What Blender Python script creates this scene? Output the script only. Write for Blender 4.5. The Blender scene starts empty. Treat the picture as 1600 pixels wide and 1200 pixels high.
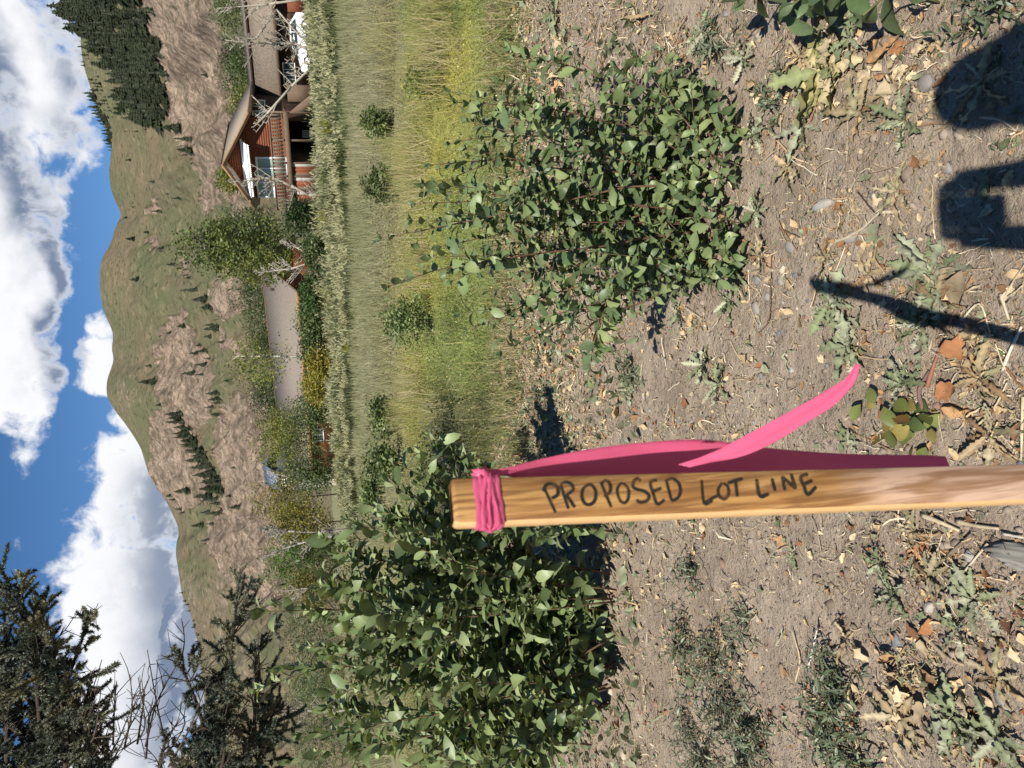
import bpy, math, random
import numpy as np
from mathutils import Vector, Matrix, Quaternion

rng = np.random.default_rng(11)
random.seed(11)
scene = bpy.context.scene
col = scene.collection

# ------------------------------------------------------------------ camera
CAM_H = 1.45
PITCH = math.radians(14.9)
ROLL = math.radians(4.2)
FPX = 1150.0
cp, sp = math.cos(PITCH), math.sin(PITCH)
FWD = np.array([0, cp, -sp])
_R0 = np.array([1.0, 0, 0])
_U0 = np.array([0, sp, cp])
RGT = math.cos(ROLL) * _R0 - math.sin(ROLL) * _U0
UPV = math.sin(ROLL) * _R0 + math.cos(ROLL) * _U0
EYE = np.array([0.0, 0.0, CAM_H])

cam_data = bpy.data.cameras.new('camera')
cam = bpy.data.objects.new('camera', cam_data)
col.objects.link(cam)
cx, cy, cz = -UPV, RGT, -FWD          # the phone is turned on its side
cam.matrix_world = Matrix(((cx[0], cy[0], cz[0], EYE[0]), (cx[1], cy[1], cz[1], EYE[1]),
                           (cx[2], cy[2], cz[2], EYE[2]), (0, 0, 0, 1)))
cam_data.sensor_width = 36.0
cam_data.lens = 36.0 * FPX / 1600.0
cam_data.clip_start = 0.01
cam_data.clip_end = 8000
cam_data.dof.use_dof = True
cam_data.dof.focus_distance = 3.2
cam_data.dof.aperture_fstop = 13.0
scene.camera = cam

# ------------------------------------------------------------------ sun, sky, exposure
SUN_TO = np.array([-0.170, -0.688, 0.705])
SUN_TO = SUN_TO / np.linalg.norm(SUN_TO)
SUN_EL = math.asin(SUN_TO[2])
SUN_AZ = math.atan2(SUN_TO[0], SUN_TO[1])
sun_data = bpy.data.lights.new('sun', 'SUN')
sun_data.energy = 5.0
sun_data.angle = math.radians(0.53)
sun_data.color = (1.0, 0.95, 0.87)
sun = bpy.data.objects.new('sun', sun_data)
col.objects.link(sun)
sun.rotation_euler = Vector(SUN_TO).to_track_quat('Z', 'Y').to_euler()

scene.view_settings.view_transform = 'Standard'
scene.view_settings.look = 'None'
scene.view_settings.gamma = 1.0
scene.view_settings.exposure = 0.6
scene.view_settings.use_curve_mapping = False
scene.render.engine = 'CYCLES'
scene.cycles.max_bounces = 6
scene.cycles.diffuse_bounces = 3
scene.cycles.transparent_max_bounces = 8


def ray(ix, iy):
    """direction through a point of the photograph (its own 1600 x 1200 pixels)"""
    return FWD + (1200 - iy - 600) / FPX * RGT + (800 - ix) / FPX * UPV


def G(ix, iy, z=0.0):
    d = ray(ix, iy)
    return EYE + d * ((z - CAM_H) / d[2])


def A(ix, iy, depth):
    d = ray(ix, iy)
    return EYE + d * (depth / d[1])


def on_plane(ix, iy, p0, n):
    d = ray(ix, iy)
    return EYE + d * (np.dot(np.asarray(p0) - EYE, n) / np.dot(d, n))


def azel(ix, iy):
    d = ray(ix, iy)
    return math.atan2(d[0], d[1]), math.atan2(d[2], math.hypot(d[0], d[1]))


def pix(P):
    """photograph pixel of world points (n,3)"""
    P = np.atleast_2d(P) - EYE
    w = P @ FWD
    w = np.where(np.abs(w) < 1e-6, 1e-6, w)
    return 800 - (P @ UPV) / w * FPX, 600 - (P @ RGT) / w * FPX


# ------------------------------------------------------------------ node helpers
class NT:
    def __init__(self, tree):
        self.t = tree
        self.t.nodes.clear()

    def n(self, typ, **kw):
        nd = self.t.nodes.new(typ)
        for k, v in kw.items():
            setattr(nd, k, v)
        return nd

    def link(self, a, b):
        self.t.links.new(a, b)

    def val(self, sock, v):
        if isinstance(v, bpy.types.NodeSocket):
            self.t.links.new(v, sock)
        else:
            sock.default_value = v

    def math(self, op, a, b=0.0, c=0.0, clamp=False):
        nd = self.n('ShaderNodeMath', operation=op, use_clamp=clamp)
        self.val(nd.inputs[0], a)
        self.val(nd.inputs[1], b)
        self.val(nd.inputs[2], c)
        return nd.outputs[0]

    def sstep(self, x, lo, hi):
        nd = self.n('ShaderNodeMapRange', interpolation_type='SMOOTHSTEP')
        self.val(nd.inputs['Value'], x)
        nd.inputs['From Min'].default_value = lo
        nd.inputs['From Max'].default_value = hi
        return nd.outputs[0]

    def lin(self, x, lo, hi, a=0.0, b=1.0):
        nd = self.n('ShaderNodeMapRange')
        self.val(nd.inputs['Value'], x)
        nd.inputs['From Min'].default_value = lo
        nd.inputs['From Max'].default_value = hi
        nd.inputs['To Min'].default_value = a
        nd.inputs['To Max'].default_value = b
        return nd.outputs[0]

    def mix(self, f, a, b, mode='MIX'):
        nd = self.n('ShaderNodeMix', data_type='RGBA', blend_type=mode)
        self.val(nd.inputs[0], f)
        self.val(nd.inputs[6], a if isinstance(a, bpy.types.NodeSocket) else rgba(a))
        self.val(nd.inputs[7], b if isinstance(b, bpy.types.NodeSocket) else rgba(b))
        return nd.outputs[2]

    def noise(self, vec, scale, detail=4.0, rough=0.55, dist=0.0, out=0):
        nd = self.n('ShaderNodeTexNoise')
        if vec is not None:
            self.link(vec, nd.inputs['Vector'])
        nd.inputs['Scale'].default_value = scale
        nd.inputs['Detail'].default_value = detail
        nd.inputs['Roughness'].default_value = rough
        nd.inputs['Distortion'].default_value = dist
        return nd.outputs[out]

    def mapping(self, vec, scale=(1, 1, 1), loc=(0, 0, 0), rot=(0, 0, 0)):
        nd = self.n('ShaderNodeMapping')
        self.link(vec, nd.inputs['Vector'])
        nd.inputs['Scale'].default_value = scale
        nd.inputs['Location'].default_value = loc
        nd.inputs['Rotation'].default_value = rot
        return nd.outputs[0]


def rgba(c):
    return (c[0], c[1], c[2], 1.0)


def srgb(r, g, b, k=1.0):
    """8-bit display colour to linear reflectance, times k"""
    def f(x):
        x /= 255.0
        return x / 12.92 if x <= 0.04045 else ((x + 0.055) / 1.055) ** 2.4
    k *= 0.73
    return (f(r) * k, f(g) * k, f(b) * k)


# ------------------------------------------------------------------ world: sky with cumulus
world = bpy.data.worlds.new('World')
scene.world = world
world.use_nodes = True
SKY_STRENGTH = 0.08


def cloud_group():
    g = bpy.data.node_groups.new('cloud_field', 'ShaderNodeTree')
    g.interface.new_socket('P', in_out='INPUT', socket_type='NodeSocketVector')
    g.interface.new_socket('D', in_out='OUTPUT', socket_type='NodeSocketFloat')
    g.interface.new_socket('B', in_out='OUTPUT', socket_type='NodeSocketFloat')
    N = NT(g)
    gi = N.n('NodeGroupInput')
    go = N.n('NodeGroupOutput')
    P = gi.outputs[0]
    # billowing warp
    wn = N.n('ShaderNodeTexNoise')
    N.link(P, wn.inputs['Vector'])
    wn.inputs['Scale'].default_value = 9.0
    wn.inputs['Detail'].default_value = 3.0
    v1 = N.n('ShaderNodeVectorMath', operation='SUBTRACT')
    N.link(wn.outputs['Color'], v1.inputs[0])
    v1.inputs[1].default_value = (0.5, 0.5, 0.5)
    v2 = N.n('ShaderNodeVectorMath', operation='MULTIPLY')
    N.link(v1.outputs[0], v2.inputs[0])
    v2.inputs[1].default_value = (0.075, 0.05, 0)
    v3 = N.n('ShaderNodeVectorMath', operation='ADD')
    N.link(P, v3.inputs[0])
    N.link(v2.outputs[0], v3.inputs[1])
    wn2 = N.n('ShaderNodeTexNoise')
    N.link(P, wn2.inputs['Vector'])
    wn2.inputs['Scale'].default_value = 34.0
    wn2.inputs['Detail'].default_value = 4.0
    v4 = N.n('ShaderNodeVectorMath', operation='MULTIPLY_ADD')
    N.link(wn2.outputs['Color'], v4.inputs[0])
    v4.inputs[1].default_value = (0.04, 0.03, 0)
    N.link(v3.outputs[0], v4.inputs[2])
    v5 = N.n('ShaderNodeVectorMath', operation='SUBTRACT')
    N.link(v4.outputs[0], v5.inputs[0])
    v5.inputs[1].default_value = (0.02, 0.015, 0)
    v3 = v5
    sx = N.n('ShaderNodeSeparateXYZ')
    N.link(v3.outputs[0], sx.inputs[0])
    X, Y = sx.outputs[0], sx.outputs[1]
    # bodies of the clouds: centre, half width, height above and below the centre (photo pixels), weight
    blobs = [
        # big bank low in the sky
        (225, 790, 130, 66, 45, 1.0), (215, 900, 150, 92, 56, 1.1), (210, 1010, 170, 92, 62, 1.1),
        (210, 1150, 190, 95, 62, 1.1), (225, 700, 70, 52, 60, 1.0), (195, 665, 36, 30, 70, 0.9),
        (255, 1000, 200, 10, 14, 0.9),
        # cumulus behind the middle hill
        (172, 585, 42, 40, 30, 1.0), (180, 545, 45, 30, 30, 0.9),
        # two long clouds high up
        (40, 560, 115, 60, 40, 1.1), (55, 430, 85, 40, 36, 1.0), (20, 380, 90, 40, 45, 0.9),
        (62, 640, 50, 36, 26, 0.45),
        # broken deck
        (35, 60, 190, 90, 70, 0.75), (40, 215, 110, 80, 55, 0.7), (95, 60, 110, 40, 40, 0.45),
        (120, 240, 60, 30, 34, 0.2), (75, 300, 70, 34, 34, 0.25), (-60, 200, 300, 70, 60, 1.1),
        # far cloud under the bank, small puffs
        (296, 980, 140, 17, 40, 0.85), (32, 838, 70, 22, 22, -0.25), (100, 350, 60, 34, 34, -0.3), (75, 950, 60, 26, 26, -0.45), (125, 470, 90, 40, 30, -0.55),
    ]
    acc = None
    for bx, by, hw, hu, hd, wt in blobs:
        a, e = azel(bx, by)
        ia, iu, id_ = FPX / hw, FPX / hu, FPX / hd
        dx = N.math('MULTIPLY', N.math('SUBTRACT', X, a), ia)
        dy = N.math('SUBTRACT', Y, e)
        dyy = N.math('MAXIMUM', N.math('MULTIPLY', dy, iu), N.math('MULTIPLY', dy, -id_))
        r2 = N.math('MULTIPLY_ADD', dx, dx, N.math('MULTIPLY', dyy, dyy))
        v = N.math('SUBTRACT', wt, r2)
        acc = v if acc is None else N.math('SMOOTH_MAX', acc, v, 0.25)
    # scattered cumulus over the rest of the sky (out of this view)
    out_n = N.noise(P, 2.6, 3.0, 0.5)
    wide = N.math('SUBTRACT', N.math('ABSOLUTE', X), 0.62)
    wide = N.sstep(wide, 0.0, 0.25)
    high = N.sstep(Y, 0.45, 0.62)
    wide = N.math('MAXIMUM', wide, high)
    bg = N.math('MULTIPLY_ADD', N.math('SUBTRACT', out_n, 0.52), 6.0, N.math('MULTIPLY_ADD', wide, 1.15, -2.6))
    acc = N.math('MAXIMUM', acc, bg)
    acc = N.math('MAXIMUM', acc, -1.6)
    f1 = N.noise(P, 26.0, 10.0, 0.6, 0.35)
    f2 = N.noise(P, 9.0, 4.0, 0.5)
    f = N.math('MULTIPLY_ADD', N.math('SUBTRACT', f1, 0.5), 3.0, N.math('MULTIPLY', N.math('SUBTRACT', f2, 0.5), 1.3))
    D = N.math('ADD', acc, f)
    N.link(D, go.inputs[0])
    N.link(acc, go.inputs[1])
    return g


def build_world():
    N = NT(world.node_tree)
    out = N.n('ShaderNodeOutputWorld')
    bg = N.n('ShaderNodeBackground')
    bg.inputs['Strength'].default_value = SKY_STRENGTH
    N.link(bg.outputs[0], out.inputs['Surface'])
    sky = N.n('ShaderNodeTexSky', sky_type='NISHITA')
    sky.sun_disc = False
    sky.sun_elevation = SUN_EL
    sky.sun_rotation = SUN_AZ
    sky.altitude = 2600
    sky.air_density = 1.0
    sky.dust_density = 0.0
    sky.ozone_density = 3.0
    tc = N.n('ShaderNodeTexCoord')
    sep = N.n('ShaderNodeSeparateXYZ')
    N.link(tc.outputs['Generated'], sep.inputs[0])
    az = N.math('ARCTAN2', sep.outputs[0], sep.outputs[1])
    el = N.math('ARCSINE', sep.outputs[2])
    P = N.n('ShaderNodeCombineXYZ')
    N.link(az, P.inputs[0])
    N.link(el, P.inputs[1])
    P.inputs[2].default_value = 0.37
    g = cloud_group()
    g1 = N.n('ShaderNodeGroup', node_tree=g)
    N.link(P.outputs[0], g1.inputs[0])
    off = N.n('ShaderNodeVectorMath', operation='ADD')
    N.link(P.outputs[0], off.inputs[0])
    off.inputs[1].default_value = (-0.012, 0.030, 0.0)
    g2 = N.n('ShaderNodeGroup', node_tree=g)
    N.link(off.outputs[0], g2.inputs[0])
    D, D2 = g1.outputs[0], g2.outputs[0]
    alpha = N.sstep(D, -0.22, 0.50)
    # thick cloud under more cloud is greyer; edges facing up are white
    thick = N.sstep(D, 0.3, 2.0)
    top = N.math('SUBTRACT', D, D2)
    lit = N.sstep(top, -1.1, 0.9)
    low = N.sstep(N.math('SUBTRACT', g1.outputs[1], g2.outputs[1]), 0.16, -0.5)
    grey = N.math('MULTIPLY', thick, N.math('SUBTRACT', 1.0, lit))
    grey = N.math('MULTIPLY_ADD', grey, 0.85, N.math('MULTIPLY', low, 0.92))
    grey = N.math('MULTIPLY', grey, N.sstep(D, -0.1, 0.8), clamp=True)
    # the flat grey base of the low bank
    a1, e1 = azel(264, 780)
    a2, e2 = azel(278, 1000)
    mslope = (e2 - e1) / (a2 - a1)
    hgt = N.math('SUBTRACT', el, N.math('MULTIPLY_ADD', N.math('SUBTRACT', az, a1), mslope, e1))
    fn = N.noise(P.outputs[0], 14.0, 5.0, 0.55)
    hgt = N.math('MULTIPLY_ADD', N.math('SUBTRACT', fn, 0.5), 0.055, hgt)
    base = N.math('MULTIPLY', N.sstep(hgt, 0.078, 0.008), N.sstep(az, azel(250, 690)[0], azel(250, 760)[0]))
    base = N.math('MULTIPLY', base, N.sstep(D, 0.0, 0.7))
    grey = N.math('MAXIMUM', grey, N.math('MULTIPLY', base, 0.9))
    k = 1.0 / SKY_STRENGTH
    white = (0.645 * k, 0.65 * k, 0.67 * k)
    shade = (0.135 * k, 0.175 * k, 0.255 * k)
    ccol = N.mix(grey, white, shade)
    hs = N.n('ShaderNodeHueSaturation')
    N.link(sky.outputs[0], hs.inputs['Color'])
    hs.inputs['Saturation'].default_value = 1.18
    hs.inputs['Value'].default_value = 0.92
    N.link(N.mix(alpha, hs.outputs[0], ccol), bg.inputs['Color'])


build_world()

# ------------------------------------------------------------------ numpy noise
def _hash(ix, iy, seed):
    h = (ix.astype(np.int64) * 374761393 + iy.astype(np.int64) * 668265263 + seed * 1442695041) & 0xFFFFFFFF
    h = ((h ^ (h >> 13)) * 1274126177) & 0xFFFFFFFF
    return ((h ^ (h >> 16)) & 0xFFFFFF) / float(0xFFFFFF)


def vnoise(x, y, seed=0):
    x = np.asarray(x, float)
    y = np.asarray(y, float)
    ix, iy = np.floor(x), np.floor(y)
    fx, fy = x - ix, y - iy
    fx = fx * fx * fx * (fx * (fx * 6 - 15) + 10)
    fy = fy * fy * fy * (fy * (fy * 6 - 15) + 10)
    a = _hash(ix, iy, seed)
    b = _hash(ix + 1, iy, seed)
    c = _hash(ix, iy + 1, seed)
    d = _hash(ix + 1, iy + 1, seed)
    return (a + (b - a) * fx) * (1 - fy) + (c + (d - c) * fx) * fy


def fbm(x, y, octv=4, seed=0, gain=0.5, lac=2.03):
    """about -1 .. 1"""
    s, amp, tot = 0.0, 1.0, 0.0
    x = np.asarray(x, float)
    y = np.asarray(y, float)
    for k in range(octv):
        s = s + amp * (vnoise(x, y, seed + 17 * k) * 2 - 1)
        tot += amp
        amp *= gain
        x = x * lac + 13.7
        y = y * lac - 7.3
    return s / tot


def ridged(x, y, octv=4, seed=0):
    s, amp, tot = 0.0, 1.0, 0.0
    x = np.asarray(x, float)
    y = np.asarray(y, float)
    for k in range(octv):
        s = s + amp * (1 - np.abs(vnoise(x, y, seed + 31 * k) * 2 - 1))
        tot += amp
        amp *= 0.5
        x = x * 2.1 + 5.1
        y = y * 2.1 - 3.3
    return s / tot


def in_poly(px, py, poly):
    inside = np.zeros(np.shape(px), bool)
    n = len(poly)
    for i in range(n):
        x1, y1 = poly[i]
        x2, y2 = poly[(i + 1) % n]
        c = ((y1 > py) != (y2 > py)) & (px < (x2 - x1) * (py - y1) / (y2 - y1 + 1e-9) + x1)
        inside ^= c
    return inside


# ------------------------------------------------------------------ mesh helpers
def mesh_np(name, V, F, mats, attrs=None, smooth=False, fmat=None):
    """mesh from arrays; F is a list of (m,k) index arrays or one; attrs {name: (n,) or (n,3)}"""
    me = bpy.data.meshes.new(name)
    V = np.asarray(V, np.float32)
    Fs = F if isinstance(F, (list, tuple)) else [F]
    Fs = [np.asarray(f, np.int32) for f in Fs if len(f)]
    me.vertices.add(len(V))
    me.vertices.foreach_set('co', V.ravel())
    nl = sum(f.size for f in Fs)
    nf = sum(len(f) for f in Fs)
    me.loops.add(nl)
    me.loops.foreach_set('vertex_index', np.concatenate([f.ravel() for f in Fs]))
    me.polygons.add(nf)
    st, o = [], 0
    for f in Fs:
        st.append(o + np.arange(len(f)) * f.shape[1])
        o += f.size
    me.polygons.foreach_set('loop_start', np.concatenate(st).astype(np.int32))
    for m in (mats if isinstance(mats, (list, tuple)) else [mats]):
        me.materials.append(m)
    if fmat is not None:
        me.polygons.foreach_set('material_index', np.asarray(fmat, np.int32))
    me.update(calc_edges=True)
    if smooth:
        me.polygons.foreach_set('use_smooth', np.ones(nf, bool))
    for k, a in (attrs or {}).items():
        a = np.asarray(a, np.float32)
        if a.ndim == 1:
            at = me.attributes.new(k, 'FLOAT', 'POINT')
            at.data.foreach_set('value', a)
        else:
            at = me.attributes.new(k, 'FLOAT_VECTOR', 'POINT')
            at.data.foreach_set('vector', a.ravel())
    return me


def link(name, me, parent=None, loc=None, rot=None, scale=None, kind=None):
    o = bpy.data.objects.new(name, me)
    col.objects.link(o)
    if parent is not None:
        o.parent = parent
    if loc is not None:
        o.location = loc
    if rot is not None:
        o.rotation_euler = rot
    if scale is not None:
        o.scale = scale
    if kind:
        o['kind'] = kind
    return o


def tag(o, label, cat, group=None):
    o['label'] = label
    o['category'] = cat
    if group:
        o['group'] = group
    return o


def thing(name, label, cat, loc=(0, 0, 0), group=None, rz=0.0):
    o = bpy.data.objects.new(name, None)
    o.empty_display_size = 0.1
    col.objects.link(o)
    o.location = loc
    o.rotation_euler = (0, 0, rz)
    return tag(o, label, cat, group)


class MB:
    """collects pieces into one mesh"""

    def __init__(self):
        self.V, self.F, self.n = [], {3: [], 4: []}, 0
        self.C = []

    def add(self, V, F, c=None):
        V = np.asarray(V, float).reshape(-1, 3)
        for f in (F if isinstance(F, (list, tuple)) and len(F) and isinstance(F[0], np.ndarray) else [np.asarray(F)]):
            self.F[f.shape[1]].append(f + self.n)
        self.V.append(V)
        self.n += len(V)
        c = np.asarray(c if c is not None else (0.5, 0.5, 0.5), float)
        self.C.append(np.broadcast_to(c, (len(V), 3)))
        return self

    def box(self, o, ex, ey, ez, x0, x1, y0, y1, z0, z1, c=None):
        o, ex, ey, ez = (np.asarray(v, float) for v in (o, ex, ey, ez))
        V = [o + a * ex + b * ey + d * ez for d in (z0, z1) for b in (y0, y1) for a in (x0, x1)]
        F = np.array([(0, 2, 3, 1), (4, 5, 7, 6), (0, 1, 5, 4), (2, 6, 7, 3), (0, 4, 6, 2), (1, 3, 7, 5)])
        return self.add(V, F, c)

    def hull8(self, P, c=None):
        """box from 8 corners, ordered as in box()"""
        F = np.array([(0, 2, 3, 1), (4, 5, 7, 6), (0, 1, 5, 4), (2, 6, 7, 3), (0, 4, 6, 2), (1, 3, 7, 5)])
        return self.add(P, F, c)

    def tube(self, pts, radii, sides=5, c=None, cap=True):
        pts = np.asarray(pts, float)
        n = len(pts)
        radii = np.broadcast_to(np.asarray(radii, float), (n,))
        T = np.gradient(pts, axis=0)
        T /= np.linalg.norm(T, axis=1, keepdims=True) + 1e-12
        up = np.array([0, 0, 1.0]) if abs(T[0][2]) < 0.9 else np.array([1.0, 0, 0])
        Xa = np.cross(T, up)
        Xa /= np.linalg.norm(Xa, axis=1, keepdims=True) + 1e-12
        Ya = np.cross(T, Xa)
        ang = np.arange(sides) * 2 * math.pi / sides
        V = pts[:, None] + radii[:, None, None] * (np.cos(ang)[None, :, None] * Xa[:, None] + np.sin(ang)[None, :, None] * Ya[:, None])
        i = np.arange(n - 1)[:, None] * sides
        j = np.arange(sides)[None]
        j2 = (j + 1) % sides
        F = np.stack([i + j, i + j2, i + sides + j2, i + sides + j], -1).reshape(-1, 4)
        Fs = [F]
        V = V.reshape(-1, 3)
        if cap:
            V = np.vstack([V, pts[0], pts[-1]])
            a, b = n * sides, n * sides + 1
            jj = np.arange(sides)
            Fs.append(np.stack([np.full(sides, a), (jj + 1) % sides, jj], -1))
            Fs.append(np.stack([np.full(sides, b), (n - 1) * sides + jj, (n - 1) * sides + (jj + 1) % sides], -1))
        return self.add(V, Fs, c)

    def scatter(self, tv, tf, pos, R, S, c):
        """copies of a template: tv (k,3), tf index array; pos (n,3), R (n,3,3), S (n,) or (n,3), c (n,3)"""
        n, k = len(pos), len(tv)
        S = np.asarray(S, float)
        if S.ndim == 1:
            S = S[:, None]
        P = np.einsum('nij,nkj->nki', R, tv[None] * S[:, None, :]) + pos[:, None]
        for f in (tf if isinstance(tf, list) else [tf]):
            self.F[f.shape[1]].append((f[None] + (np.arange(n) * k)[:, None, None] + self.n).reshape(-1, f.shape[1]))
        self.V.append(P.reshape(-1, 3))
        self.n += n * k
        c = np.asarray(c, float)
        if c.ndim == 2 and len(c) == n * k:
            pass
        elif c.ndim == 2:
            c = np.repeat(c, k, axis=0)
        else:
            c = np.broadcast_to(c, (n * k, 3)) if c.ndim == 1 else c.reshape(-1, 3)
        self.C.append(c)
        return self

    def mesh(self, name, mats, smooth=False):
        F = [np.concatenate(self.F[k]) for k in (3, 4) if self.F[k]]
        return mesh_np(name, np.concatenate(self.V), F, mats, {'tint': np.concatenate(self.C)}, smooth)

    def build(self, name, mats, parent=None, smooth=False, kind=None):
        return link(name, self.mesh(name, mats, smooth), parent, kind=kind)


def rot_frames(d, roll=None):
    """rotation matrices whose local +Y goes along d (n,3), local +Z roughly up, rolled about Y"""
    d = d / (np.linalg.norm(d, axis=1, keepdims=True) + 1e-12)
    up = np.broadcast_to(np.array([0, 0, 1.0]), d.shape).copy()
    up[np.abs(d[:, 2]) > 0.97] = (0.0, 1.0, 0.1)
    x = np.cross(d, up)
    x /= np.linalg.norm(x, axis=1, keepdims=True) + 1e-12
    z = np.cross(x, d)
    if roll is not None:
        c, s = np.cos(roll)[:, None], np.sin(roll)[:, None]
        x, z = c * x + s * z, c * z - s * x
    return np.stack([x, d, z], axis=2)


def rand_dirs(n, zmin=-1.0, zmax=1.0):
    z = rng.uniform(zmin, zmax, n)
    a = rng.uniform(0, 2 * math.pi, n)
    r = np.sqrt(1 - z * z)
    return np.stack([r * np.cos(a), r * np.sin(a), z], 1)


# ------------------------------------------------------------------ materials
MATS = {}


def material(name, fn):
    m = bpy.data.materials.new(name)
    m.use_nodes = True
    N = NT(m.node_tree)
    out = N.n('ShaderNodeOutputMaterial')
    b = N.n('ShaderNodeBsdfPrincipled')
    N.link(b.outputs[0], out.inputs['Surface'])
    b.inputs['Roughness'].default_value = 0.8
    b.inputs['Specular IOR Level'].default_value = 0.3
    fn(N, b, out)
    MATS[name] = m
    return m


def bump(N, b, h, strength, dist):
    bp = N.n('ShaderNodeBump')
    bp.inputs['Strength'].default_value = strength
    bp.inputs['Distance'].default_value = dist
    N.link(h, bp.inputs['Height'])
    N.link(bp.outputs[0], b.inputs['Normal'])


def objco(N):
    return N.n('ShaderNodeTexCoord').outputs['Object']


def attr(N, name, out='Vector'):
    return N.n('ShaderNodeAttribute', attribute_name=name).outputs[out]


def plain(name, c, rough=0.8, var=0.12, scale=20.0, bmp=0.0, bdist=0.01, spec=0.3, metal=0.0):
    def fn(N, b, out):
        co = objco(N)
        nz = N.noise(co, scale, 5, 0.6)
        N.link(N.mix(N.lin(nz, 0.25, 0.75), tuple(x * (1 - var) for x in c), tuple(x * (1 + var) for x in c)), b.inputs['Base Color'])
        b.inputs['Roughness'].default_value = rough
        b.inputs['Specular IOR Level'].default_value = spec
        b.inputs['Metallic'].default_value = metal
        if bmp:
            bump(N, b, nz, bmp, bdist)
    return material(name, fn)


def leafy(name, trans=0.25, rough=0.5, spec=0.35, rnd=0.25, tcol=(1.25, 1.2, 0.55)):
    """foliage whose own colour is in the 'tint' attribute, a little light comes through"""
    def fn(N, b, out):
        c = attr(N, 'tint')
        oi = N.n('ShaderNodeObjectInfo')
        lf = N.noise(objco(N), 9.0, 4, 0.6)
        v = N.math('MULTIPLY', N.lin(oi.outputs['Random'], 0, 1, 1 - rnd, 1 + rnd), N.lin(lf, 0.25, 0.75, 0.86, 1.14))
        hs = N.n('ShaderNodeHueSaturation')
        N.link(c, hs.inputs['Color'])
        N.link(v, hs.inputs['Value'])
        b.inputs['Roughness'].default_value = rough
        b.inputs['Specular IOR Level'].default_value = spec
        N.link(hs.outputs[0], b.inputs['Base Color'])
        t = N.n('ShaderNodeBsdfTranslucent')
        N.link(N.mix(1.0, hs.outputs[0], tcol, 'MULTIPLY'), t.inputs['Color'])
        m = N.n('ShaderNodeMixShader')
        m.inputs[0].default_value = trans
        N.link(b.outputs[0], m.inputs[1])
        N.link(t.outputs[0], m.inputs[2])
        N.link(m.outputs[0], out.inputs['Surface'])
    return material(name, fn)


def tinted(name, rough=0.85, nscale=30.0, var=0.25, bmp=0.0, bdist=0.004, spec=0.25, stretch=(1, 1, 1)):
    """matt surface with its own colour in 'tint', broken up by grain"""
    def fn(N, b, out):
        c = attr(N, 'tint')
        oi = N.n('ShaderNodeObjectInfo')
        co = N.mapping(objco(N), stretch)
        nz = N.noise(co, nscale, 5, 0.6)
        k = N.math('MULTIPLY', N.lin(nz, 0.25, 0.75, 1 - var, 1 + var), N.lin(oi.outputs['Random'], 0, 1, 0.85, 1.15))
        hs = N.n('ShaderNodeHueSaturation')
        N.link(c, hs.inputs['Color'])
        N.link(k, hs.inputs['Value'])
        N.link(hs.outputs[0], b.inputs['Base Color'])
        b.inputs['Roughness'].default_value = rough
        b.inputs['Specular IOR Level'].default_value = spec
        if bmp:
            bump(N, b, nz, bmp, bdist)
    return material(name, fn)


leafy('foliage', 0.28)
leafy('shrub_leaf', 0.2, 0.45, 0.35, 0.36)
leafy('dusty_leaf', 0.12, 0.85, 0.12, 0.22)
leafy('grass_blade', 0.3, 0.6, 0.2, 0.0, (1.1, 1.05, 0.6))
leafy('needle', 0.05, 0.45, 0.4, 0.1)
tinted('dry', 0.85, 60.0, 0.3)
tinted('bark', 0.9, 25.0, 0.3, 0.5, 0.01)
tinted('stone', 0.85, 40.0, 0.25, 0.4, 0.004)


# ------------------------------------------------------------------ hills
# skyline of the bare hills, photograph pixels
SKYLINE = [(90, -400), (92, -200), (104, 0), (135, 50), (150, 75), (163, 100), (173, 130), (177, 170), (176, 205), (174, 235), (172, 250), (170, 270), (172, 290),
           (178, 310), (184, 322), (190, 336), (183, 350), (178, 360), (175, 375), (168, 390), (160, 400), (157, 415), (155, 432), (157, 460),
           (160, 480), (168, 500), (175, 515), (177, 528), (174, 545), (178, 560), (174, 575), (168, 590), (166, 605), (167, 620), (178, 640),
           (194, 660), (208, 680), (220, 700), (226, 720), (232, 740), (244, 760), (258, 780), (268, 800), (277, 820), (280, 833), (275, 850),
           (275, 870), (280, 900), (284, 930), (298, 960), (308, 1000), (313, 1040), (318, 1080), (322, 1140), (326, 1200), (335, 1400), (340, 1700)]
FARLINE = [(100, -500), (96, -200), (112, 0), (126, 40), (126, 60), (127, 80), (130, 100), (139, 130), (149, 160), (158, 185), (166, 203), (174, 230), (186, 260), (210, 330), (240, 420)]
R_ROCK = [
    [(205, -300), (213, 0), (226, 60), (256, 110), (264, 150), (262, 205), (300, 255), (345, 300), (372, 340), (390, 330), (378, 250), (372, 170), (362, 110), (352, 60), (335, 0), (320, -300)],
    [(262, 500), (246, 540), (243, 590), (250, 645), (275, 678), (305, 690), (328, 650), (334, 600), (322, 555), (300, 515), (285, 480)],
    [(244, 640), (236, 690), (232, 740), (250, 775), (292, 800), (325, 780), (330, 725), (308, 690), (290, 655), (265, 640)],
    [(338, 640), (372, 610), (402, 600), (420, 640), (440, 760), (445, 900), (420, 960), (380, 915), (340, 885), (322, 830), (345, 790), (340, 740), (333, 700)],
    [(308, 285), (322, 262), (342, 285), (350, 318), (318, 335)],
    [(322, 452), (340, 432), (378, 440), (392, 475), (350, 505), (330, 480)],
    [(337, 500), (350, 520), (385, 560), (365, 560), (345, 535)],
    [(247, 312), (254, 322), (240, 340), (222, 325)], [(244, 372), (252, 380), (238, 392), (228, 370)],
    [(290, 405), (300, 440), (280, 420)],
]


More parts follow.
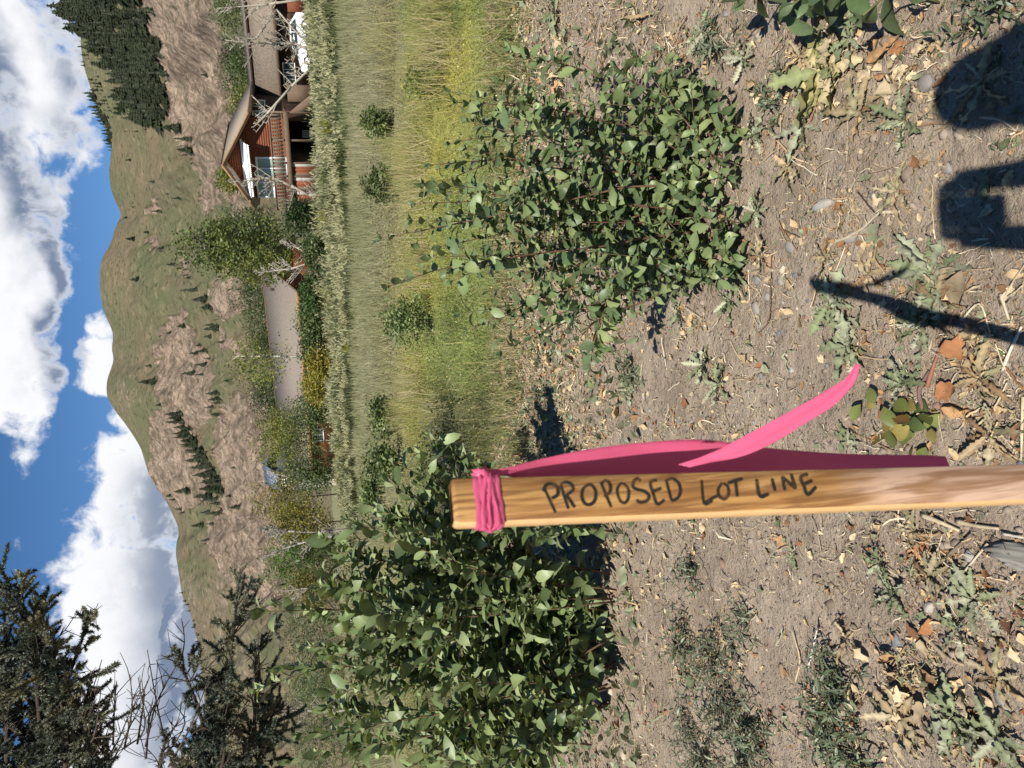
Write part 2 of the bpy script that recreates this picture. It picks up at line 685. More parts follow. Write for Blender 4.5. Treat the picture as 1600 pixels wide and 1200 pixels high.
def hill_arrays(line, r0f, r1f, naz, nr, az0, az1, relief, seed):
    pts = sorted(azel(x, y) for x, y in line)
    pa, pe = np.array([p[0] for p in pts]), np.array([p[1] for p in pts])
    az = np.linspace(az0, az1, naz)
    el = np.interp(az, pa, pe)
    k = np.ones(5) / 5
    el = np.convolve(np.pad(el, 2, mode='edge'), k, mode='valid')
    t = np.concatenate([np.linspace(0, 1, nr), 1 + np.linspace(0, 1, 14)[1:] ** 1.5 * 0.9])
    AZ, T = np.meshgrid(az, t, indexing='ij')
    R0, R1 = r0f(az)[:, None], r1f(az)[:, None]
    R = R0 + (R1 - R0) * T
    e0 = np.arctan(-(CAM_H + 1.5) / R0)
    s = np.clip(T, 0, 1)
    s = 1 - (1 - s) ** 1.25
    E = e0 + (el[:, None] - e0) * s
    Z = CAM_H + R * np.tan(E)
    over = np.clip(T - 1, 0, None)
    ztop = (CAM_H + R1 * np.tan(el[:, None]))
    Z = np.where(T > 1, ztop - over ** 1.3 * ztop * 1.0, Z)
    X, Y = R * np.sin(AZ), R * np.cos(AZ)
    env = np.clip(T * 6, 0, 1) * np.clip((1 - T) * 5, 0, 1) * (T <= 1)
    gul = ridged(AZ * 9 + 0.004 * R, R * 0.0035 + AZ * 2, 4, seed) - 0.62
    Z = Z + env * relief * (gul * 13 + fbm(X / 45, Y / 45, 4, seed + 5) * 4.0 + (ridged(AZ * 38 + 0.01 * R, R * 0.012, 3, seed + 3) - 0.6) * 3.5 + fbm(X / 9, Y / 9, 3, seed + 9) * 1.1)
    return az, t, X, Y, Z


def grid_faces(n, m):
    i = np.arange(n - 1)[:, None] * m
    j = np.arange(m - 1)[None]
    a = i + j
    return np.stack([a, a + m, a + m + 1, a + 1], -1).reshape(-1, 4)


def hill_material(name, far):
    def fn(N, b, out):
        co = objco(N)
        rock = attr(N, 'rock', 'Fac')
        green = attr(N, 'green', 'Fac')
        n1 = N.noise(co, 0.035, 6, 0.65)
        n2 = N.noise(co, 0.30, 5, 0.7)
        n3 = N.noise(co, 1.1, 4, 0.7)
        grass = N.mix(N.sstep(n1, 0.38, 0.62), srgb(140, 124, 99, 0.80), srgb(124, 119, 91, 0.80))
        grass = N.mix(N.math('MULTIPLY', green, 0.85), grass, srgb(112, 117, 84, 0.80))
        # single sage bushes and bare spots
        grass = N.mix(N.math('MULTIPLY', N.sstep(n3, 0.52, 0.66), 0.5), grass, srgb(98, 102, 72, 0.85))
        grass = N.mix(N.math('MULTIPLY', N.sstep(n2, 0.55, 0.72), 0.5), grass, srgb(172, 150, 124, 0.95))
        n4 = N.noise(co, 0.13, 4, 0.75)
        grass = N.mix(N.math('MULTIPLY', N.sstep(n4, 0.52, 0.62), 0.55), grass, srgb(104, 100, 72, 0.85))
        grass = N.mix(N.math('MULTIPLY', N.sstep(n4, 0.45, 0.36), 0.5), grass, srgb(160, 140, 112, 0.92))
        vb = N.n('ShaderNodeTexVoronoi', feature='F1')
        N.link(co, vb.inputs['Vector'])
        vb.inputs['Scale'].default_value = 0.22
        grass = N.mix(N.math('MULTIPLY', N.sstep(vb.outputs['Distance'], 0.30, 0.16), 0.75), grass, srgb(78, 82, 54, 0.8))
        st = N.noise(N.mapping(co, (0.9, 0.9, 0.25)), 0.35, 6, 0.75, 0.6)
        st2 = N.noise(N.mapping(co, (1.0, 1.0, 0.5), (0, 0, 0), (0.5, 0.6, 0.3)), 0.075, 5, 0.7, 1.0)
        st = N.math('MULTIPLY_ADD', st2, 0.55, N.math('MULTIPLY', st, 0.45))
        rk = N.mix(N.sstep(st, 0.38, 0.60), srgb(112, 95, 82, 0.88), srgb(196, 172, 150, 0.95))
        vo = N.n('ShaderNodeTexVoronoi', feature='F1')
        N.link(co, vo.inputs['Vector'])
        vo.inputs['Scale'].default_value = 0.45
        rk = N.mix(N.math('MULTIPLY', N.sstep(vo.outputs['Distance'], 0.35, 0.75), 0.4), rk, srgb(122, 110, 94, 0.95))
        rk = N.mix(N.math('MULTIPLY', N.sstep(n3, 0.55, 0.7), 0.6), rk, srgb(116, 112, 82, 0.9))
        cr = N.noise(N.mapping(co, (1.0, 1.0, 0.45), (9, 4, 2), (0.4, 0.5, 0.2)), 0.11, 4, 0.65, 0.8)
        crack = N.sstep(N.math('ABSOLUTE', N.math('SUBTRACT', cr, 0.5)), 0.035, 0.005)
        rk = N.mix(N.math('MULTIPLY', crack, 0.6), rk, srgb(84, 76, 62, 0.8))
        v2 = N.n('ShaderNodeTexVoronoi', feature='F1')
        N.link(co, v2.inputs['Vector'])
        v2.inputs['Scale'].default_value = 0.13
        dots = N.math('MULTIPLY', N.sstep(v2.outputs['Distance'], 0.26, 0.14), 0.8)
        grass = N.mix(dots, grass, srgb(82, 84, 58, 0.75))
        rk = N.mix(N.math('MULTIPLY', dots, 0.8), rk, srgb(88, 86, 62, 0.75))
        edge = N.math('ADD', rock, N.math('MULTIPLY', N.math('SUBTRACT', n2, 0.5), 1.3))
        edge = N.math('ADD', edge, N.math('MULTIPLY', N.math('SUBTRACT', n1, 0.5), 1.5))
        c = N.mix(N.math('MULTIPLY', N.sstep(edge, 0.2, 0.85), 0.92), grass, rk)
        N.link(c, b.inputs['Base Color'])
        b.inputs['Roughness'].default_value = 0.95
        b.inputs['Specular IOR Level'].default_value = 0.1
        h = N.math('ADD', N.math('MULTIPLY', n2, 1.5), N.math('MULTIPLY', n3, 0.5))
        h = N.math('ADD', h, N.math('MULTIPLY', N.math('MULTIPLY', rock, st), 3.5))
        bump(N, b, h, 0.8, 1.2)
    return material(name, fn)


def hill_masks(X, Y, Z):
    P = np.stack([X.ravel(), Y.ravel(), Z.ravel()], 1)
    px, py = pix(P)
    wx = px + fbm(px / 14, py / 14, 3, 3) * 12
    wy = py + fbm(px / 14, py / 14, 3, 4) * 12
    rock = np.zeros(len(px))
    for poly in R_ROCK:
        rock = np.maximum(rock, in_poly(wx, wy, poly).astype(float))
    # dotted brown slope of the left ridge, reddish cap of the middle top
    left = np.clip((py - 850) / 60, 0, 1) * np.clip((420 - px) / 40, 0, 1)
    rock = np.maximum(rock, left * 0.42)
    rock = np.maximum(rock, np.exp(-(((px - 190) / 22) ** 2 + ((py - 625) / 45) ** 2)) * 0.45)
    green = np.clip(fbm(px / 60, py / 60, 3, 21) * 1.6 + 0.35, 0, 1)
    for gx, gy, r in ((320, 270, 40), (255, 405, 40), (250, 470, 45), (330, 420, 40), (300, 480, 25), (225, 640, 40), (335, 600, 30), (270, 350, 40), (320, 820, 30), (230, 100, 30)):
        green = np.maximum(green, np.exp(-(((px - gx) / r) ** 2 + ((py - gy) / r) ** 2)))
    return rock, green


def build_hills():
    az0, az1 = math.radians(-58), math.radians(58)
    r0 = lambda a: 128 + 0 * a
    r1 = lambda a: 560 + 120 * np.sin(a * 5 + 0.5)
    az, t, X, Y, Z = hill_arrays(SKYLINE, r0, r1, 820, 150, az0, az1, 1.0, 40)
    rock, green = hill_masks(X, Y, Z)
    rr = rock.reshape(X.shape)
    k = np.ones(3) / 3
    env = (t[None] < 0.985)
    Z = Z + rr * env * ((ridged(X / 16 + Z / 30, Y / 16, 4, 77) - 0.6) * 5.0 + fbm(X / 4, Y / 4, 3, 78) * 0.8)
    n, m = X.shape
    me = mesh_np('hills', np.stack([X, Y, Z], -1).reshape(-1, 3), grid_faces(n, m)[:, ::-1], hill_material('hill', False),
                 {'rock': rock, 'green': green}, True)
    link('hills', me, kind='structure')
    # the higher ridge behind
    r1b = lambda a: 1150 + 0 * a
    r0b = lambda a: 760 + 0 * a
    azb, tb, Xb, Yb, Zb = hill_arrays(FARLINE, r0b, r1b, 260, 60, math.radians(4), math.radians(58), 1.2, 90)
    rock2, green2 = hill_masks(Xb, Yb, Zb)
    me = mesh_np('far_ridge', np.stack([Xb, Yb, Zb], -1).reshape(-1, 3), grid_faces(*Xb.shape)[:, ::-1], MATS['hill'],
                 {'rock': rock2 * 0, 'green': np.clip(green2 + 0.3, 0, 1)}, True)
    link('far_ridge', me, kind='structure')
    return (az, X, Y, Z), (azb, Xb, Yb, Zb)


HILL, FARH = build_hills()


def on_hill(ix, iy, hill=None):
    """point of the hillside seen at a pixel of the photograph"""
    az, X, Y, Z = hill or HILL
    a, e = azel(ix, iy)
    i = int(np.clip(np.searchsorted(az, a), 1, len(az) - 1))
    E = np.arctan2(Z[i] - CAM_H, np.hypot(X[i], Y[i]))
    E = np.maximum.accumulate(E)
    j = int(np.searchsorted(E, e))
    if j >= len(E):
        return None
    return np.array([X[i, j], Y[i, j], Z[i, j]])


# ------------------------------------------------------------------ conifers on the hills
def conifer_mesh(name, seed, slim):
    r = np.random.default_rng(seed)
    V, F, C = [], [], []
    n = 0
    tiers = 11
    for k in range(tiers):
        t = k / tiers
        z0 = 0.06 + 0.94 * t ** 0.95
        rad = slim * (1 - t) ** 0.85 * r.uniform(0.85, 1.15) + 0.012
        m = 11
        a = np.arange(m * 2) * math.pi / m + r.uniform(0, 6)
        rr = np.where(np.arange(m * 2) % 2 == 0, rad, rad * 0.42) * r.uniform(0.7, 1.2, m * 2)
        lean = r.normal(0, 0.012, 2)
        zz = z0 - np.where(np.arange(m * 2) % 2 == 0, 0.055, 0.0) * (1 - t * 0.6) + r.uniform(-0.01, 0.01, m * 2)
        rr = rr * (1 + 0.35 * np.sin(a + r.uniform(0, 6)))
        ring = np.stack([rr * np.cos(a) + lean[0], rr * np.sin(a) + lean[1], zz], 1)
        apex = np.array([[0, 0, min(1.0, z0 + 0.20 * (1 - t) + 0.05)]])
        V += [ring, apex]
        g = r.uniform(0.8, 1.25)
        C += [np.tile(np.array(srgb(70, 80, 54, 0.66)) * g, (m * 2 + 1, 1))]
        i = np.arange(m * 2)
        F.append(np.stack([n + i, n + (i + 1) % (m * 2), np.full(m * 2, n + m * 2)], -1))
        n += m * 2 + 1
    return mesh_np(name, np.concatenate(V), np.concatenate(F), MATS['foliage'], {'tint': np.concatenate(C)})


def build_conifers():
    tm = [conifer_mesh('conifer_tree', 300 + k, s) for k, s in enumerate((0.20, 0.24, 0.28, 0.17))]

    def put(ix, iy, hp, label, group, hill=None):
        P = on_hill(ix, iy, hill)
        if P is None:
            P = on_hill(ix + 4, iy, hill)
            if P is None:
                return
        h = hp / FPX * math.hypot(P[0], P[1]) * 1.05
        o = link('conifer_tree', tm[rng.integers(4)], loc=(P[0], P[1], P[2] - 0.02 * h), rot=(0, 0, rng.uniform(0, 6.3)))
        w = rng.uniform(0.8, 1.45)
        o.scale = (h * w, h * w, h)
        tag(o, label, 'conifer tree', group)

    wood = [(118, -8), (150, -8), (235, -8), (255, 60), (262, 95), (268, 135), (266, 203), (235, 190), (215, 165), (190, 115), (172, 88), (160, 60), (132, 40)]
    placed = []
    tries = 0
    while len(placed) < 150 and tries < 9000:
        tries += 1
        x, y = rng.uniform(115, 272), rng.uniform(-8, 210)
        if not in_poly(np.array([x]), np.array([y]), wood)[0]:
            continue
        if y < 70 and x > 165 and rng.random() < 0.55:      # thinner above
            continue
        if all((x - a) ** 2 + ((y - b) * 1.5) ** 2 > 62 for a, b in placed):
            placed.append((x, y))
    for x, y in placed:
        put(x, y, rng.uniform(22, 38), 'dark conifer in the dense stand on the hillside above the long roof', 'conifers of the dense stand')
    for x, y in ((196, 30), (150, 5), (140, 14), (152, 30), (148, 20), (165, 48), (175, 20)):
        put(x, y, rng.uniform(26, 36), 'dark conifer in the dense stand on the hillside above the long roof', 'conifers of the dense stand')
    band = [(277, 648), (283, 655), (288, 660), (293, 668), (299, 672), (303, 680), (307, 688), (311, 694), (315, 700), (319, 706), (323, 711), (327, 718),
            (330, 724), (334, 730), (337, 737), (339, 744), (343, 750), (345, 757), (347, 764), (350, 770), (300, 684), (308, 700), (316, 716), (324, 730),
            (333, 752), (338, 762), (335, 775), (342, 780), (347, 790), (331, 741), (294, 676), (330, 765), (345, 800), (328, 800), (285, 648)]
    for x, y in band:
        put(x + rng.uniform(-2, 2), y + rng.uniform(-2, 2), rng.uniform(15, 26), 'dark conifer in the narrow band down the rocky gully', 'conifers of the gully band')
    for y in np.arange(150, 240, 2.6):
        x = np.interp(y, [150, 165, 185, 203, 236], [147, 152, 162, 172, 178]) + rng.uniform(-1, 6)
        put(x, y, rng.uniform(6, 14), 'small dark conifer on the crest of the far ridge', 'conifers along the far ridge', FARH)
    for k in range(45):
        y = rng.uniform(55, 190)
        x = np.interp(y, [50, 100, 150, 200], [128, 132, 148, 168]) + rng.uniform(2, 22)
        put(x, y, rng.uniform(3.5, 7), 'tiny dark conifer dotted on the far bare ridge', 'conifers dotted on the far ridge', FARH)
    lone = [(206, 252, 8), (244, 284, 10), (265, 305, 6), (283, 311, 12), (253, 331, 15), (212, 325, 5), (212, 374, 12), (233, 364, 8), (257, 390, 11),
            (275, 414, 12), (283, 421, 5), (298, 436, 10), (219, 439, 12), (201, 343, 6), (292, 511, 13), (270, 522, 8), (334, 528, 12), (352, 536, 11),
            (345, 515, 22), (340, 508, 16), (317, 539, 9), (324, 548, 15), (311, 552, 13), (326, 572, 17), (307, 584, 20), (322, 586, 13), (248, 596, 24),
            (237, 572, 10), (358, 595, 8), (348, 615, 20), (345, 623, 16), (346, 629, 13), (337, 638, 14), (345, 648, 13), (254, 633, 9),
            (368, 733, 9), (300, 766, 22), (268, 775, 9), (276, 783, 9), (285, 797, 9), (290, 803, 9), (320, 820, 18), (325, 845, 11), (362, 777, 8),
            (379, 792, 15), (337, 818, 9), (195, 165, 12), (190, 180, 12), (196, 172, 14), (232, 203, 6), (218, 206, 6), (200, 206, 5), (330, 560, 9),
            (310, 455, 24), (325, 470, 22), (333, 480, 18), (282, 200, 26), (300, 218, 24), (305, 235, 20), (325, 120, 9), (270, 168, 5)]
    for x, y, h in lone:
        put(x, y, h, 'lone dark conifer on the open grassy hillside', 'lone conifers on the open slope')
    for k in range(34):
        y = rng.uniform(915, 1070)
        x = np.interp(y, [900, 930, 960, 1000, 1040, 1080], [282, 287, 300, 310, 316, 320]) + rng.uniform(0, 3)
        put(x, y, rng.uniform(3.5, 6.5), 'tiny conifer along the skyline of the brown ridge', 'conifers along the brown ridge')


build_conifers()

# ------------------------------------------------------------------ houses
plain('roof_shingle', srgb(168, 152, 134, 0.86), 0.95, 0.34, 7.0, 0.6, 0.05)
plain('roof_grey', srgb(152, 140, 128, 0.82), 0.95, 0.26, 6.0, 0.5, 0.04)
plain('siding_red', srgb(142, 82, 52, 0.9), 0.75, 0.22, 2.5)
plain('wood_dark_and_shade', srgb(84, 62, 48, 0.85), 0.85, 0.2, 3.0)  # dark timber; also paints in the shade of the side and wing walls
plain('wood_grey', srgb(128, 106, 88, 0.85), 0.85, 0.22, 3.0)
plain('fascia', srgb(176, 136, 98, 0.85), 0.8, 0.2, 2.0)
plain('white_paint', (0.78, 0.78, 0.76), 0.55, 0.03, 4.0)
plain('awning_cloth', (0.82, 0.82, 0.80), 0.8, 0.03, 4.0)
plain('concrete', srgb(150, 142, 134, 0.8), 0.9, 0.15, 2.0)
plain('brick_wall', srgb(164, 96, 66, 0.85), 0.9, 0.25, 6.0)
plain('metal_blue', srgb(132, 146, 172, 0.85), 0.5, 0.06, 2.0)
plain('stucco', srgb(196, 190, 178, 0.85), 0.9, 0.08, 2.0)
plain('black_rubber', (0.02, 0.02, 0.02), 0.9, 0.1)


def _glass(N, b, out):
    b.inputs['Base Color'].default_value = (0.03, 0.045, 0.045, 1)
    b.inputs['Roughness'].default_value = 0.06
    b.inputs['Specular IOR Level'].default_value = 0.9


def _pale_reflection(N, b, out):
    b.inputs['Base Color'].default_value = rgba(srgb(182, 200, 182, 0.95))  # pale green stands in for what the panes reflect
    b.inputs['Roughness'].default_value = 0.15


def _carpaint(N, b, out):
    b.inputs['Base Color'].default_value = (0.8, 0.8, 0.8, 1)
    b.inputs['Roughness'].default_value = 0.25
    b.inputs['Coat Weight'].default_value = 0.6


material('glass', _glass)
material('glass_pale_reflection', _pale_reflection)
material('car_paint', _carpaint)

TH = math.radians(35)
E1 = np.array([math.cos(TH), -math.sin(TH), 0.0])      # along the facades, to the right and nearer
E2 = np.array([math.sin(TH), math.cos(TH), 0.0])       # into the houses
EZ = np.array([0, 0, 1.0])


class House:
    def __init__(self, O):
        self.O = np.array([O[0], O[1], 0.0])

    def P(self, a, b, z):
        return self.O + a * E1 + b * E2 + z * EZ

    def loc(self, P):
        d = P - self.O
        return np.dot(d, E1), np.dot(d, E2), d[2]

    def on_b(self, ix, iy, b):
        a, _, z = self.loc(on_plane(ix, iy, self.P(0, b, 0), E2))
        return a, z

    def on_a(self, ix, iy, a):
        _, b, z = self.loc(on_plane(ix, iy, self.P(a, 0, 0), E1))
        return b, z

    def box(self, mb, a0, a1, b0, b1, z0, z1):
        return mb.box(self.O, E1, E2, EZ, a0, a1, b0, b1, z0, z1)

    def one(self, name, mat, root, *dims, label=None):
        o = self.box(MB(), *dims).build(name, MATS[mat], root)
        if label:
            o['label'] = label
        return o

    def slab(self, mb, c4, t):
        """sloping slab from four (a,b,z) corners, thickness t downwards"""
        top = [self.P(*c) for c in c4]
        V = top + [p - t * EZ for p in top]
        F = [np.array([(0, 1, 2, 3), (7, 6, 5, 4), (0, 4, 5, 1), (1, 5, 6, 2), (2, 6, 7, 3), (3, 7, 4, 0)])]
        return mb.add(V, F)

    def prism(self, mb, pts, b0, b1):
        """outline of (a,z) points pushed from b0 to b1"""
        n = len(pts)
        V = [self.P(a, b0, z) for a, z in pts] + [self.P(a, b1, z) for a, z in pts]
        mb.add(V, [np.array([(i, (i + 1) % n, n + (i + 1) % n, n + i) for i in range(n)])])
        for k in (0, n):
            for i in range(1, n - 1):
                mb.F[3].append(np.array([(mb.n - 2 * n + k, mb.n - 2 * n + k + i, mb.n - 2 * n + k + i + 1)]))
        return mb

    def window(self, root, plane, c0, c1, z0, z1, pos, cols=2, rows=1, glass='glass', fr=0.07):
        """window in a wall b = pos (plane 'b') or a = pos (plane 'a'): frame with panes behind"""
        mb = MB()

        def bx(m, s0, s1, t0, t1, d0, d1):
            if plane == 'b':
                self.box(m, s0, s1, pos + d0, pos + d1, t0, t1)
            else:
                self.box(m, pos - d1, pos - d0, s0, s1, t0, t1)
        bx(mb, c0, c1, z0, z0 + fr, -0.06, 0.02)
        bx(mb, c0, c1, z1 - fr, z1, -0.06, 0.02)
        for k in range(cols + 1):
            x = c0 + (c1 - c0 - fr) * k / cols
            w = fr if k in (0, cols) else fr * 0.7
            bx(mb, x, x + w, z0 + fr, z1 - fr, -0.055, 0.018)
        for k in range(1, rows):
            z = z0 + (z1 - z0) * k / rows
            bx(mb, c0 + fr, c1 - fr, z - fr * 0.35, z + fr * 0.35, -0.05, 0.016)
        f = mb.build('window', MATS['white_paint'], root)
        for k in range(cols):
            g = MB()
            x0 = c0 + (c1 - c0 - fr) * k / cols + fr
            x1 = c0 + (c1 - c0 - fr) * (k + 1) / cols
            bx(g, x0 + 0.002, x1 - 0.002, z0 + fr + 0.002, z1 - fr - 0.002, -0.015, 0.0)
            g.build('pane', MATS[glass], f)
        return f


def build_gable_house():
    apex = A(346, 258, 64)
    H = House(apex)
    root = thing('gabled_house', 'two-storey house with reddish board siding, white awning and a deck under a wide gable', 'house', tuple(H.O))
    root.matrix_parent_inverse = Matrix()
    HB = []

    class R:      # parts carry world coordinates: keep them where they are under the Empty
        pass
    zr = apex[2]
    # eaves from the picture
    aL, zL = H.on_b(400, 330, 0)
    aR, zR = H.on_b(387, 176, 0)
    DEP = 12.5
    mb = MB()
    t = 0.30
    H.slab(mb, [(0, 0, zr), (aL, 0, zL), (aL, DEP, zL), (0, DEP, zr)], t)
    H.slab(mb, [(0.001, 0.001, zr + 0.002), (0.001, DEP, zr + 0.002), (aR, DEP, zR), (aR, 0.001, zR)], t)
    roof = put(mb.build('roof', MATS['roof_shingle']), root)
    for s, (ae, ze) in enumerate(((aL, zL), (aR, zR))):
        mb = MB()
        H.slab(mb, [(0, -0.07, zr + 0.03), (ae, -0.07, ze + 0.03), (ae, 0.0, ze + 0.03), (0, 0.0, zr + 0.03)][::(1 if ae < 0 else -1)], 0.16)
        put(mb.build('fascia', MATS['fascia']), roof)
        mb = MB()
        H.slab(mb, [(0, -0.03, zr - 0.135), (ae, -0.03, ze - 0.135), (ae, 0.0, ze - 0.135), (0, 0.0, zr - 0.135)][::(1 if ae < 0 else -1)], 0.18)
        put(mb.build('fascia', MATS['wood_dark_and_shade']), roof)
    put(H.box(MB(), aR, aR + 0.05, 0.0, DEP, zR - 0.34, zR + 0.02).build('fascia', MATS['wood_dark_and_shade']), roof)
    put(H.box(MB(), -0.12, 0.12, 0.03, DEP, zr - 0.02, zr + 0.07).build('ridge_cap', MATS['wood_dark_and_shade']), roof)
    WB = 1.3                                           # the gable wall stands back under the roof
    wl, wr = aL + 0.75, aR - 0.75
    slope_l, slope_r = (zr - zL) / -aL, (zr - zR) / aR
    zdk = H.on_b(449, 250, 0.0)[1]                      # deck level

    def ztop(a):
        return (zr + a * slope_l if a < 0 else zr - a * slope_r) - 0.33
    # backing wall, then lapped boards
    mb = MB()
    H.prism(mb, [(wl, zdk), (wr, zdk), (wr, ztop(wr)), (0, ztop(0)), (wl, ztop(wl))], WB, WB + 0.2)
    put(mb.build('wall', MATS['siding_red']), root)
    mb = MB()
    z = zdk
    while z < ztop(0) - 0.1:
        z1 = min(z + 0.19, ztop(0) - 0.02)
        lo = max(wl, -(zr - 0.33 - z1) / slope_l)
        hi = min(wr, (zr - 0.33 - z1) / slope_r)
        if hi - lo > 0.2:
            P = [H.P(lo, WB - 0.045, z), H.P(hi, WB - 0.045, z), H.P(lo, WB - 0.002, z), H.P(hi, WB - 0.002, z),
                 H.P(lo, WB - 0.020, z1 - 0.012), H.P(hi, WB - 0.020, z1 - 0.012), H.P(lo, WB - 0.002, z1 - 0.012), H.P(hi, WB - 0.002, z1 - 0.012)]
            mb.hull8(P)
        z += 0.19
    put(mb.build('siding', MATS['siding_red'], kind='stuff'), root)
    # side wall, its shade painted in as dark timber, with two windows
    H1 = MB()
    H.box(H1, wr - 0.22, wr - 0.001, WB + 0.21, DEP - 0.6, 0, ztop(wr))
    put(H1.build('wall', MATS['wood_dark_and_shade']), root)
    put(H.box(MB(), wl + 0.001, wl + 0.22, WB + 0.21, DEP - 0.6, 0, ztop(wl)).build('wall', MATS['siding_red']), root)
    for (x0, y0, x1, y1) in ((393, 167, 414, 157), (394, 181, 416, 174)):
        b0, z1 = H.on_a(x0, y0, wr)
        b1, _ = H.on_a(x0, y1, wr)
        z0 = H.on_a(x1, y0, wr)[1]
        wd = H.window(None, 'a', min(b0, b1), max(b0, b1), z0, z1, wr + 0.02, 1, 2)
        putall(wd, root)
    # big front windows
    a0, z1 = H.on_b(402, 279, WB)
    a1, z0 = H.on_b(428, 245, WB)
    putall(H.window(None, 'b', a0, a1, zdk + 0.05, z1, WB - 0.05, 2, 1, 'glass_pale_reflection', 0.17), root)
    a2, z1 = H.on_b(403, 308.5, WB)
    a3, z0 = H.on_b(429, 283, WB)
    putall(H.window(None, 'b', a2, a3, z0, z1, WB - 0.05, 2, 2, 'glass_pale_reflection', 0.14), root)
    # awning with a scalloped hem, let down from the wall
    b_out = WB - 1.5
    a0, zt = H.on_b(381, 300, WB - 0.3)
    a1, zt1 = H.on_b(381, 219, WB - 0.3)
    zt = (zt + zt1) / 2
    mb = MB()
    n = 26
    aa = np.linspace(a0, a1, n * 4 + 1)
    zlow = zt - 0.40
    hem = zlow - 0.16 - 0.07 * np.abs(np.sin(np.arange(n * 4 + 1) * math.pi / 4))
    rows = [[H.P(a, WB - 0.06, zt) for a in aa], [H.P(a, b_out, zlow) for a in aa], [H.P(a, b_out - 0.02, h) for a, h in zip(aa, hem)]]
    V = np.array(rows).reshape(-1, 3)
    V2 = V - E2 * 0.0 - EZ * 0.012 + E2 * 0.012
    F = grid_faces(3, len(aa))
    mb.add(V, [F])
    mb.add(V2, [F[:, ::-1]])
    H.box(mb, a0 - 0.05, a1 + 0.05, b_out - 0.05, b_out + 0.05, zlow - 0.05, zlow + 0.03)
    H.box(mb, a0 - 0.05, a1 + 0.05, WB - 0.2, WB - 0.051, zt - 0.06, zt + 0.10)
    put(mb.build('awning', MATS['awning_cloth']), root)
    # deck: beam, boards, posts, rail and balusters
    aD0, aD1 = aL + 0.35, aR + 0.25
    put(H.box(MB(), aD0, aD1, -0.65, WB - 0.06, zdk - 0.16, zdk - 0.002).build('deck_floor', MATS['wood_grey']), root)
    put(H.box(MB(), aD0 - 0.05, aD1 + 0.05, -0.80, -0.652, zdk - 0.34, zdk + 0.03).build('deck_beam', MATS['wood_grey']), root)
    zrail = zdk + 1.12
    put(H.box(MB(), aD0, aD1, -0.80, -0.66, zrail, zrail + 0.07).build('rail', MATS['wood_grey']), root)
    put(H.box(MB(), aD0, aD1, -0.76, -0.70, zdk + 0.13, zdk + 0.21).build('rail', MATS['wood_grey']), root)
    for k, a in enumerate((aD0, aD0 + 2.9, 0.4, aD1 - 2.2, aD1)):
        put(H.box(MB(), a - 0.07, a + 0.07, -0.66, -0.52, 0, zrail - 0.002).build('post', MATS['wood_grey']), root)
    nb = 27
    bal = None
    for k in range(nb):
        a = aD0 + 0.2 + (aD1 - aD0 - 0.4) * k / (nb - 1)
        o = H.box(MB(), a - 0.085, a + 0.085, -0.735, -0.705, zdk + 0.211, zrail - 0.002).build('baluster', MATS['wood_grey'])
        put(o, root)
    # ground floor: boarded bay to the left, open recess to the right
    aS = H.on_b(470, 246, WB)[0]
    put(H.box(MB(), wl, aS, -0.50, -0.35, 0, zdk - 0.35).build('wall', MATS['siding_red']), root)
    for k in range(9):
        a = wl + 0.1 + (aS - wl - 0.3) * k / 8
        put(H.box(MB(), a, a + 0.26, -0.56, -0.502, 0.05, zdk - 0.36).build('board', MATS[('wood_grey', 'siding_red', 'stucco')[k % 3]]), root)
    put(H.box(MB(), aS + 0.001, wr, WB + 4.5, WB + 4.7, 0, zdk - 0.17).build('wall', MATS['wood_dark_and_shade']), root)
    put(H.box(MB(), aS - 0.2, aS - 0.001, -0.34, WB + 4.49, 0, zdk - 0.17).build('wall', MATS['wood_dark_and_shade']), root)
    # boarded stair flank at the right of the deck
    put(H.slab(MB(), [(aD1 - 0.1, -0.6, zdk - 0.35), (aD1 + 1.5, -1.0, 0.2), (aD1 + 1.5, -0.9, 0.2), (aD1 - 0.1, -0.5, zdk - 0.35)], 1.1).build('stair_flank', MATS['wood_grey']), root)
    put(H.box(MB(), aD1 + 0.3, aD1 + 1.6, 1.6, 1.75, 0.0, 2.0).build('stair_flank', MATS['wood_grey']), root)

    # ---- the long low wing that runs off to the right
    W = thing('long_house', 'long low house wing with a grey-brown shingle roof beside the gabled house', 'house', tuple(H.P(wr + 6, 6, 0)))
    aW = wr + 0.03
    bR, zRr = H.on_a(398, 146, aW)
    bE, zE = H.on_a(436.5, 150, aW)
    L = 24.0
    if bE > bR:
        bE = bR - 4
    mb = MB()
    H.slab(mb, [(aW, bE, zE), (aW + L, bE, zE), (aW + L, bR, zRr), (aW, bR, zRr)][::-1], 0.22)
    wroof = put(mb.build('roof', MATS['roof_shingle']), W)
    mb = MB()
    dz = (zRr - zE) / (bR - bE)
    H.slab(mb, [(aW, bR + 0.02, zRr), (aW + L, bR + 0.02, zRr), (aW + L, 2 * bR - bE, zE), (aW, 2 * bR - bE, zE)][::-1], 0.22)
    put(mb.build('roof', MATS['roof_shingle']), W)
    put(H.box(MB(), aW, aW + L, bR - 0.12, bR + 0.16, zRr - 0.05, zRr + 0.16).build('ridge_cap', MATS['wood_dark_and_shade']), wroof)
    # clerestory strip of roof behind the dark ridge
    mb = MB()
    H.slab(mb, [(aW, bR + 0.6, zRr + 0.02), (aW + L, bR + 0.6, zRr + 0.02), (aW + L, bR + 2.2, zRr + 0.55), (aW, bR + 2.2, zRr + 0.55)][::-1], 0.15)
    put(mb.build('roof', MATS['roof_shingle']), W)
    put(H.box(MB(), aW, aW + L, bE - 0.06, bE, zE - 0.26, zE + 0.01).build('fascia', MATS['wood_grey']), wroof)
    bw = bE + 0.9
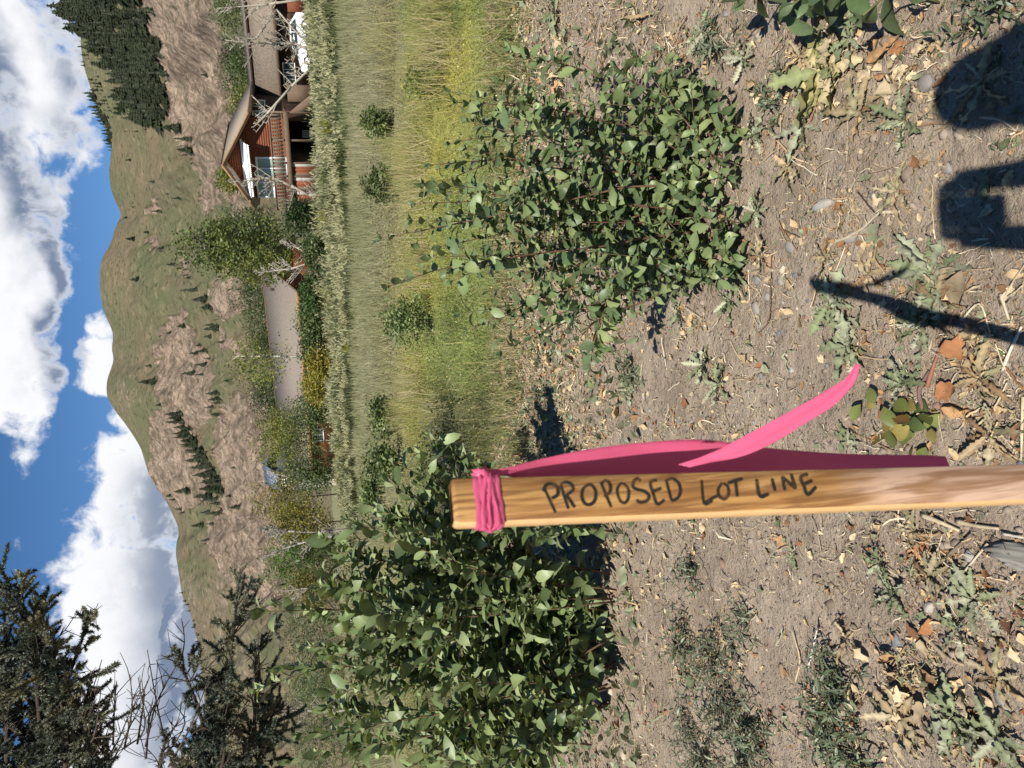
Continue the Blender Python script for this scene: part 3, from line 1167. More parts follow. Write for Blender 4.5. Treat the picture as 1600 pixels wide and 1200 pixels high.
    put(H.box(MB(), aW + 0.1, aW + L - 0.3, bw, bw + 0.2, 0, zE + 0.3).build('wall', MATS['wood_dark_and_shade']), W)  # shade below the eave put into the wall's dark colour
    for (x0, y0, y1, x1) in ((446, 118, 106, 462), (446, 133, 124, 462)):
        a0, z1 = H.on_b(x0, y0, bw)
        a1, z0 = H.on_b(x1, y1, bw)
        a0, a1 = min(a0, a1), max(a0, a1)
        putall(H.window(None, 'b', a0, a0 + 1.1, 1.2, 2.3, bw - 0.04, 2, 1), W)
    a0 = H.on_b(470, 80, bw)[0]
    a1 = H.on_b(470, 22, bw)[0]
    a0, a1 = min(a0, a1), max(a0, a1)
    d = put(H.box(MB(), a0, a1, bw - 0.06, bw - 0.002, 0, 2.2).build('garage_door', MATS['wood_dark_and_shade']), W)
    for k in range(4):
        put(H.box(MB(), a0 + 0.08, a1 - 0.08, bw - 0.085, bw - 0.062, 0.08 + k * 0.53, 0.53 + k * 0.53).build('panel', MATS['wood_dark_and_shade']), d)
    put(H.box(MB(), a1 + 0.2, a1 + 3.4, bw - 0.5, bw - 0.002, 0, 1.5).build('planter_wall', MATS['brick_wall']), W)

    # deck chairs in the recess under the deck
    for k in range(2):
        a = aS + 1.3 + 1.3 * k
        c = thing('slatted_chair', ('pale slatted chair in the dark recess under the deck, nearer the boarded wall', 'pale slatted chair in the dark recess under the deck, nearer the stair')[k], 'chair', tuple(H.P(a, WB + 2.2, 0)), 'chairs under the deck')
        put(H.box(MB(), a - 0.3, a + 0.3, WB + 1.9, WB + 2.4, 0.40, 0.45).build('seat', MATS['white_paint']), c)
        for q in range(4):
            s = a - 0.3 + 0.17 * q
            put(H.box(MB(), s, s + 0.09, WB + 2.41, WB + 2.45, 0.45, 1.05).build('slat', MATS['white_paint']), c)
        for q in range(4):
            put(H.box(MB(), a - 0.3 + 0.55 * (q % 2), a - 0.25 + 0.55 * (q % 2), WB + 1.9 + 0.45 * (q // 2), WB + 1.95 + 0.45 * (q // 2), 0, 0.399).build('leg', MATS['white_paint']), c)
    return H


def put(o, root):
    """parent a piece that was built in world coordinates"""
    o.parent = root
    p = Vector((0, 0, 0))
    q = root
    while q is not None:
        p += q.location
        q = q.parent
    o.data.transform(Matrix.Translation(-p))
    return o


def putall(o, root):
    kids = list(o.children)
    put(o, root)
    for k in kids:
        p = Vector((0, 0, 0))
        q = o
        while q is not None:
            p += q.location
            q = q.parent
        k.data.transform(Matrix.Translation(-p))


def build_low_house():
    Rg = A(407, 409, 74)
    H = House(Rg)
    root = thing('low_house', 'low single-storey house with a plain grey roof behind the willow bushes', 'house', tuple(H.O))
    zr = Rg[2]
    bE, zE = H.on_a(461.5, 455.6, 0)
    L = 23.0
    mb = MB()
    H.slab(mb, [(0, bE, zE), (-L, bE, zE), (-L, 0, zr), (0, 0, zr)], 0.2)
    r = put(mb.build('roof', MATS['roof_grey']), root)
    mb = MB()
    H.slab(mb, [(0, 0.01, zr), (-L, 0.01, zr), (-L, -bE, zE), (0, -bE, zE)], 0.2)
    put(mb.build('roof', MATS['roof_grey']), root)
    put(H.box(MB(), -L, 0, -0.1, 0.12, zr - 0.04, zr + 0.05).build('ridge_cap', MATS['wood_grey']), r)
    put(H.box(MB(), -L, 0.0, bE - 0.07, bE, zE - 0.30, zE + 0.0).build('fascia', MATS['fascia']), r)
    mb = MB()
    H.slab(mb, [(0.0, bE, zE), (0.06, bE, zE), (0.06, 0, zr), (0.0, 0, zr)], 0.22)
    put(mb.build('fascia', MATS['wood_grey']), r)
    for (x, y, s) in ((404 + 6, 446, 0.22), (418, 452, 0.2)):
        pass
    for (ix, iy) in ((422, 446), (428, 452)):
        d = ray(ix, iy)
        n = np.cross(E1, H.P(0, bE, zE) - H.P(0, 0, zr))
        P = on_plane(ix, iy, H.P(0, 0, zr), n)
        mb = MB()
        mb.tube([P - EZ * 0.1, P + EZ * 0.35], 0.12, 8)
        put(mb.build('vent_pipe', MATS['wood_dark_and_shade']), r)
    bw = bE + 0.8
    put(H.box(MB(), -L + 0.5, -0.6, bw, bw + 0.2, 0, zE + 0.2).build('wall', MATS['siding_red']), root)
    mb = MB()
    mb.box(H.O, E1, E2, EZ, -0.8, -0.601, bw + 0.21, -bw, 0, zE + 0.1)
    mb.hull8([H.P(-0.8, bw + 0.21, zE + 0.1), H.P(-0.601, bw + 0.21, zE + 0.1), H.P(-0.8, -bw, zE + 0.1), H.P(-0.601, -bw, zE + 0.1),
              H.P(-0.8, -0.05, zr - 0.3), H.P(-0.601, -0.05, zr - 0.3), H.P(-0.8, 0.05, zr - 0.3), H.P(-0.601, 0.05, zr - 0.3)])
    put(mb.build('wall', MATS['siding_red']), root)
    for a in (-4, -8.5, -12, -17):
        putall(H.window(None, 'b', a - 0.8, a + 0.8, 1.0, 2.2, bw - 0.03, 2, 1), root)
    # shed with a blue roof
    S = A(412, 738, 84)
    H2 = House(S)
    sh = thing('shed', 'small grey shed with a blue-grey metal roof beyond the end of the low house', 'shed', tuple(H2.O))
    z = S[2]
    mb = MB()
    H2.slab(mb, [(1.3, -2.0, z - 1.5), (-1.6, -2.0, z - 1.5), (-1.6, 0, z), (1.3, 0, z)], 0.1)
    H2.slab(mb, [(1.3, 0.01, z), (-1.6, 0.01, z), (-1.6, 2.0, z - 1.5), (1.3, 2.0, z - 1.5)], 0.1)
    rf = put(mb.build('roof', MATS['metal_blue']), sh)
    for k in range(7):
        a = -1.55 + k * 0.47
        mb = MB()
        H2.slab(mb, [(a + 0.04, -2.0, z - 1.46), (a, -2.0, z - 1.46), (a, -0.02, z + 0.035), (a + 0.04, -0.02, z + 0.035)], 0.04)
        put(mb.build('seam', MATS['metal_blue']), rf)
    mb = MB()
    H2.prism(mb, [(-1.4, 0), (1.1, 0), (1.1, z - 1.4), (-1.4, z - 1.4)], -1.7, 1.7)
    put(mb.build('wall', MATS['stucco']), sh)
    putall(H2.window(None, 'b', -0.7, 0.3, z - 2.9, z - 1.9, -1.73, 2, 1), sh)


CAR_Y = 57.0


def build_car(H):
    """white estate car nose to the left, half hidden by the brush"""
    P0 = A(476, 68, CAR_Y)
    root = thing('parked_car', 'white car parked in front of the long house, half hidden by brush', 'car', (P0[0], P0[1], 0))
    ang = TH * 0.6
    X = np.array([math.cos(ang), -math.sin(ang), 0])
    Y = np.array([math.sin(ang), math.cos(ang), 0])
    prof = [(-2.35, 0.35), (-2.38, 0.62), (-2.25, 0.86), (-1.35, 1.02), (-1.15, 1.05), (-0.45, 1.52), (0.2, 1.60), (1.5, 1.56), (2.1, 1.12), (2.32, 1.0), (2.36, 0.6), (2.3, 0.33)]
    lift = 0.06
    prof = [(a * 0.84, z * 0.86) for a, z in prof]

    def sec(pts, y0, y1, inset=0.0):
        V = []
        for y in (y0, y1):
            for px_, pz in pts:
                tum = inset * max(0, pz - 0.86)
                V.append(X * px_ + Y * (y + (tum if y < 0 else -tum)) + EZ * (pz + lift))
        n = len(pts)
        F = [np.array([(i, (i + 1) % n, n + (i + 1) % n, n + i) for i in range(n)])]
        m = MB()
        m.add(V, F)
        for k in (0, n):
            for i in range(1, n - 1):
                m.F[3].append(np.array([(k, k + i, k + i + 1)]))
        return m
    o = sec(prof, -0.88, 0.88, 0.35).build('body', MATS['car_paint'], root)
    md = o.modifiers.new('bevel', 'BEVEL')
    md.width = 0.05
    md.segments = 2
    side = [(-1.02, 1.08), (-0.42, 1.47), (0.2, 1.54), (1.45, 1.50), (1.9, 1.12)]
    side = [(a * 0.84, z * 0.86) for a, z in side]
    cuts = [(-0.85, -0.12), (-0.06, 0.66), (0.72, 1.54)]
    for s in (-1, 1):
        for c0, c1 in cuts:
            xs = np.linspace(c0, c1, 6)
            top = np.interp(xs, [p[0] for p in side], [p[1] for p in side])
            pts = [(x, 0.93) for x in xs] + [(x, t) for x, t in zip(xs[::-1], top[::-1])]
            V = [X * a + Y * s * (0.895 - 0.35 * max(0, z - 0.86)) + EZ * (z + lift) for a, z in pts]
            m = MB()
            m.add(V, [np.array([(i, i + 1, 10 - i, 11 - i) for i in range(5)])])
            w = m.build('side_window', MATS['glass'], root)
            sd = w.modifiers.new('solid', 'SOLIDIFY')
            sd.thickness = 0.012
    m = MB()
    m.add([X * -0.955 + Y * -0.76 + EZ * (0.92 + lift), X * -0.955 + Y * 0.76 + EZ * (0.92 + lift), X * -0.40 + Y * 0.66 + EZ * (1.30 + lift), X * -0.40 + Y * -0.66 + EZ * (1.30 + lift)] + [], [np.array([(0, 1, 2, 3)])])
    w = m.build('windscreen', MATS['glass'], root)
    w.data.transform(Matrix.Translation(Vector(-X * 0.03 + EZ * 0.03)))
    sd = w.modifiers.new('solid', 'SOLIDIFY')
    sd.thickness = 0.012
    for wx in (-1.22, 1.18):
        for s in (-1, 1):
            m = MB()
            c = X * wx + Y * s * 0.8 + EZ * 0.31
            m.tube([c - Y * 0.11, c + Y * 0.11], 0.31, 18)
            t = m.build('wheel', MATS['black_rubber'], root)
            m = MB()
            m.tube([c + Y * s * 0.09, c + Y * s * 0.125], 0.2, 14)
            m.build('rim', MATS['white_paint'], t)
    for s in (-1, 1):
        m = MB()
        m.box(X * -1.92 + Y * s * 0.62 + EZ * (0.66 + lift), X, Y, EZ, -0.07, 0.08, -0.2, 0.2, -0.07, 0.07)
        m.build('headlight', MATS['glass_pale_reflection'], root)


HOUSE = build_gable_house()
build_low_house()
build_car(HOUSE)

# ------------------------------------------------------------------ ground sheet
def gz(x, y):
    x = np.asarray(x, float)
    y = np.asarray(y, float)
    d = np.clip((y - 4.5) / 8, 0, 1)
    near = fbm(x * 1.3 + 3, y * 1.3, 3, 201) * 0.028 + fbm(x * 5, y * 5, 3, 202) * 0.014 + fbm(x * 19, y * 19, 3, 203) * 0.008 + np.clip(fbm(x * 33, y * 33, 2, 206), 0, 1) * 0.010
    far = fbm(x * 0.2, y * 0.2, 3, 204) * 0.10 + fbm(x * 0.8, y * 0.8, 2, 205) * 0.03
    return near * (1 - d) + far * d - 0.012


def build_ground():
    def axis(segs):
        out = []
        for a, b, s0, s1 in segs:
            x, d = a, s0
            n = max(2, int((b - a) / ((s0 + s1) / 2)))
            w = np.linspace(s0, s1, n)
            w = np.cumsum(w) / w.sum() * (b - a) + a
            out += list(w)
        return np.array(out)
    fx = axis([(1.9, 5, 0.014, 0.08), (5, 20, 0.1, 0.8), (20, 120, 1, 10), (120, 1500, 20, 300)])
    xs = np.concatenate([-(fx[::-1]), np.linspace(-1.9, 1.9, 236)])
    xs = np.concatenate([xs, fx])
    ys = np.concatenate([[-1500, -400, -100, -30, -10, -4, -2, -1, -0.4, 0.0, 0.3], axis([(0.4, 6.2, 0.011, 0.034), (6.2, 16, 0.04, 0.3), (16, 60, 0.4, 2), (60, 200, 3, 12), (200, 1600, 30, 250)])])
    X, Y = np.meshgrid(xs, ys, indexing='ij')
    Z = gz(X, Y)
    V = np.stack([X, Y, Z], -1).reshape(-1, 3)
    px, py = pix(V)
    field = np.where(V[:, 1] > 0.5, np.clip((790 + fbm(V[:, 0] * 2, V[:, 1] * 2, 3, 5) * 30 - px) / 40, 0, 1), 0)
    me = mesh_np('ground', V, grid_faces(*X.shape), ground_material(), {'field': field, 'tint': field_tint(V[:, 0], V[:, 1], 0.5 + 0 * V[:, 0])}, True)
    link('ground', me, kind='structure')


def ground_material():
    def fn(N, b, out):
        co = objco(N)
        n1 = N.noise(co, 3.0, 6, 0.65)
        n2 = N.noise(co, 38.0, 6, 0.7)
        n3 = N.noise(co, 160.0, 3, 0.6)
        soil = N.mix(N.sstep(n1, 0.3, 0.7), srgb(160, 143, 124, 1.0), srgb(188, 171, 150, 1.02))
        soil = N.mix(N.math('MULTIPLY', N.sstep(n2, 0.5, 0.75), 0.6), soil, srgb(186, 168, 146, 0.86))
        soil = N.mix(N.math('MULTIPLY', N.sstep(n2, 0.50, 0.28), 0.55), soil, srgb(98, 82, 68, 0.8))
        vo = N.n('ShaderNodeTexVoronoi', feature='F1')
        N.link(co, vo.inputs['Vector'])
        vo.inputs['Scale'].default_value = 70.0
        vsep = N.n('ShaderNodeSeparateColor')
        N.link(vo.outputs['Color'], vsep.inputs[0])
        grit = N.math('MULTIPLY', N.math('GREATER_THAN', vsep.outputs[0], 0.80), N.sstep(vo.outputs['Distance'], 0.42, 0.25))
        gcol = N.mix(vsep.outputs[1], srgb(120, 110, 100, 0.86), srgb(205, 192, 172, 0.86))
        soil = N.mix(N.math('MULTIPLY', grit, 0.8), soil, gcol)
        f = attr(N, 'field', 'Fac')
        fc = N.mix(N.sstep(n2, 0.3, 0.7), N.mix(0.5, attr(N, 'tint'), srgb(92, 84, 58, 0.8)), attr(N, 'tint'))
        N.link(N.mix(f, soil, fc), b.inputs['Base Color'])
        b.inputs['Roughness'].default_value = 0.95
        b.inputs['Specular IOR Level'].default_value = 0.15
        h = N.math('MULTIPLY_ADD', n2, 1.0, N.math('MULTIPLY', n3, 0.35))
        h = N.math('MULTIPLY_ADD', grit, 0.5, h)
        bump(N, b, h, 1.0, 0.016)
    return material('ground', fn)


# colours of the meadow, olive painting in one patch of shade, laid out as the photograph shows them lying across the field
def field_tint(x, y, r):
    x = np.asarray(x, float)
    y = np.asarray(y, float)
    P = np.stack([x, y, 0 * x], 1)
    px, py = pix(P)
    px = np.where(y > 0.5, px, 900)
    n1 = fbm(x * 0.35, y * 0.18, 3, 51)
    n2 = fbm(x * 1.4, y * 0.8, 3, 52)
    c_grey = np.array(srgb(156, 158, 114, 0.92))
    c_grey2 = np.array(srgb(172, 168, 132, 0.9))
    c_tan = np.array(srgb(164, 160, 116, 0.95))
    c_yel = np.array(srgb(192, 186, 98, 0.95))
    c_gry = np.array(srgb(152, 164, 96, 0.95))
    c_grn = np.array(srgb(126, 146, 82, 0.92))
    c_shade_olive = np.array(srgb(124, 124, 84, 0.85))

    def m(a, b, t):
        t = np.clip(t, 0, 1)[:, None]
        return a * (1 - t) + b * t
    out = m(c_grey[None] + 0 * P, c_grey2, n1 * 1.4 + 0.4 + n2 * 0.4)
    w1 = (px - 594 - n2 * 30 - n1 * 16) / 34
    weeds = m(c_tan[None] + 0 * P, c_gry, (px - 615) / 40 + n2 * 1.3)
    yel = np.exp(-((px - 705) / 40) ** 2 - ((py - 90) / 130) ** 2) + np.exp(-((px - 660) / 40) ** 2 - ((py - 265) / 60) ** 2) + 0.7 * np.exp(-((px - 670) / 40) ** 2 - ((py - 430) / 60) ** 2) + 0.75 * np.exp(-((px - 650) / 22) ** 2 - ((py - 620) / 90) ** 2)
    weeds = m(weeds, c_yel, yel * 0.9 + n1 * 0.4)
    weeds = m(weeds, c_grn, n2 * 2.0 - 0.55)
    weeds = m(weeds, c_shade_olive, np.clip((py - 560) / 90, 0, 0.85) * np.clip((px - 640) / 40, 0, 1))  # dark shade over these weeds, painted in as olive
    out = m(out, weeds, w1)
    v = (0.82 + 0.36 * np.asarray(r))[:, None]
    return out * v


BLADE = (np.array([(-0.5, 0, 0), (0.5, 0, 0), (-0.36, 0.55, 0.06), (0.36, 0.55, 0.06), (0, 1.0, 0.22)], float),
         [np.array([(0, 1, 3, 2)]), np.array([(2, 3, 4)])])
BLADE3 = (np.array([(-0.5, 0, 0), (0.5, 0, 0), (0, 1.0, 0.15)], float), [np.array([(0, 1, 2)])])


def blades(mb, x, y, h, w, lean, colr, tmpl=BLADE, z=None):
    n = len(x)
    a = rng.uniform(0, 2 * math.pi, n)
    l = np.abs(rng.normal(0, 1, n)) * lean
    d = np.stack([np.cos(a) * np.sin(l), np.sin(a) * np.sin(l), np.cos(l)], 1)
    R = rot_frames(d, rng.uniform(0, 6.3, n))
    zz = gz(x, y) if z is None else z
    S = np.stack([np.broadcast_to(w, (n,)), h, h], 1)
    mb.scatter(tmpl[0], tmpl[1], np.stack([x, y, zz - 0.005], 1), R, S, colr)


def build_meadow():
    # smooth grey-green grass between the rabbitbrush and the weeds
    n = 85000
    y = 9.5 + (46 - 9.5) * rng.random(n) ** 1.25
    x = rng.uniform(-0.62, 0.62, n) * (y + 2)
    px, py = pix(np.stack([x, y, 0 * x], 1))
    keep = (px < 612) & (py > -60) & (py < 1260)
    x, y = x[keep], y[keep]
    n = len(x)
    mb = MB()
    h = rng.uniform(0.16, 0.42, n) * (0.8 + 0.5 * fbm(x * 0.5, y * 0.3, 2, 9))
    blades(mb, x, y, h, 0.010 + 0.0009 * y, 0.35, field_tint(x, y, rng.random(n)), BLADE3)
    mb.build('meadow_grass', MATS['grass_blade'], kind='stuff')
    # weeds and yellow-green grass nearer the camera
    n = 150000
    y = 4.0 + (17 - 4.0) * rng.random(n) ** 1.5
    x = rng.uniform(-0.62, 0.62, n) * (y + 1.0)
    px, py = pix(np.stack([x, y, 0 * x], 1))
    edge = 778 + fbm(x * 2.0, y * 2.0, 3, 61) * 46 + np.abs(rng.normal(0, 26, n)) * (rng.random(n) < 0.5)
    edge = np.where(py < 330, edge + 20, edge)
    dens = np.clip(0.75 + fbm(x * 1.1, y * 0.8, 3, 62) * 1.3, 0.12, 1)
    keep = (px > 582) & (px < edge) & (py > -80) & (py < 1280) & (rng.random(n) < dens)
    x, y, px, py = x[keep], y[keep], px[keep], py[keep]
    n = len(x)
    mb = MB()
    clump = np.clip(fbm(x * 1.7, y * 1.3, 3, 63) + 0.5, 0.15, 1.3)
    h = (rng.uniform(0.05, 0.26, n) * clump + 0.03) * np.clip((840 - px) / 80, 0.25, 1)
    c = field_tint(x, y, rng.random(n))
    tall = rng.random(n) < 0.05
    c[tall] = np.array(srgb(206, 188, 136, 0.95)) * rng.uniform(0.8, 1.1, (tall.sum(), 1))
    h[tall] *= 1.4
    c *= (1 + 0.45 * fbm(x * 2.6, y * 1.6, 3, 64))[:, None]
    pk = fbm(x * 0.8, y * 0.6, 3, 65) > 0.22
    pk &= rng.random(n) < 0.35 * np.clip((660 - px) / 40, 0.15, 1)
    c[pk] = np.array(srgb(166, 146, 122, 0.9)) * rng.uniform(0.75, 1.1, (pk.sum(), 1))
    blades(mb, x, y, h, 0.0032 + 0.0004 * y, 0.85, c)
    # small leaves among the weeds
    k = rng.random(n) < 0.75
    m = int(k.sum())
    d = rand_dirs(m, -0.1, 0.8)
    lv = np.array([(0, 0, 0), (0.5, 0.45, 0.05), (0, 1, 0), (-0.5, 0.45, 0.05)])
    pos = np.stack([x[k], y[k], gz(x[k], y[k]) + h[k] * rng.uniform(0.2, 0.9, m)], 1)
    lc = field_tint(x[k], y[k], rng.random(m)) * rng.uniform(0.65, 1.1, (m, 1))
    mb.scatter(lv, [np.array([(0, 1, 2, 3)])], pos, rot_frames(d, rng.uniform(0, 6.3, m)), np.stack([rng.uniform(0.010, 0.018, m), rng.uniform(0.016, 0.034, m), np.ones(m) * 0.02], 1) * (0.5 + 0.085 * y[k])[:, None], lc)
    fl = rng.random(n) < 0.02
    m = int(fl.sum())
    fc = np.array([srgb(226, 214, 130, 0.95), srgb(228, 222, 196, 0.95), srgb(214, 186, 60, 0.95)])[rng.integers(3, size=m)]
    mb.scatter(lv, [np.array([(0, 1, 2, 3)])], np.stack([x[fl], y[fl], gz(x[fl], y[fl]) + h[fl]], 1), rot_frames(rand_dirs(m, 0, 0.9), rng.uniform(0, 6.3, m)), np.full(m, 0.014) * (0.5 + 0.08 * y[fl]), fc)
    mb.build('meadow_weeds', MATS['grass_blade'], kind='stuff')
    # golden bunch grass that stands above the weeds
    mb = MB()
    spots = []
    for cx_, cy_, r_, cnt in ((690, 110, 55, 26), (655, 270, 50, 34), (600, 50, 40, 14), (660, 430, 45, 14), (650, 600, 40, 14), (640, 640, 30, 12), (690, 20, 60, 16), (600, 220, 30, 10), (690, 640, 20, 8), (615, 850, 40, 8)):
        for _ in range(cnt):
            spots.append((cx_ + rng.normal(0, 0.45) * r_ * 0.5, cy_ + rng.normal(0, 0.6) * r_, cx_))
    for ix, iy, _ in spots:
        if ix > 765:
            continue
        P = G(ix, iy)
        m = 46
        x = P[0] + rng.normal(0, 0.10, m)
        y = P[1] + rng.normal(0, 0.10, m)
        gold = np.array(srgb(196, 186, 116, 1.0)) if rng.random() < 0.4 else np.array(srgb(206, 192, 146, 1.0))
        c = gold * rng.uniform(0.75, 1.12, (m, 1))
        g = rng.random(m) < 0.3
        c[g] = np.array(srgb(150, 160, 90, 0.95)) * rng.uniform(0.8, 1.1, (g.sum(), 1))
        blades(mb, x, y, rng.uniform(0.18, 0.5, m), 0.0055, 0.38, c)
    # ragged weeds and dry stalks straying into the cleared strip
    for _ in range(230):
        ix, iy = 772 + abs(rng.normal(0, 34)), rng.uniform(-40, 800)
        P = G(ix, iy)
        m = 26
        x = P[0] + rng.normal(0, 0.07, m)
        y = P[1] + rng.normal(0, 0.07, m)
        kind_ = rng.random()
        base = np.array(srgb(150, 158, 100, 0.95) if kind_ < 0.5 else (srgb(204, 188, 146, 1.0) if kind_ < 0.8 else srgb(172, 168, 96, 0.95)))
        blades(mb, x, y, rng.uniform(0.05, 0.20, m) * rng.uniform(0.6, 1.6), 0.006, 0.75, base * rng.uniform(0.6, 1.1, (m, 1)))
    mb.build('bunch_grass', MATS['grass_blade'], kind='stuff')


SAGE_FRONT = [(-200, 23.5), (0, 24), (300, 24.5), (600, 30), (900, 39), (1200, 46), (1400, 50)]


def build_sage():
    mb = MB()
    fr_i = [a for a, b in SAGE_FRONT]
    fr_d = [b for a, b in SAGE_FRONT]
    n = 1500
    iy = rng.uniform(-120, 1320, n)
    back = rng.random(n) ** 1.3 * 9.0
    low = rng.random(n) < 0.38
    back[low] = rng.uniform(-2.6, 0.6, low.sum())
    d = np.interp(iy, fr_i, fr_d) + back + fbm(iy / 70, 0 * iy, 3, 8) * 3.2
    for i in range(n):
        P = A(520, iy[i], d[i])
        cx_, cy_ = P[0], P[1]
        m = 62
        hh = (rng.uniform(0.5, 0.88) if not low[i] else rng.uniform(0.25, 0.55)) * (1 + 0.5 * fbm(np.array([cx_ * 0.45]), np.array([cy_ * 0.45]), 2, 31)[0])
        a = rng.uniform(0, 6.28, m)
        rr = rng.uniform(0, 0.12, m)
        x, y = cx_ + rr * np.cos(a), cy_ + rr * np.sin(a)
        base = np.array(srgb(126, 138, 94, 0.9)) * rng.uniform(0.55, 1.05)
        pt = fbm(np.array([cx_ * 0.5]), np.array([cy_ * 0.5]), 2, 33)[0]
        if pt > 0.12:
            base = np.array(srgb(112, 122, 78, 0.9)) * rng.uniform(0.7, 1.05)
        if rng.random() < 0.10:
            base = np.array(srgb(168, 166, 84, 0.95))
        c = base * rng.uniform(0.7, 1.15, (m, 1))
        l = rng.uniform(0.0, 0.55, m)
        dd = np.stack([np.cos(a) * np.sin(l), np.sin(a) * np.sin(l), np.cos(l)], 1)
        z0 = rng.uniform(0, 0.35, m) * hh
        pos = np.stack([x, y, z0], 1) + dd * z0[:, None] * 0.4
        L = (hh - z0) * rng.uniform(0.55, 1.0, m)
        mb.scatter(BLADE3[0], BLADE3[1], pos, rot_frames(dd, rng.uniform(0, 6.3, m)), np.stack([rng.uniform(0.03, 0.055, m), L, L], 1), c)
        # pale flower plumes at the tips
        t = rng.random(m) < rng.choice([0.15, 0.45, 0.8])
        tp = pos[t] + dd[t] * L[t, None] * 0.92
        k = int(t.sum())
        pc = np.array(srgb(196, 193, 148, 0.9)) * rng.uniform(0.75, 1.12, (k, 1))
        mb.scatter(np.array([(-0.5, 0, 0), (0.5, 0, 0), (0.3, 1, 0), (-0.3, 1, 0)], float), [np.array([(0, 1, 2, 3)])], tp, rot_frames(dd[t] + rng.normal(0, 0.35, (k, 3)), rng.uniform(0, 6.3, k)),
                   np.stack([rng.uniform(0.03, 0.05, k), rng.uniform(0.08, 0.17, k), np.ones(k) * 0.1], 1), pc)
    mb.build('rabbitbrush', MATS['grass_blade'], kind='stuff')


# ------------------------------------------------------------------ trees
LEAF4 = (np.array([(0, 0, 0), (0.5, 0.45, 0.10), (0, 1, 0.0), (-0.5, 0.45, 0.10)], float), [np.array([(0, 1, 2, 3)])])


def limbs(mb, base, top, r0, nb, spread, c, wig=0.03, droop=0.0, levels=2, up=0.6, start=0.3, sides=5, rmin=0.0):
    """a leaning trunk with side branches and twigs; gives back the points of the twigs"""
    base, top = np.asarray(base, float), np.asarray(top, float)
    L = np.linalg.norm(top - base)
    n = 9 if sides > 4 else 5
    t = np.linspace(0, 1, n)
    pts = base + (top - base) * t[:, None] + np.cumsum(rng.normal(0, wig * L / n, (n, 3)), 0) * (t[:, None] > 0)
    mb.tube(pts, np.maximum(r0 * (1 - t * 0.85), rmin * 0.8), sides, c)
    tips = [pts[-1]]
    if levels > 0:
        for k in range(nb):
            s = start + (0.97 - start) * (k + rng.random()) / nb
            p = np.array([np.interp(s, t, pts[:, q]) for q in range(3)])
            a = rng.uniform(0, 6.28)
            dirn = np.array([math.cos(a), math.sin(a), up + rng.normal(0, 0.2)]) + (top - base) / L * 0.4
            dirn /= np.linalg.norm(dirn)
            bl = spread * L * (1.1 - s * 0.75) * rng.uniform(0.6, 1.1)
            e = p + dirn * bl + np.array([0, 0, -droop * bl])
            tips += limbs(mb, p, e, max(r0 * (1 - s * 0.8) * 0.5, rmin), max(2, int(nb * 0.6)), spread * 1.25, c, wig * 2.2, droop, levels - 1, up * 0.7, 0.2, 3, rmin)
    return tips


def leaf_cloud(mb, centers, m, rad, size, cols, flat=0.75, asp=0.55):
    """m leaves round every centre, each clump with a shade of its own"""
    centers = np.asarray(centers, float)
    n = len(centers)
    P = np.repeat(centers, m, 0) + rng.normal(0, 1, (n * m, 3)) * np.array([rad, rad, rad * flat])
    cols = np.asarray(cols, float)
    cc = cols[rng.integers(len(cols), size=n)] * rng.uniform(0.8, 1.2, (n, 1))
    C = np.repeat(cc, m, 0) * rng.uniform(0.7, 1.25, (n * m, 1))
    d = rand_dirs(n * m, -0.8, 0.6)
    s = size * rng.uniform(0.7, 1.35, n * m)
    mb.scatter(LEAF4[0], LEAF4[1], P, rot_frames(d, rng.uniform(0, 6.3, n * m)), np.stack([s * asp, s, s], 1), C)


def crown_points(c, r, n, hollow=0.35, lump=0.35, seed=0):
    """points through an uneven crown"""
    d = rand_dirs(n)
    rad = (hollow + (1 - hollow) * rng.random(n) ** 0.6)
    k = 1 + lump * fbm(d[:, 0] * 2.2 + seed, d[:, 1] * 2.2 + d[:, 2] * 1.7 + seed * 1.7, 3, seed)
    return np.asarray(c) + d * np.asarray(r) * (rad * k)[:, None]


def leafy_tree(name, label, cat, iy, depth, x_top, x_bot, half, cols, n, m, size, group=None, bark=(112, 100, 86), trunk_r=0.10, seed=0, rad=None, lean=0.0, rough=0.45):
    """crown from x_top to x_bot (photo rows turned sideways), half = half width in photo pixels"""
    px_m = depth / FPX
    T, B = A(x_top, iy, depth), A(x_bot, iy, depth)
    base = np.array([B[0], depth, -0.05])
    cz_ = (T[2] + max(B[2], 0.15)) / 2
    rz_ = max(0.3, (T[2] - max(B[2], 0.15)) / 2)
    rx = half * px_m
    root = thing(name, label, cat, tuple(base), group)
    mb = MB()
    top = np.array([lean, 0, T[2] * 0.93])
    tips = limbs(mb, (0, 0, 0), top, trunk_r, 7, min(0.5, rx / max(T[2], 0.5)), srgb(*bark, 0.85), 0.03, 0, 2, 0.7, 0.25)
    mb.build('trunk', MATS['bark'], root, True)
    cm = MB()
    P = crown_points((lean * 0.6, 0, cz_), (rx, rx, rz_), n, 0.25, rough, seed)
    P = P[P[:, 2] > 0.1]
    leaf_cloud(cm, P, m, rad or rx * 0.16, size, [srgb(*c, 0.85) for c in cols])
    cm.build('crown', MATS['foliage'], root)
    return root


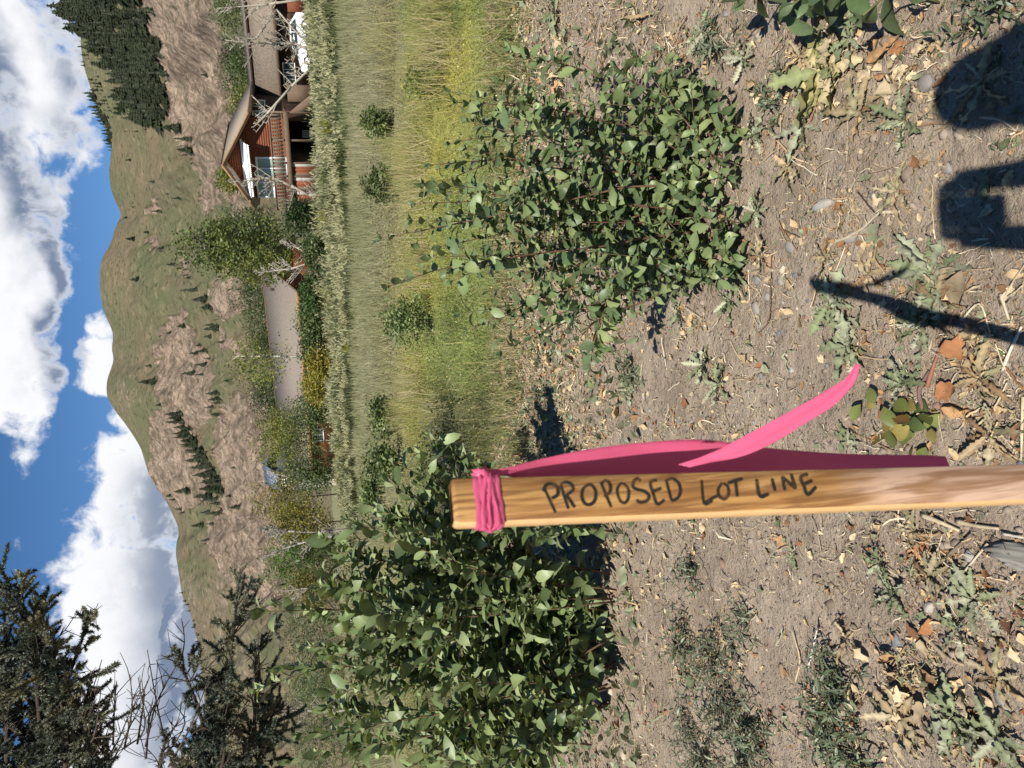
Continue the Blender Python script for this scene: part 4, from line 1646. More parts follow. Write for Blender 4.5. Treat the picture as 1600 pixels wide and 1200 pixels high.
def build_trees():
    G1 = [(92, 110, 58), (106, 122, 66), (74, 90, 50), (126, 136, 78)]
    G2 = [(128, 142, 60), (150, 156, 74), (112, 128, 54), (160, 160, 84)]
    G3 = [(92, 112, 62), (112, 128, 76), (78, 96, 56), (124, 136, 90)]
    G4 = [(140, 138, 52), (156, 146, 60), (118, 122, 48), (166, 150, 70)]
    G5 = [(62, 84, 46), (76, 98, 52), (88, 110, 60)]
    # the big one beside the gable house
    leafy_tree('broadleaf_tree', 'big dense green tree growing against the corner of the gabled house', 'tree', 382, 50, 280, 460, 44, G1 + [(140, 150, 80)], 620, 13, 0.20, None, seed=3, trunk_r=0.2)
    leafy_tree('broadleaf_tree', 'yellow-green tree in front of the big dense tree by the gabled house', 'tree', 420, 44, 345, 470, 28, G2, 130, 12, 0.16, seed=4)
    leafy_tree('broadleaf_tree', 'grey-green tree rising just behind the eave of the gabled house', 'tree', 345, 58, 345, 440, 20, [(112, 122, 88), (96, 110, 72), (130, 136, 100)], 150, 12, 0.18, seed=5)
    # behind the roofs
    for k, (iy, dep, xt, xb, hw, cs, lab) in enumerate((
            (165, 92, 352, 420, 34, G2, 'yellow-green tree behind the gabled roof, nearest its ridge'),
            (118, 96, 345, 420, 30, G3, 'mid green tree behind the junction of gable and long roof'),
            (92, 104, 335, 420, 28, G5, 'dark green tree behind the long roof beside the bare birch'),
            (15, 100, 322, 410, 36, G3, 'green tree behind the long roof beyond the bare birch'),
            (280, 88, 330, 400, 22, G2, 'small bright tree behind the ridge of the gabled house'),
            (470, 104, 366, 430, 40, G5, 'dark rounded tree behind the ridge of the low grey roof'),
            (615, 108, 385, 450, 34, G5, 'dark tree behind the low grey roof beside the aspen'),
            (528, 112, 382, 440, 30, G3, 'pale green tree behind the low grey roof'))):
        leafy_tree('broadleaf_tree', lab, 'tree', iy, dep, xt, xb, hw, cs, 210, 14, 0.27, 'trees behind the houses', seed=20 + k)
    # aspen with its white trunk
    P = A(470, 562, 46)
    root = thing('aspen_tree', 'slender aspen with a white trunk in front of the low grey roof', 'tree', (P[0], 46, -0.05))
    mb = MB()
    T = A(362, 557, 46)
    tips = limbs(mb, (0, 0, 0), (T[0] - P[0], 0, T[2]), 0.11, 9, 0.28, srgb(226, 220, 200, 0.9), 0.02, 0, 2, 0.9, 0.3)
    mb.build('trunk', MATS['bark'], root, True)
    cm = MB()
    cz_ = (T[2] + A(445, 560, 46)[2]) / 2
    pts = crown_points((0, 0, cz_), (1.65, 1.65, T[2] - cz_ + 0.4), 190, 0.2, 0.6, 77)
    leaf_cloud(cm, pts, 10, 0.26, 0.14, [srgb(*c, 0.85) for c in G2 + G1[:1]])
    cm.build('crown', MATS['foliage'], root)
    # thicket behind the rabbitbrush
    rows = [
        (500, 37, 462, 505, 34, G3, 'grey-green willow bush below the low roof, near the gabled house'), (455, 35, 468, 505, 30, G5, 'dark bush under the hip of the low grey roof'),
        (545, 38, 466, 515, 34, G3, 'low green bush at the foot of the aspen'), (600, 40, 470, 520, 34, G4, 'olive bush beside the aspen below the low roof'),
        (640, 42, 455, 520, 34, G3, 'grey-green rounded bush before the end of the low roof'), (690, 45, 392, 500, 46, G2, 'tall yellow-green tree screening the end of the low roof'),
        (660, 52, 400, 480, 30, G2, 'yellow-green tree touching the low roof edge'), (735, 44, 448, 530, 34, G3, 'grey-green bush in front of the blue-roofed shed'),
        (775, 46, 388, 500, 44, G4, 'olive-gold tree beside the blue-roofed shed'), (815, 44, 415, 520, 34, G4, 'olive-gold bush left of the blue-roofed shed'),
        (870, 48, 408, 500, 42, [(96, 140, 48), (116, 156, 58), (84, 120, 46)], 'bright green bush in front of the brown ridge'), (850, 46, 455, 535, 38, G3, 'grey-green scrub below the bare grey shrub'),
        (910, 46, 440, 540, 34, G4, 'brownish olive bush beyond the leafy shrub'), (985, 50, 440, 545, 50, G3, 'grey-green scrub behind the dark spruce boughs'),
        (1060, 52, 440, 545, 46, G3, 'mid green scrub behind the leafy shrub tips'), (1145, 52, 450, 545, 50, [(112, 120, 84), (98, 108, 70)], 'dull green scrub beneath the spruce'),
        (395, 33, 470, 510, 26, G3, 'grey-green bush at the corner of the gabled house deck'), (340, 36, 440, 505, 26, G5, 'dark green bush hiding the lower wall of the gabled house'),
        (570, 36, 476, 520, 24, G4, 'small olive bush before the aspen trunk')]
    for k, (iy, dep, xt, xb, hw, cs, lab) in enumerate(rows):
        leafy_tree('bush', lab, 'bush', iy, dep, xt, xb, hw, cs, 270, 14, 0.125, 'bushes behind the rabbitbrush', seed=50 + k, trunk_r=0.05)
    # bare, white-barked trees
    W = srgb(192, 182, 164, 0.85)

    def bare(label, pts_pix, depth, r, nb, spread, group, c=W, levels=2):
        P = [A(x, y, depth) for x, y in pts_pix]
        base = np.array([P[0][0], depth, -0.05])
        root = thing('bare_tree', label, 'bare tree', tuple(base), group)
        mb = MB()
        path = [np.array([0, 0, 0.0])] + [p - base for p in P]
        for a, b in zip(path[:-2], path[1:-1]):
            mb.tube(np.linspace(a, b, 4), r, 5, c)
        limbs(mb, path[-2], path[-1], r, nb + 4, spread, c, 0.05, 0, levels, 0.8, 0.0, 5, 0.0005 * depth)
        for a, b in zip(path[:-2], path[1:-1]):
            for q in range(5):
                p = a + (b - a) * rng.uniform(0.25, 1.0)
                e = p + np.array([rng.normal(0, 1), rng.normal(0, 0.6), rng.uniform(0.3, 1.4)]) * 0.75
                limbs(mb, p, e, r * 0.4, 6, 0.4, c, 0.08, 0, 1, 0.6, 0.1, 4, 0.0005 * depth)
        mb.build('trunk', MATS['bark'], root, True)

    bare('bare white-barked tree leaning before the long roof, above the white car', [(480, 76), (461, 69), (352, 60)], 38, 0.075, 12, 0.33, 'bare trees before the long house')
    bare('bare white tree with one long slanting limb beside the white car', [(470, 58), (432, 15), (400, 60), (372, 62)], 37, 0.05, 7, 0.4, 'bare trees before the long house')
    bare('bare tree at the picture edge whose twigs cross the long roof', [(470, 0), (420, 6), (340, 12)], 38, 0.06, 10, 0.4, 'bare trees before the long house')
    bare('crooked bare trunk leaning toward the deck corner of the gabled house', [(488, 104), (455, 135), (417, 178), (395, 200)], 36, 0.06, 6, 0.35, 'bare trees before the gabled house')
    bare('bare white tree in front of the deck and windows of the gabled house', [(482, 305), (455, 290), (425, 278), (358, 283)], 36, 0.07, 11, 0.35, 'bare trees before the gabled house')
    bare('bare grey branches at the hip of the low grey roof', [(485, 410), (455, 420), (400, 425)], 38, 0.05, 10, 0.45, None, srgb(196, 186, 168, 0.9))
    bare('bare forked branch low in the bushes beside the low grey roof', [(490, 400), (460, 385), (440, 375)], 38, 0.04, 8, 0.5, None, srgb(190, 182, 166, 0.9))
    bare('grey dead tangle beside the blue-roofed shed', [(470, 752), (440, 742), (418, 735)], 50, 0.08, 12, 0.5, None, srgb(196, 190, 178, 0.9))
    bare('grey bare shrub standing against the pinkish slope', [(500, 832), (450, 830), (405, 825)], 43, 0.05, 13, 0.5, 'grey bare shrubs', srgb(178, 170, 158, 0.9))
    bare('grey bare shrub with a white leaning stem beside the bright green bush', [(505, 840), (465, 850), (410, 868)], 43, 0.05, 10, 0.4, 'grey bare shrubs', srgb(186, 178, 166, 0.9))
    bare('wide grey bare shrub behind the tips of the dark leafy shrub', [(525, 1112), (470, 1110), (420, 1108)], 42, 0.05, 15, 0.6, 'grey bare shrubs', srgb(170, 160, 146, 0.9))
    bare('thin bare stem beside the golden bush below the dark young spruce', [(500, 918), (470, 920), (432, 925)], 44, 0.04, 7, 0.4, 'grey bare shrubs', srgb(180, 170, 150, 0.9))
    # bushes standing in the meadow
    G6 = [(134, 150, 92), (116, 134, 78), (150, 162, 106), (100, 118, 68)]
    for k, (ix, iy, xt, hw, cs, lab) in enumerate((
            (678, 500, 590, 40, G6, 'dark green bush alone in the yellow meadow behind the upright shrub'),
            (622, 290, 572, 26, G6, 'small green bush in the meadow beyond the reddish stems'),
            (612, 190, 568, 22, G6, 'small green bush in the meadow below the gabled house'),
            (622, 650, 578, 30, G6, 'green bush in the meadow, nearest the pink ribbon'),
            (628, 722, 572, 34, G6, 'green bush in the meadow between ribbon and dark leafy shrub'),
            (690, 125, 662, 30, G2, 'low yellow-green bush in the meadow beside the golden grass'),
            (600, 770, 566, 26, G6, 'grey-green bush in the meadow behind the dark leafy shrub'),
            (735, 700, 690, 60, [(104, 112, 76), (84, 92, 60), (132, 136, 108), (70, 78, 50)], 'grey-green sage-like bush in half shade at the edge of the weeds'))):
        P = G(ix, iy)
        leafy_tree('bush', lab, 'bush', iy, P[1], xt, ix, hw, cs, 130, 14, 0.036 * P[1] / 7, 'bushes in the meadow', seed=80 + k, trunk_r=0.012, rough=0.95)


build_ground()
build_meadow()
build_sage()
build_trees()

# ------------------------------------------------------------------ leaf shapes
def leaf_template(prof, fold=0.18, curl=0.25, twist=0.0, wave=0.0, seed=0, tip=0.0):
    """prof: half widths at even stations from stalk to tip; folded at the midrib, bent down along its length"""
    r = np.random.default_rng(seed)
    n = len(prof)
    t = np.linspace(0, 1, n)
    V = []
    ang = -curl * t ** 1.5 * 1.6 + tip * t ** 3
    y = np.concatenate([[0], np.cumsum(np.cos(ang[:-1]) / (n - 1))])
    z = np.concatenate([[0], np.cumsum(np.sin(ang[:-1]) / (n - 1))])
    for k in range(n):
        w = prof[k]
        a = twist * t[k]
        for s in (-1, 0, 1):
            dx = s * w
            dz = abs(s) * w * fold * 2 + (wave * w * math.sin(t[k] * 17 + s * 1.9 + seed) if s else 0)
            V.append((dx * math.cos(a) - dz * math.sin(a), y[k] + (r.normal(0, 0.006) if s else 0), z[k] + dz * math.cos(a) + dx * math.sin(a)))
    F = []
    for k in range(n - 1):
        for c in (0, 1):
            F.append((k * 3 + c, k * 3 + c + 1, k * 3 + 4 + c, k * 3 + 3 + c))
    return np.array(V), np.array(F)


OVATE = np.array([0.014, 0.115, 0.205, 0.262, 0.280, 0.262, 0.205, 0.115, 0.0])
LANCE = np.array([0.014, 0.09, 0.160, 0.205, 0.222, 0.205, 0.158, 0.085, 0.0])
ROUND = np.array([0.015, 0.24, 0.36, 0.38, 0.31, 0.17, 0.0])


def template_meshes(name, mat, profs, tints, curls, fold=0.18, wave=0.0):
    out = []
    for i, (p, cu) in enumerate([(p, cu) for p in profs for cu in curls]):
        V, F = leaf_template(p, fold, cu, rng.uniform(-0.5, 0.5), wave, i, rng.uniform(-0.5, 0.2))
        tn = np.array(tints[i % len(tints)])
        tint = np.tile(tn, (len(V), 1))
        tint[1::3] = tn * 1.12            # paler midrib
        me = mesh_np(name, V, F, MATS[mat], {'tint': tint}, True)
        out.append((V, F, tint, me))
    return out


class Leaves:
    """leaf positions gathered over a plant, then built: the 300 nearest as objects, the rest joined"""

    def __init__(self):
        self.p, self.d, self.r, self.s = [], [], [], []

    def add(self, p, d, s, roll=0.0):
        self.p.append(p)
        self.d.append(d)
        self.s.append(s)
        self.r.append(roll)

    def build(self, root, tmpl, most=300, name='leaf', mat='shrub_leaf', rest='foliage'):
        if not self.p:
            return
        P, D, S, Ro = np.array(self.p), np.array(self.d), np.array(self.s), np.array(self.r)
        R = rot_frames(D, Ro)
        o0 = np.array(root.location)
        dist = np.linalg.norm(P - EYE, axis=1) / S
        ix, iy = pix(P)
        inside = (ix > -20) & (ix < 1620) & (iy > -20) & (iy < 1220)
        order = np.argsort(dist + np.where(inside, 0, 1e6))
        pick = rng.integers(len(tmpl), size=len(P))
        for i in order[:most]:
            M = np.eye(4)
            M[:3, :3] = R[i] * S[i]
            M[:3, 3] = P[i] - o0
            o = bpy.data.objects.new(name, tmpl[pick[i]][3])
            col.objects.link(o)
            o.parent = root
            o.matrix_basis = Matrix(M.tolist())
        left = order[most:]
        if len(left):
            mb = MB()
            for k, (V, F, tint, me) in enumerate(tmpl):
                sel = left[pick[left] == k]
                if len(sel):
                    if len(V) == 27:          # every other station will do for these
                        pickv = np.concatenate([np.arange(3) + 3 * q for q in (0, 2, 4, 6, 8)])
                        V, tint, F = V[pickv], tint[pickv], F[:8]
                    c = (tint[None] * rng.uniform(0.72, 1.28, (len(sel), 1, 1))).reshape(-1, 3)
                    mb.scatter(V, [F], P[sel] - o0, R[sel], S[sel], c)
            mb.build(rest, MATS[mat], root, True, 'stuff')


def smooth_path(pts, n):
    pts = np.asarray(pts, float)
    if len(pts) == 2:
        t = np.linspace(0, 1, n)[:, None]
        return pts[0] * (1 - t) + pts[1] * t
    # Catmull-Rom
    P = np.vstack([2 * pts[0] - pts[1], pts, 2 * pts[-1] - pts[-2]])
    out = []
    m = len(pts) - 1
    for q in np.linspace(0, m - 1e-6, n):
        i = int(q)
        t = q - i
        a, b, c, d = P[i], P[i + 1], P[i + 2], P[i + 3]
        out.append(0.5 * ((2 * b) + (c - a) * t + (2 * a - 5 * b + 4 * c - d) * t * t + (3 * b - a - 3 * c + d) * t ** 3))
    return np.array(out)


def stem_leaves(L, path, spacing, size, opposite=True, ang=1.05, start=0.1, droop=0.0, jitter=0.25, small_tip=True):
    seg = np.linalg.norm(np.diff(path, axis=0), axis=1)
    tot = seg.sum()
    cum = np.concatenate([[0], np.cumsum(seg)]) / tot
    n = max(2, int(tot * (1 - start) / spacing))
    a = rng.uniform(0, 6.28)
    for k in range(n + 1):
        t = start + (1 - start) * k / n
        p = np.array([np.interp(t, cum, path[:, q]) for q in range(3)])
        p2 = np.array([np.interp(min(1, t + 0.03), cum, path[:, q]) for q in range(3)])
        p1 = np.array([np.interp(max(0, t - 0.03), cum, path[:, q]) for q in range(3)])
        T = p2 - p1
        T /= np.linalg.norm(T) + 1e-9
        u = np.cross(T, [0.3, 0.5, 0.81])
        u /= np.linalg.norm(u)
        v = np.cross(T, u)
        a += 1.571 + rng.normal(0, 0.2) if opposite else 2.4 + rng.normal(0, 0.3)
        endk = 1 - t
        s = size * (0.55 + 0.45 * min(1, endk * 6.0)) if small_tip else size
        an = ang * (0.35 + 0.65 * min(1, endk * 3.5)) if small_tip else ang
        for side in ((0, math.pi) if opposite else (0,)):
            if rng.random() < 0.06:
                continue
            rad = math.cos(a + side) * u + math.sin(a + side) * v
            aa = an + rng.normal(0, jitter)
            d = math.cos(aa) * T + math.sin(aa) * rad + np.array([0, 0, -droop])
            L.add(p, d / np.linalg.norm(d), s * rng.uniform(0.58, 1.25), rng.normal(0, 0.45))
    # tuft at the tip
    for q in range(3):
        d = (path[-1] - path[-2])
        d = d / (np.linalg.norm(d) + 1e-9) + rng.normal(0, 0.35, 3)
        L.add(path[-1], d / np.linalg.norm(d), size * rng.uniform(0.3, 0.5), rng.uniform(0, 6))


# ------------------------------------------------------------------ the two leafy shrubs
def build_upright_shrub():
    tm = template_meshes('shrub_leaf', 'shrub_leaf', (OVATE * 0.92, LANCE * 1.05), [srgb(128, 144, 94, 0.92), srgb(110, 128, 84, 0.9), srgb(144, 156, 104, 0.94), srgb(98, 118, 80, 0.88)], (0.15, 0.6, 1.2), 0.10, 0.16)
    c0 = G(1100, 320)
    root = thing('leafy_shrub', 'upright open shrub with reddish stems and paired oval leaves on dry soil', 'shrub', (c0[0], c0[1], 0))
    o0 = np.array(root.location)
    stems = [
        [(1062, 236), (1000, 190), (930, 118), (850, 94), (798, 76)], [(1066, 240), (1010, 205), (950, 190), (870, 172), (800, 165), (716, 160)],
        [(1030, 255), (980, 230), (900, 203), (840, 192), (780, 178)], [(1050, 270), (980, 250), (900, 222), (850, 213), (760, 214), (704, 224)],
        [(1075, 290), (1000, 262), (900, 255), (800, 250), (740, 252), (675, 258)], [(1040, 300), (960, 292), (860, 300), (760, 313), (650, 318)],
        [(1095, 300), (1000, 290), (900, 310), (830, 325), (770, 338), (680, 356), (597, 372)], [(1070, 350), (980, 345), (880, 350), (800, 362), (690, 385)],
        [(1100, 360), (1010, 372), (940, 385), (840, 396), (770, 408), (690, 420), (609, 447)], [(1090, 385), (1010, 415), (930, 440), (850, 464), (790, 490), (731, 516)],
        [(1110, 395), (1040, 430), (960, 465), (890, 495), (815, 534)], [(1120, 400), (1080, 430), (1010, 470), (950, 490), (905, 525)],
        [(1115, 250), (1080, 200), (1040, 150), (1005, 100)], [(1120, 240), (1100, 190), (1080, 140), (1060, 95)], [(1130, 260), (1120, 210), (1110, 170)],
        [(1100, 230), (1060, 185), (1000, 140), (950, 90)], [(1080, 320), (990, 320), (900, 335), (840, 350)], [(1060, 390), (960, 400), (880, 420), (800, 430)],
        [(1080, 270), (1000, 245), (940, 235), (880, 238)], [(1120, 380), (1060, 400), (990, 430), (930, 455)], [(1100, 340), (1030, 335), (950, 345), (900, 372)]]
    for tx, ty in ((665, 288), (705, 335), (645, 345), (735, 190), (745, 290), (705, 425), (765, 455), (785, 130), (840, 140), (765, 385), (675, 402), (825, 485), (850, 520), (730, 232), (800, 260), (690, 300), (880, 80), (770, 345)):
        bx, by = 1085 + rng.normal(0, 18), 320 + (ty - 300) * 0.35 + rng.normal(0, 12)
        stems.append([(bx, by), (bx * 0.55 + tx * 0.45, by * 0.55 + ty * 0.45 + rng.normal(0, 8)), (tx, ty)])
    L = Leaves()
    for i, st in enumerate(stems):
        b = G(*st[0])
        tipd = b[1] + rng.uniform(-0.12, 0.22)
        n = len(st)
        pts = [b]
        for k, (x, y) in enumerate(st[1:], 1):
            pts.append(A(x, y, b[1] + (tipd - b[1]) * k / (n - 1)))
        path = smooth_path(pts, 16)
        m = MB()
        red = srgb(116, 78, 66, 0.85) if i % 3 else srgb(134, 104, 82, 0.85)
        m.tube(path - o0, np.linspace(0.0040, 0.0012, 16) * (1.1 if i < 12 else 0.85), 6, red)
        m.build('stem', MATS['bark'], root, True)
        stem_leaves(L, path, 0.044, 0.074, True, 1.0, 0.08, 0.15)
        # side shoots in the lower half
        for q in range(6 if i < 12 else (4 if i < 21 else 2)):
            k = rng.integers(1, 12)
            p = path[k]
            T = path[k + 1] - path[k]
            T /= np.linalg.norm(T)
            d = T * 1.0 + rng.normal(0, 0.42, 3) + np.array([0, -0.12, 0.25])
            d /= np.linalg.norm(d)
            ln = rng.uniform(0.10, 0.30)
            e = p + d * ln
            e[2] = max(e[2], 0.04)
            sp_ = smooth_path([p, p + d * ln * 0.5 + np.array([0, 0, 0.012]), e], 7)
            m = MB()
            m.tube(sp_ - o0, np.linspace(0.002, 0.001, 7), 5, srgb(122, 104, 80, 0.85))
            m.build('stem', MATS['bark'], root, True)
            stem_leaves(L, sp_, 0.042, 0.072, True, 1.0, 0.1, 0.2)
    for q in range(50):
        b = G(rng.uniform(1060, 1165), rng.uniform(165, 450))
        d = np.array([rng.normal(0, 0.5), rng.normal(-0.15, 0.4), 1.0])
        d /= np.linalg.norm(d)
        ln = rng.uniform(0.10, 0.28)
        sp_ = smooth_path([b, b + d * ln * 0.6, b + d * ln + np.array([rng.normal(0, 0.03), -0.02, -0.01])], 7)
        m = MB()
        m.tube(sp_ - o0, np.linspace(0.002, 0.001, 7), 5, srgb(122, 104, 80, 0.85))
        m.build('stem', MATS['bark'], root, True)
        stem_leaves(L, sp_, 0.042, 0.066, True, 1.1, 0.1, 0.25)
    L.build(root, tm)


def build_dark_shrub():
    tm = template_meshes('shrub_leaf', 'shrub_leaf', (LANCE * 0.95, LANCE * 1.12, OVATE * 0.92), [srgb(116, 130, 84, 0.92), srgb(102, 118, 74, 0.9), srgb(140, 152, 108, 0.94), srgb(92, 108, 68, 0.88), srgb(122, 136, 92, 0.92)], (0.1, 0.5, 1.0), 0.09, 0.14)
    c0 = G(950, 1040)
    root = thing('leafy_shrub', 'dense dark green shrub with broad pointed leaves beside the wooden stake', 'shrub', (c0[0], c0[1], 0))
    o0 = np.array(root.location)
    tips = [(425, 1045), (434, 945), (473, 882), (510, 848), (545, 812), (570, 786), (600, 800), (640, 770), (660, 722), (690, 700), (470, 1150), (455, 1190), (520, 1100), (540, 980),
            (560, 900), (600, 940), (620, 870), (640, 1000), (600, 1080), (560, 1180), (650, 1130), (700, 830), (690, 900), (720, 960), (740, 880), (760, 800), (700, 1060), (680, 1180),
            (770, 1000), (790, 900), (800, 840), (760, 1120), (820, 1060), (840, 1150), (850, 980), (870, 900), (900, 980), (910, 1050), (890, 1120), (820, 1200), (930, 930), (740, 1230), (560, 1260), (660, 1260),
            (500, 960), (530, 1040), (580, 1010), (480, 1010)]
    L = Leaves()
    for i, (tx, ty) in enumerate(tips):
        if tx > 700 and rng.random() < 0.25:
            continue
        b = G(rng.uniform(905, 962), 1010 + (ty - 1000) * 0.38 + rng.normal(0, 40))
        dep = b[1] + rng.uniform(-0.42, 0.15)
        tip = A(tx, ty, dep)
        mid = b * 0.5 + tip * 0.5 + np.array([rng.normal(0, 0.05), rng.normal(-0.05, 0.05), 0.05])
        path = smooth_path([b, mid, tip], 14)
        m = MB()
        m.tube(path - o0, np.linspace(0.006, 0.0018, 14), 6, srgb(120, 96, 74, 0.85))
        m.build('stem', MATS['bark'], root, True)
        stem_leaves(L, path, 0.025, 0.122, False, 0.85, 0.10, 0.05, 0.25)
        for q in range(7):
            k = rng.integers(3, 12)
            p = path[k]
            T = path[k + 1] - path[k]
            T /= np.linalg.norm(T)
            d = T * 1.0 + rng.normal(0, 0.38, 3) + np.array([0, -0.22, 0.30])
            d /= np.linalg.norm(d)
            ln = rng.uniform(0.18, 0.36)
            sp_ = smooth_path([p, p + d * ln * 0.5, p + d * ln + np.array([0, 0, 0.02])], 7)
            m = MB()
            m.tube(sp_ - o0, np.linspace(0.0026, 0.0013, 7), 5, srgb(128, 104, 80, 0.85))
            m.build('stem', MATS['bark'], root, True)
            stem_leaves(L, sp_, 0.025, 0.112, False, 0.85, 0.05, 0.05, 0.25)
    L.build(root, tm)
    # broad-leaved weed at the edge of the frame
    tm2 = template_meshes('weed_leaf', 'shrub_leaf', (LANCE * 1.0, OVATE * 0.9), [srgb(92, 112, 72, 0.85), srgb(110, 126, 86, 0.85)], (0.3, 0.7), 0.14)
    for lab, spots in (('broad green leaves of a weed at the right edge, over the shaded soil', [((1400, -10), 0.24, 9), ((1470, 5), 0.20, 7)]),
                       ('dark leafy weed clump casting a black shadow at the edge of the bare soil', [((1275, -14), 0.22, 12), ((1310, 6), 0.16, 10), ((1350, -10), 0.2, 9)])):
        g0 = G(*spots[0][0])
        r2 = thing('broadleaf_weed', lab, 'weed', (g0[0], g0[1], 0))
        L = Leaves()
        for (x, y), h, n in spots:
            b = G(x, y)
            path = smooth_path([b, b + np.array([0.02, 0.0, h * 0.6]), b + np.array([-0.03, 0.02, h])], 7)
            m = MB()
            m.tube(path - np.array(r2.location), 0.003, 5, srgb(110, 110, 70, 0.85))
            m.build('stem', MATS['bark'], r2, True)
            stem_leaves(L, path, h / n * 1.3, 0.105, False, 1.35, 0.1, 0.25, 0.2, False)
        L.build(r2, tm2)


# ------------------------------------------------------------------ spruce
def build_spruce():
    D = 5.2
    base = np.array([A(400, 1430, D)[0], D + 0.3, 0.0])
    root = thing('spruce_tree', 'dark blue-green spruce with half-dead boughs reaching in above the leafy shrub', 'tree', tuple(base))
    mb = MB()
    mb.tube([(0, 0, -0.1), (0.02, 0, 1.5), (0, 0.02, 3.5), (0, 0, 6.5)], [0.16, 0.13, 0.10, 0.05], 9, srgb(96, 80, 66, 0.85))
    mb.build('trunk', MATS['bark'], root, True)
    NEED = (np.array([(-0.62, 0, 0), (0.62, 0, 0), (0, 1.05, 0.05)], float), [np.array([(0, 1, 2)])])
    bark = srgb(78, 66, 56, 0.85)

    def needles(mb, path, per_m, ln, tint):
        seg = np.linalg.norm(path[-1] - path[0])
        n = max(12, int(per_m * seg))
        t = rng.random(n)
        cum = np.linspace(0, 1, len(path))
        P = np.stack([np.interp(t, cum, path[:, q]) for q in range(3)], 1)
        T = path[-1] - path[0]
        T = T / (np.linalg.norm(T) + 1e-9)
        rad = rand_dirs(n)
        d = T * 0.75 + rad * 0.8 + np.array([0, 0, 0.15])
        c = np.array(tint) * rng.uniform(0.7, 1.3, (n, 1))
        mb.scatter(NEED[0], NEED[1], P, rot_frames(d, rng.uniform(0, 6.3, n)), np.stack([np.full(n, 0.0064), ln * rng.uniform(0.75, 1.2, n), np.full(n, ln)], 1), c)

    cols = [srgb(124, 130, 112, 0.8), srgb(142, 144, 122, 0.8), srgb(100, 110, 92, 0.8), srgb(164, 160, 128, 0.8), srgb(92, 102, 90, 0.75)]

    def bough(pts, nsub, sub, dens=1.0, bare=0.15, depth=D, r=0.016):
        P = [A(x, y, depth + dz) for x, y, dz in pts]
        path = smooth_path([base + np.array([0, 0, P[0][2] - 0.2])] + P, 22)
        wood, leaf = MB(), MB()
        wood.tube(path - base, np.linspace(r * 1.6, 0.003, 22), 6, bark)
        for k in range(nsub):
            i = int(rng.uniform(4, 21))
            p = path[i]
            T = path[i] - path[i - 1]
            T /= np.linalg.norm(T)
            d = T * 0.9 + rng.normal(0, 0.55, 3) * np.array([1, 1, 0.8])
            d /= np.linalg.norm(d)
            ln = sub * rng.uniform(0.5, 1.25)
            e = p + d * ln
            sp_ = smooth_path([p, p + d * ln * 0.5 + np.array([0, 0, -0.015]), e + np.array([0, 0, 0.01])], 7)
            wood.tube(sp_ - base, np.linspace(0.005, 0.0022, 7), 4, bark, False)
            naked = rng.random() < bare
            tint = cols[rng.integers(len(cols))]
            if not naked:
                needles(leaf, sp_[2:] - base, 1750 * dens, 0.023, tint)
            for q in range(5):
                j = rng.integers(2, 6)
                dd = d * 0.8 + rng.normal(0, 0.6, 3)
                dd /= np.linalg.norm(dd)
                l2 = ln * rng.uniform(0.2, 0.5)
                s2 = smooth_path([sp_[j], sp_[j] + dd * l2], 4)
                wood.tube(s2 - base, np.linspace(0.0034, 0.0018, 4), 3, bark, False)
                if not naked:
                    needles(leaf, s2 - base, 1750 * dens, 0.022, tint)
        # the leading shoot
        needles(leaf, path[14:] - base, 1400 * dens, 0.023, cols[0])
        w = wood.build('bough', MATS['bark'], root)
        if leaf.n:
            f = leaf.build('needles', MATS['needle'], w, kind='stuff')
        return w

    bough([(70, 1240, 0.2), (62, 1120, 0), (48, 1010, -0.1), (26, 930, -0.2)], 34, 0.34)
    bough([(20, 1240, 0.2), (10, 1120, 0.1), (2, 1020, 0)], 34, 0.36)
    bough([(110, 1250, 0.1), (105, 1150, 0), (88, 1060, -0.1), (70, 1000, -0.1)], 44, 0.32)
    bough([(60, 1220, 0.4), (85, 1130, 0.3), (110, 1050, 0.2), (128, 1000, 0.1), (142, 955, 0)], 14, 0.20, 0.8, 0.45)
    bough([(-40, 1200, 0.2), (-30, 1080, 0.1), (-10, 1000, 0)], 26, 0.34)
    bough([(130, 1260, 0.0), (140, 1180, 0), (120, 1110, 0)], 36, 0.26)
    bough([(345, 1250, 0.3), (352, 1140, 0.1), (362, 1020, 0), (374, 905, -0.1)], 40, 0.26, 1.0, 0.2)
    bough([(300, 1250, 0.2), (318, 1150, 0.1), (300, 1080, 0), (276, 1030, -0.1)], 26, 0.22, 0.9, 0.3)
    bough([(380, 1260, 0.4), (395, 1150, 0.3), (400, 1080, 0.2), (398, 1000, 0.2)], 34, 0.26, 0.9, 0.3)
    bough([(340, 1260, 0.1), (350, 1180, 0.0), (350, 1120, -0.1)], 36, 0.26, 1.0, 0.15)
    bough([(320, 1230, 0.5), (345, 1140, 0.4), (350, 1060, 0.3)], 40, 0.24, 1.1, 0.2)
    bough([(400, 1240, 0.6), (410, 1160, 0.5), (415, 1100, 0.5)], 40, 0.26, 1.1, 0.15)
    bough([(290, 1240, 0.3), (300, 1180, 0.2), (320, 1120, 0.2)], 34, 0.24, 1.0, 0.2)
    bough([(40, 1250, 0.4), (35, 1160, 0.3), (30, 1080, 0.3)], 40, 0.34, 1.1, 0.1)
    bough([(90, 1230, 0.5), (75, 1150, 0.4), (60, 1090, 0.4)], 40, 0.3, 1.1, 0.1)
    bough([(260, 1280, 0.1), (250, 1200, 0.0), (262, 1150, -0.1)], 16, 0.22, 0.8, 0.4)
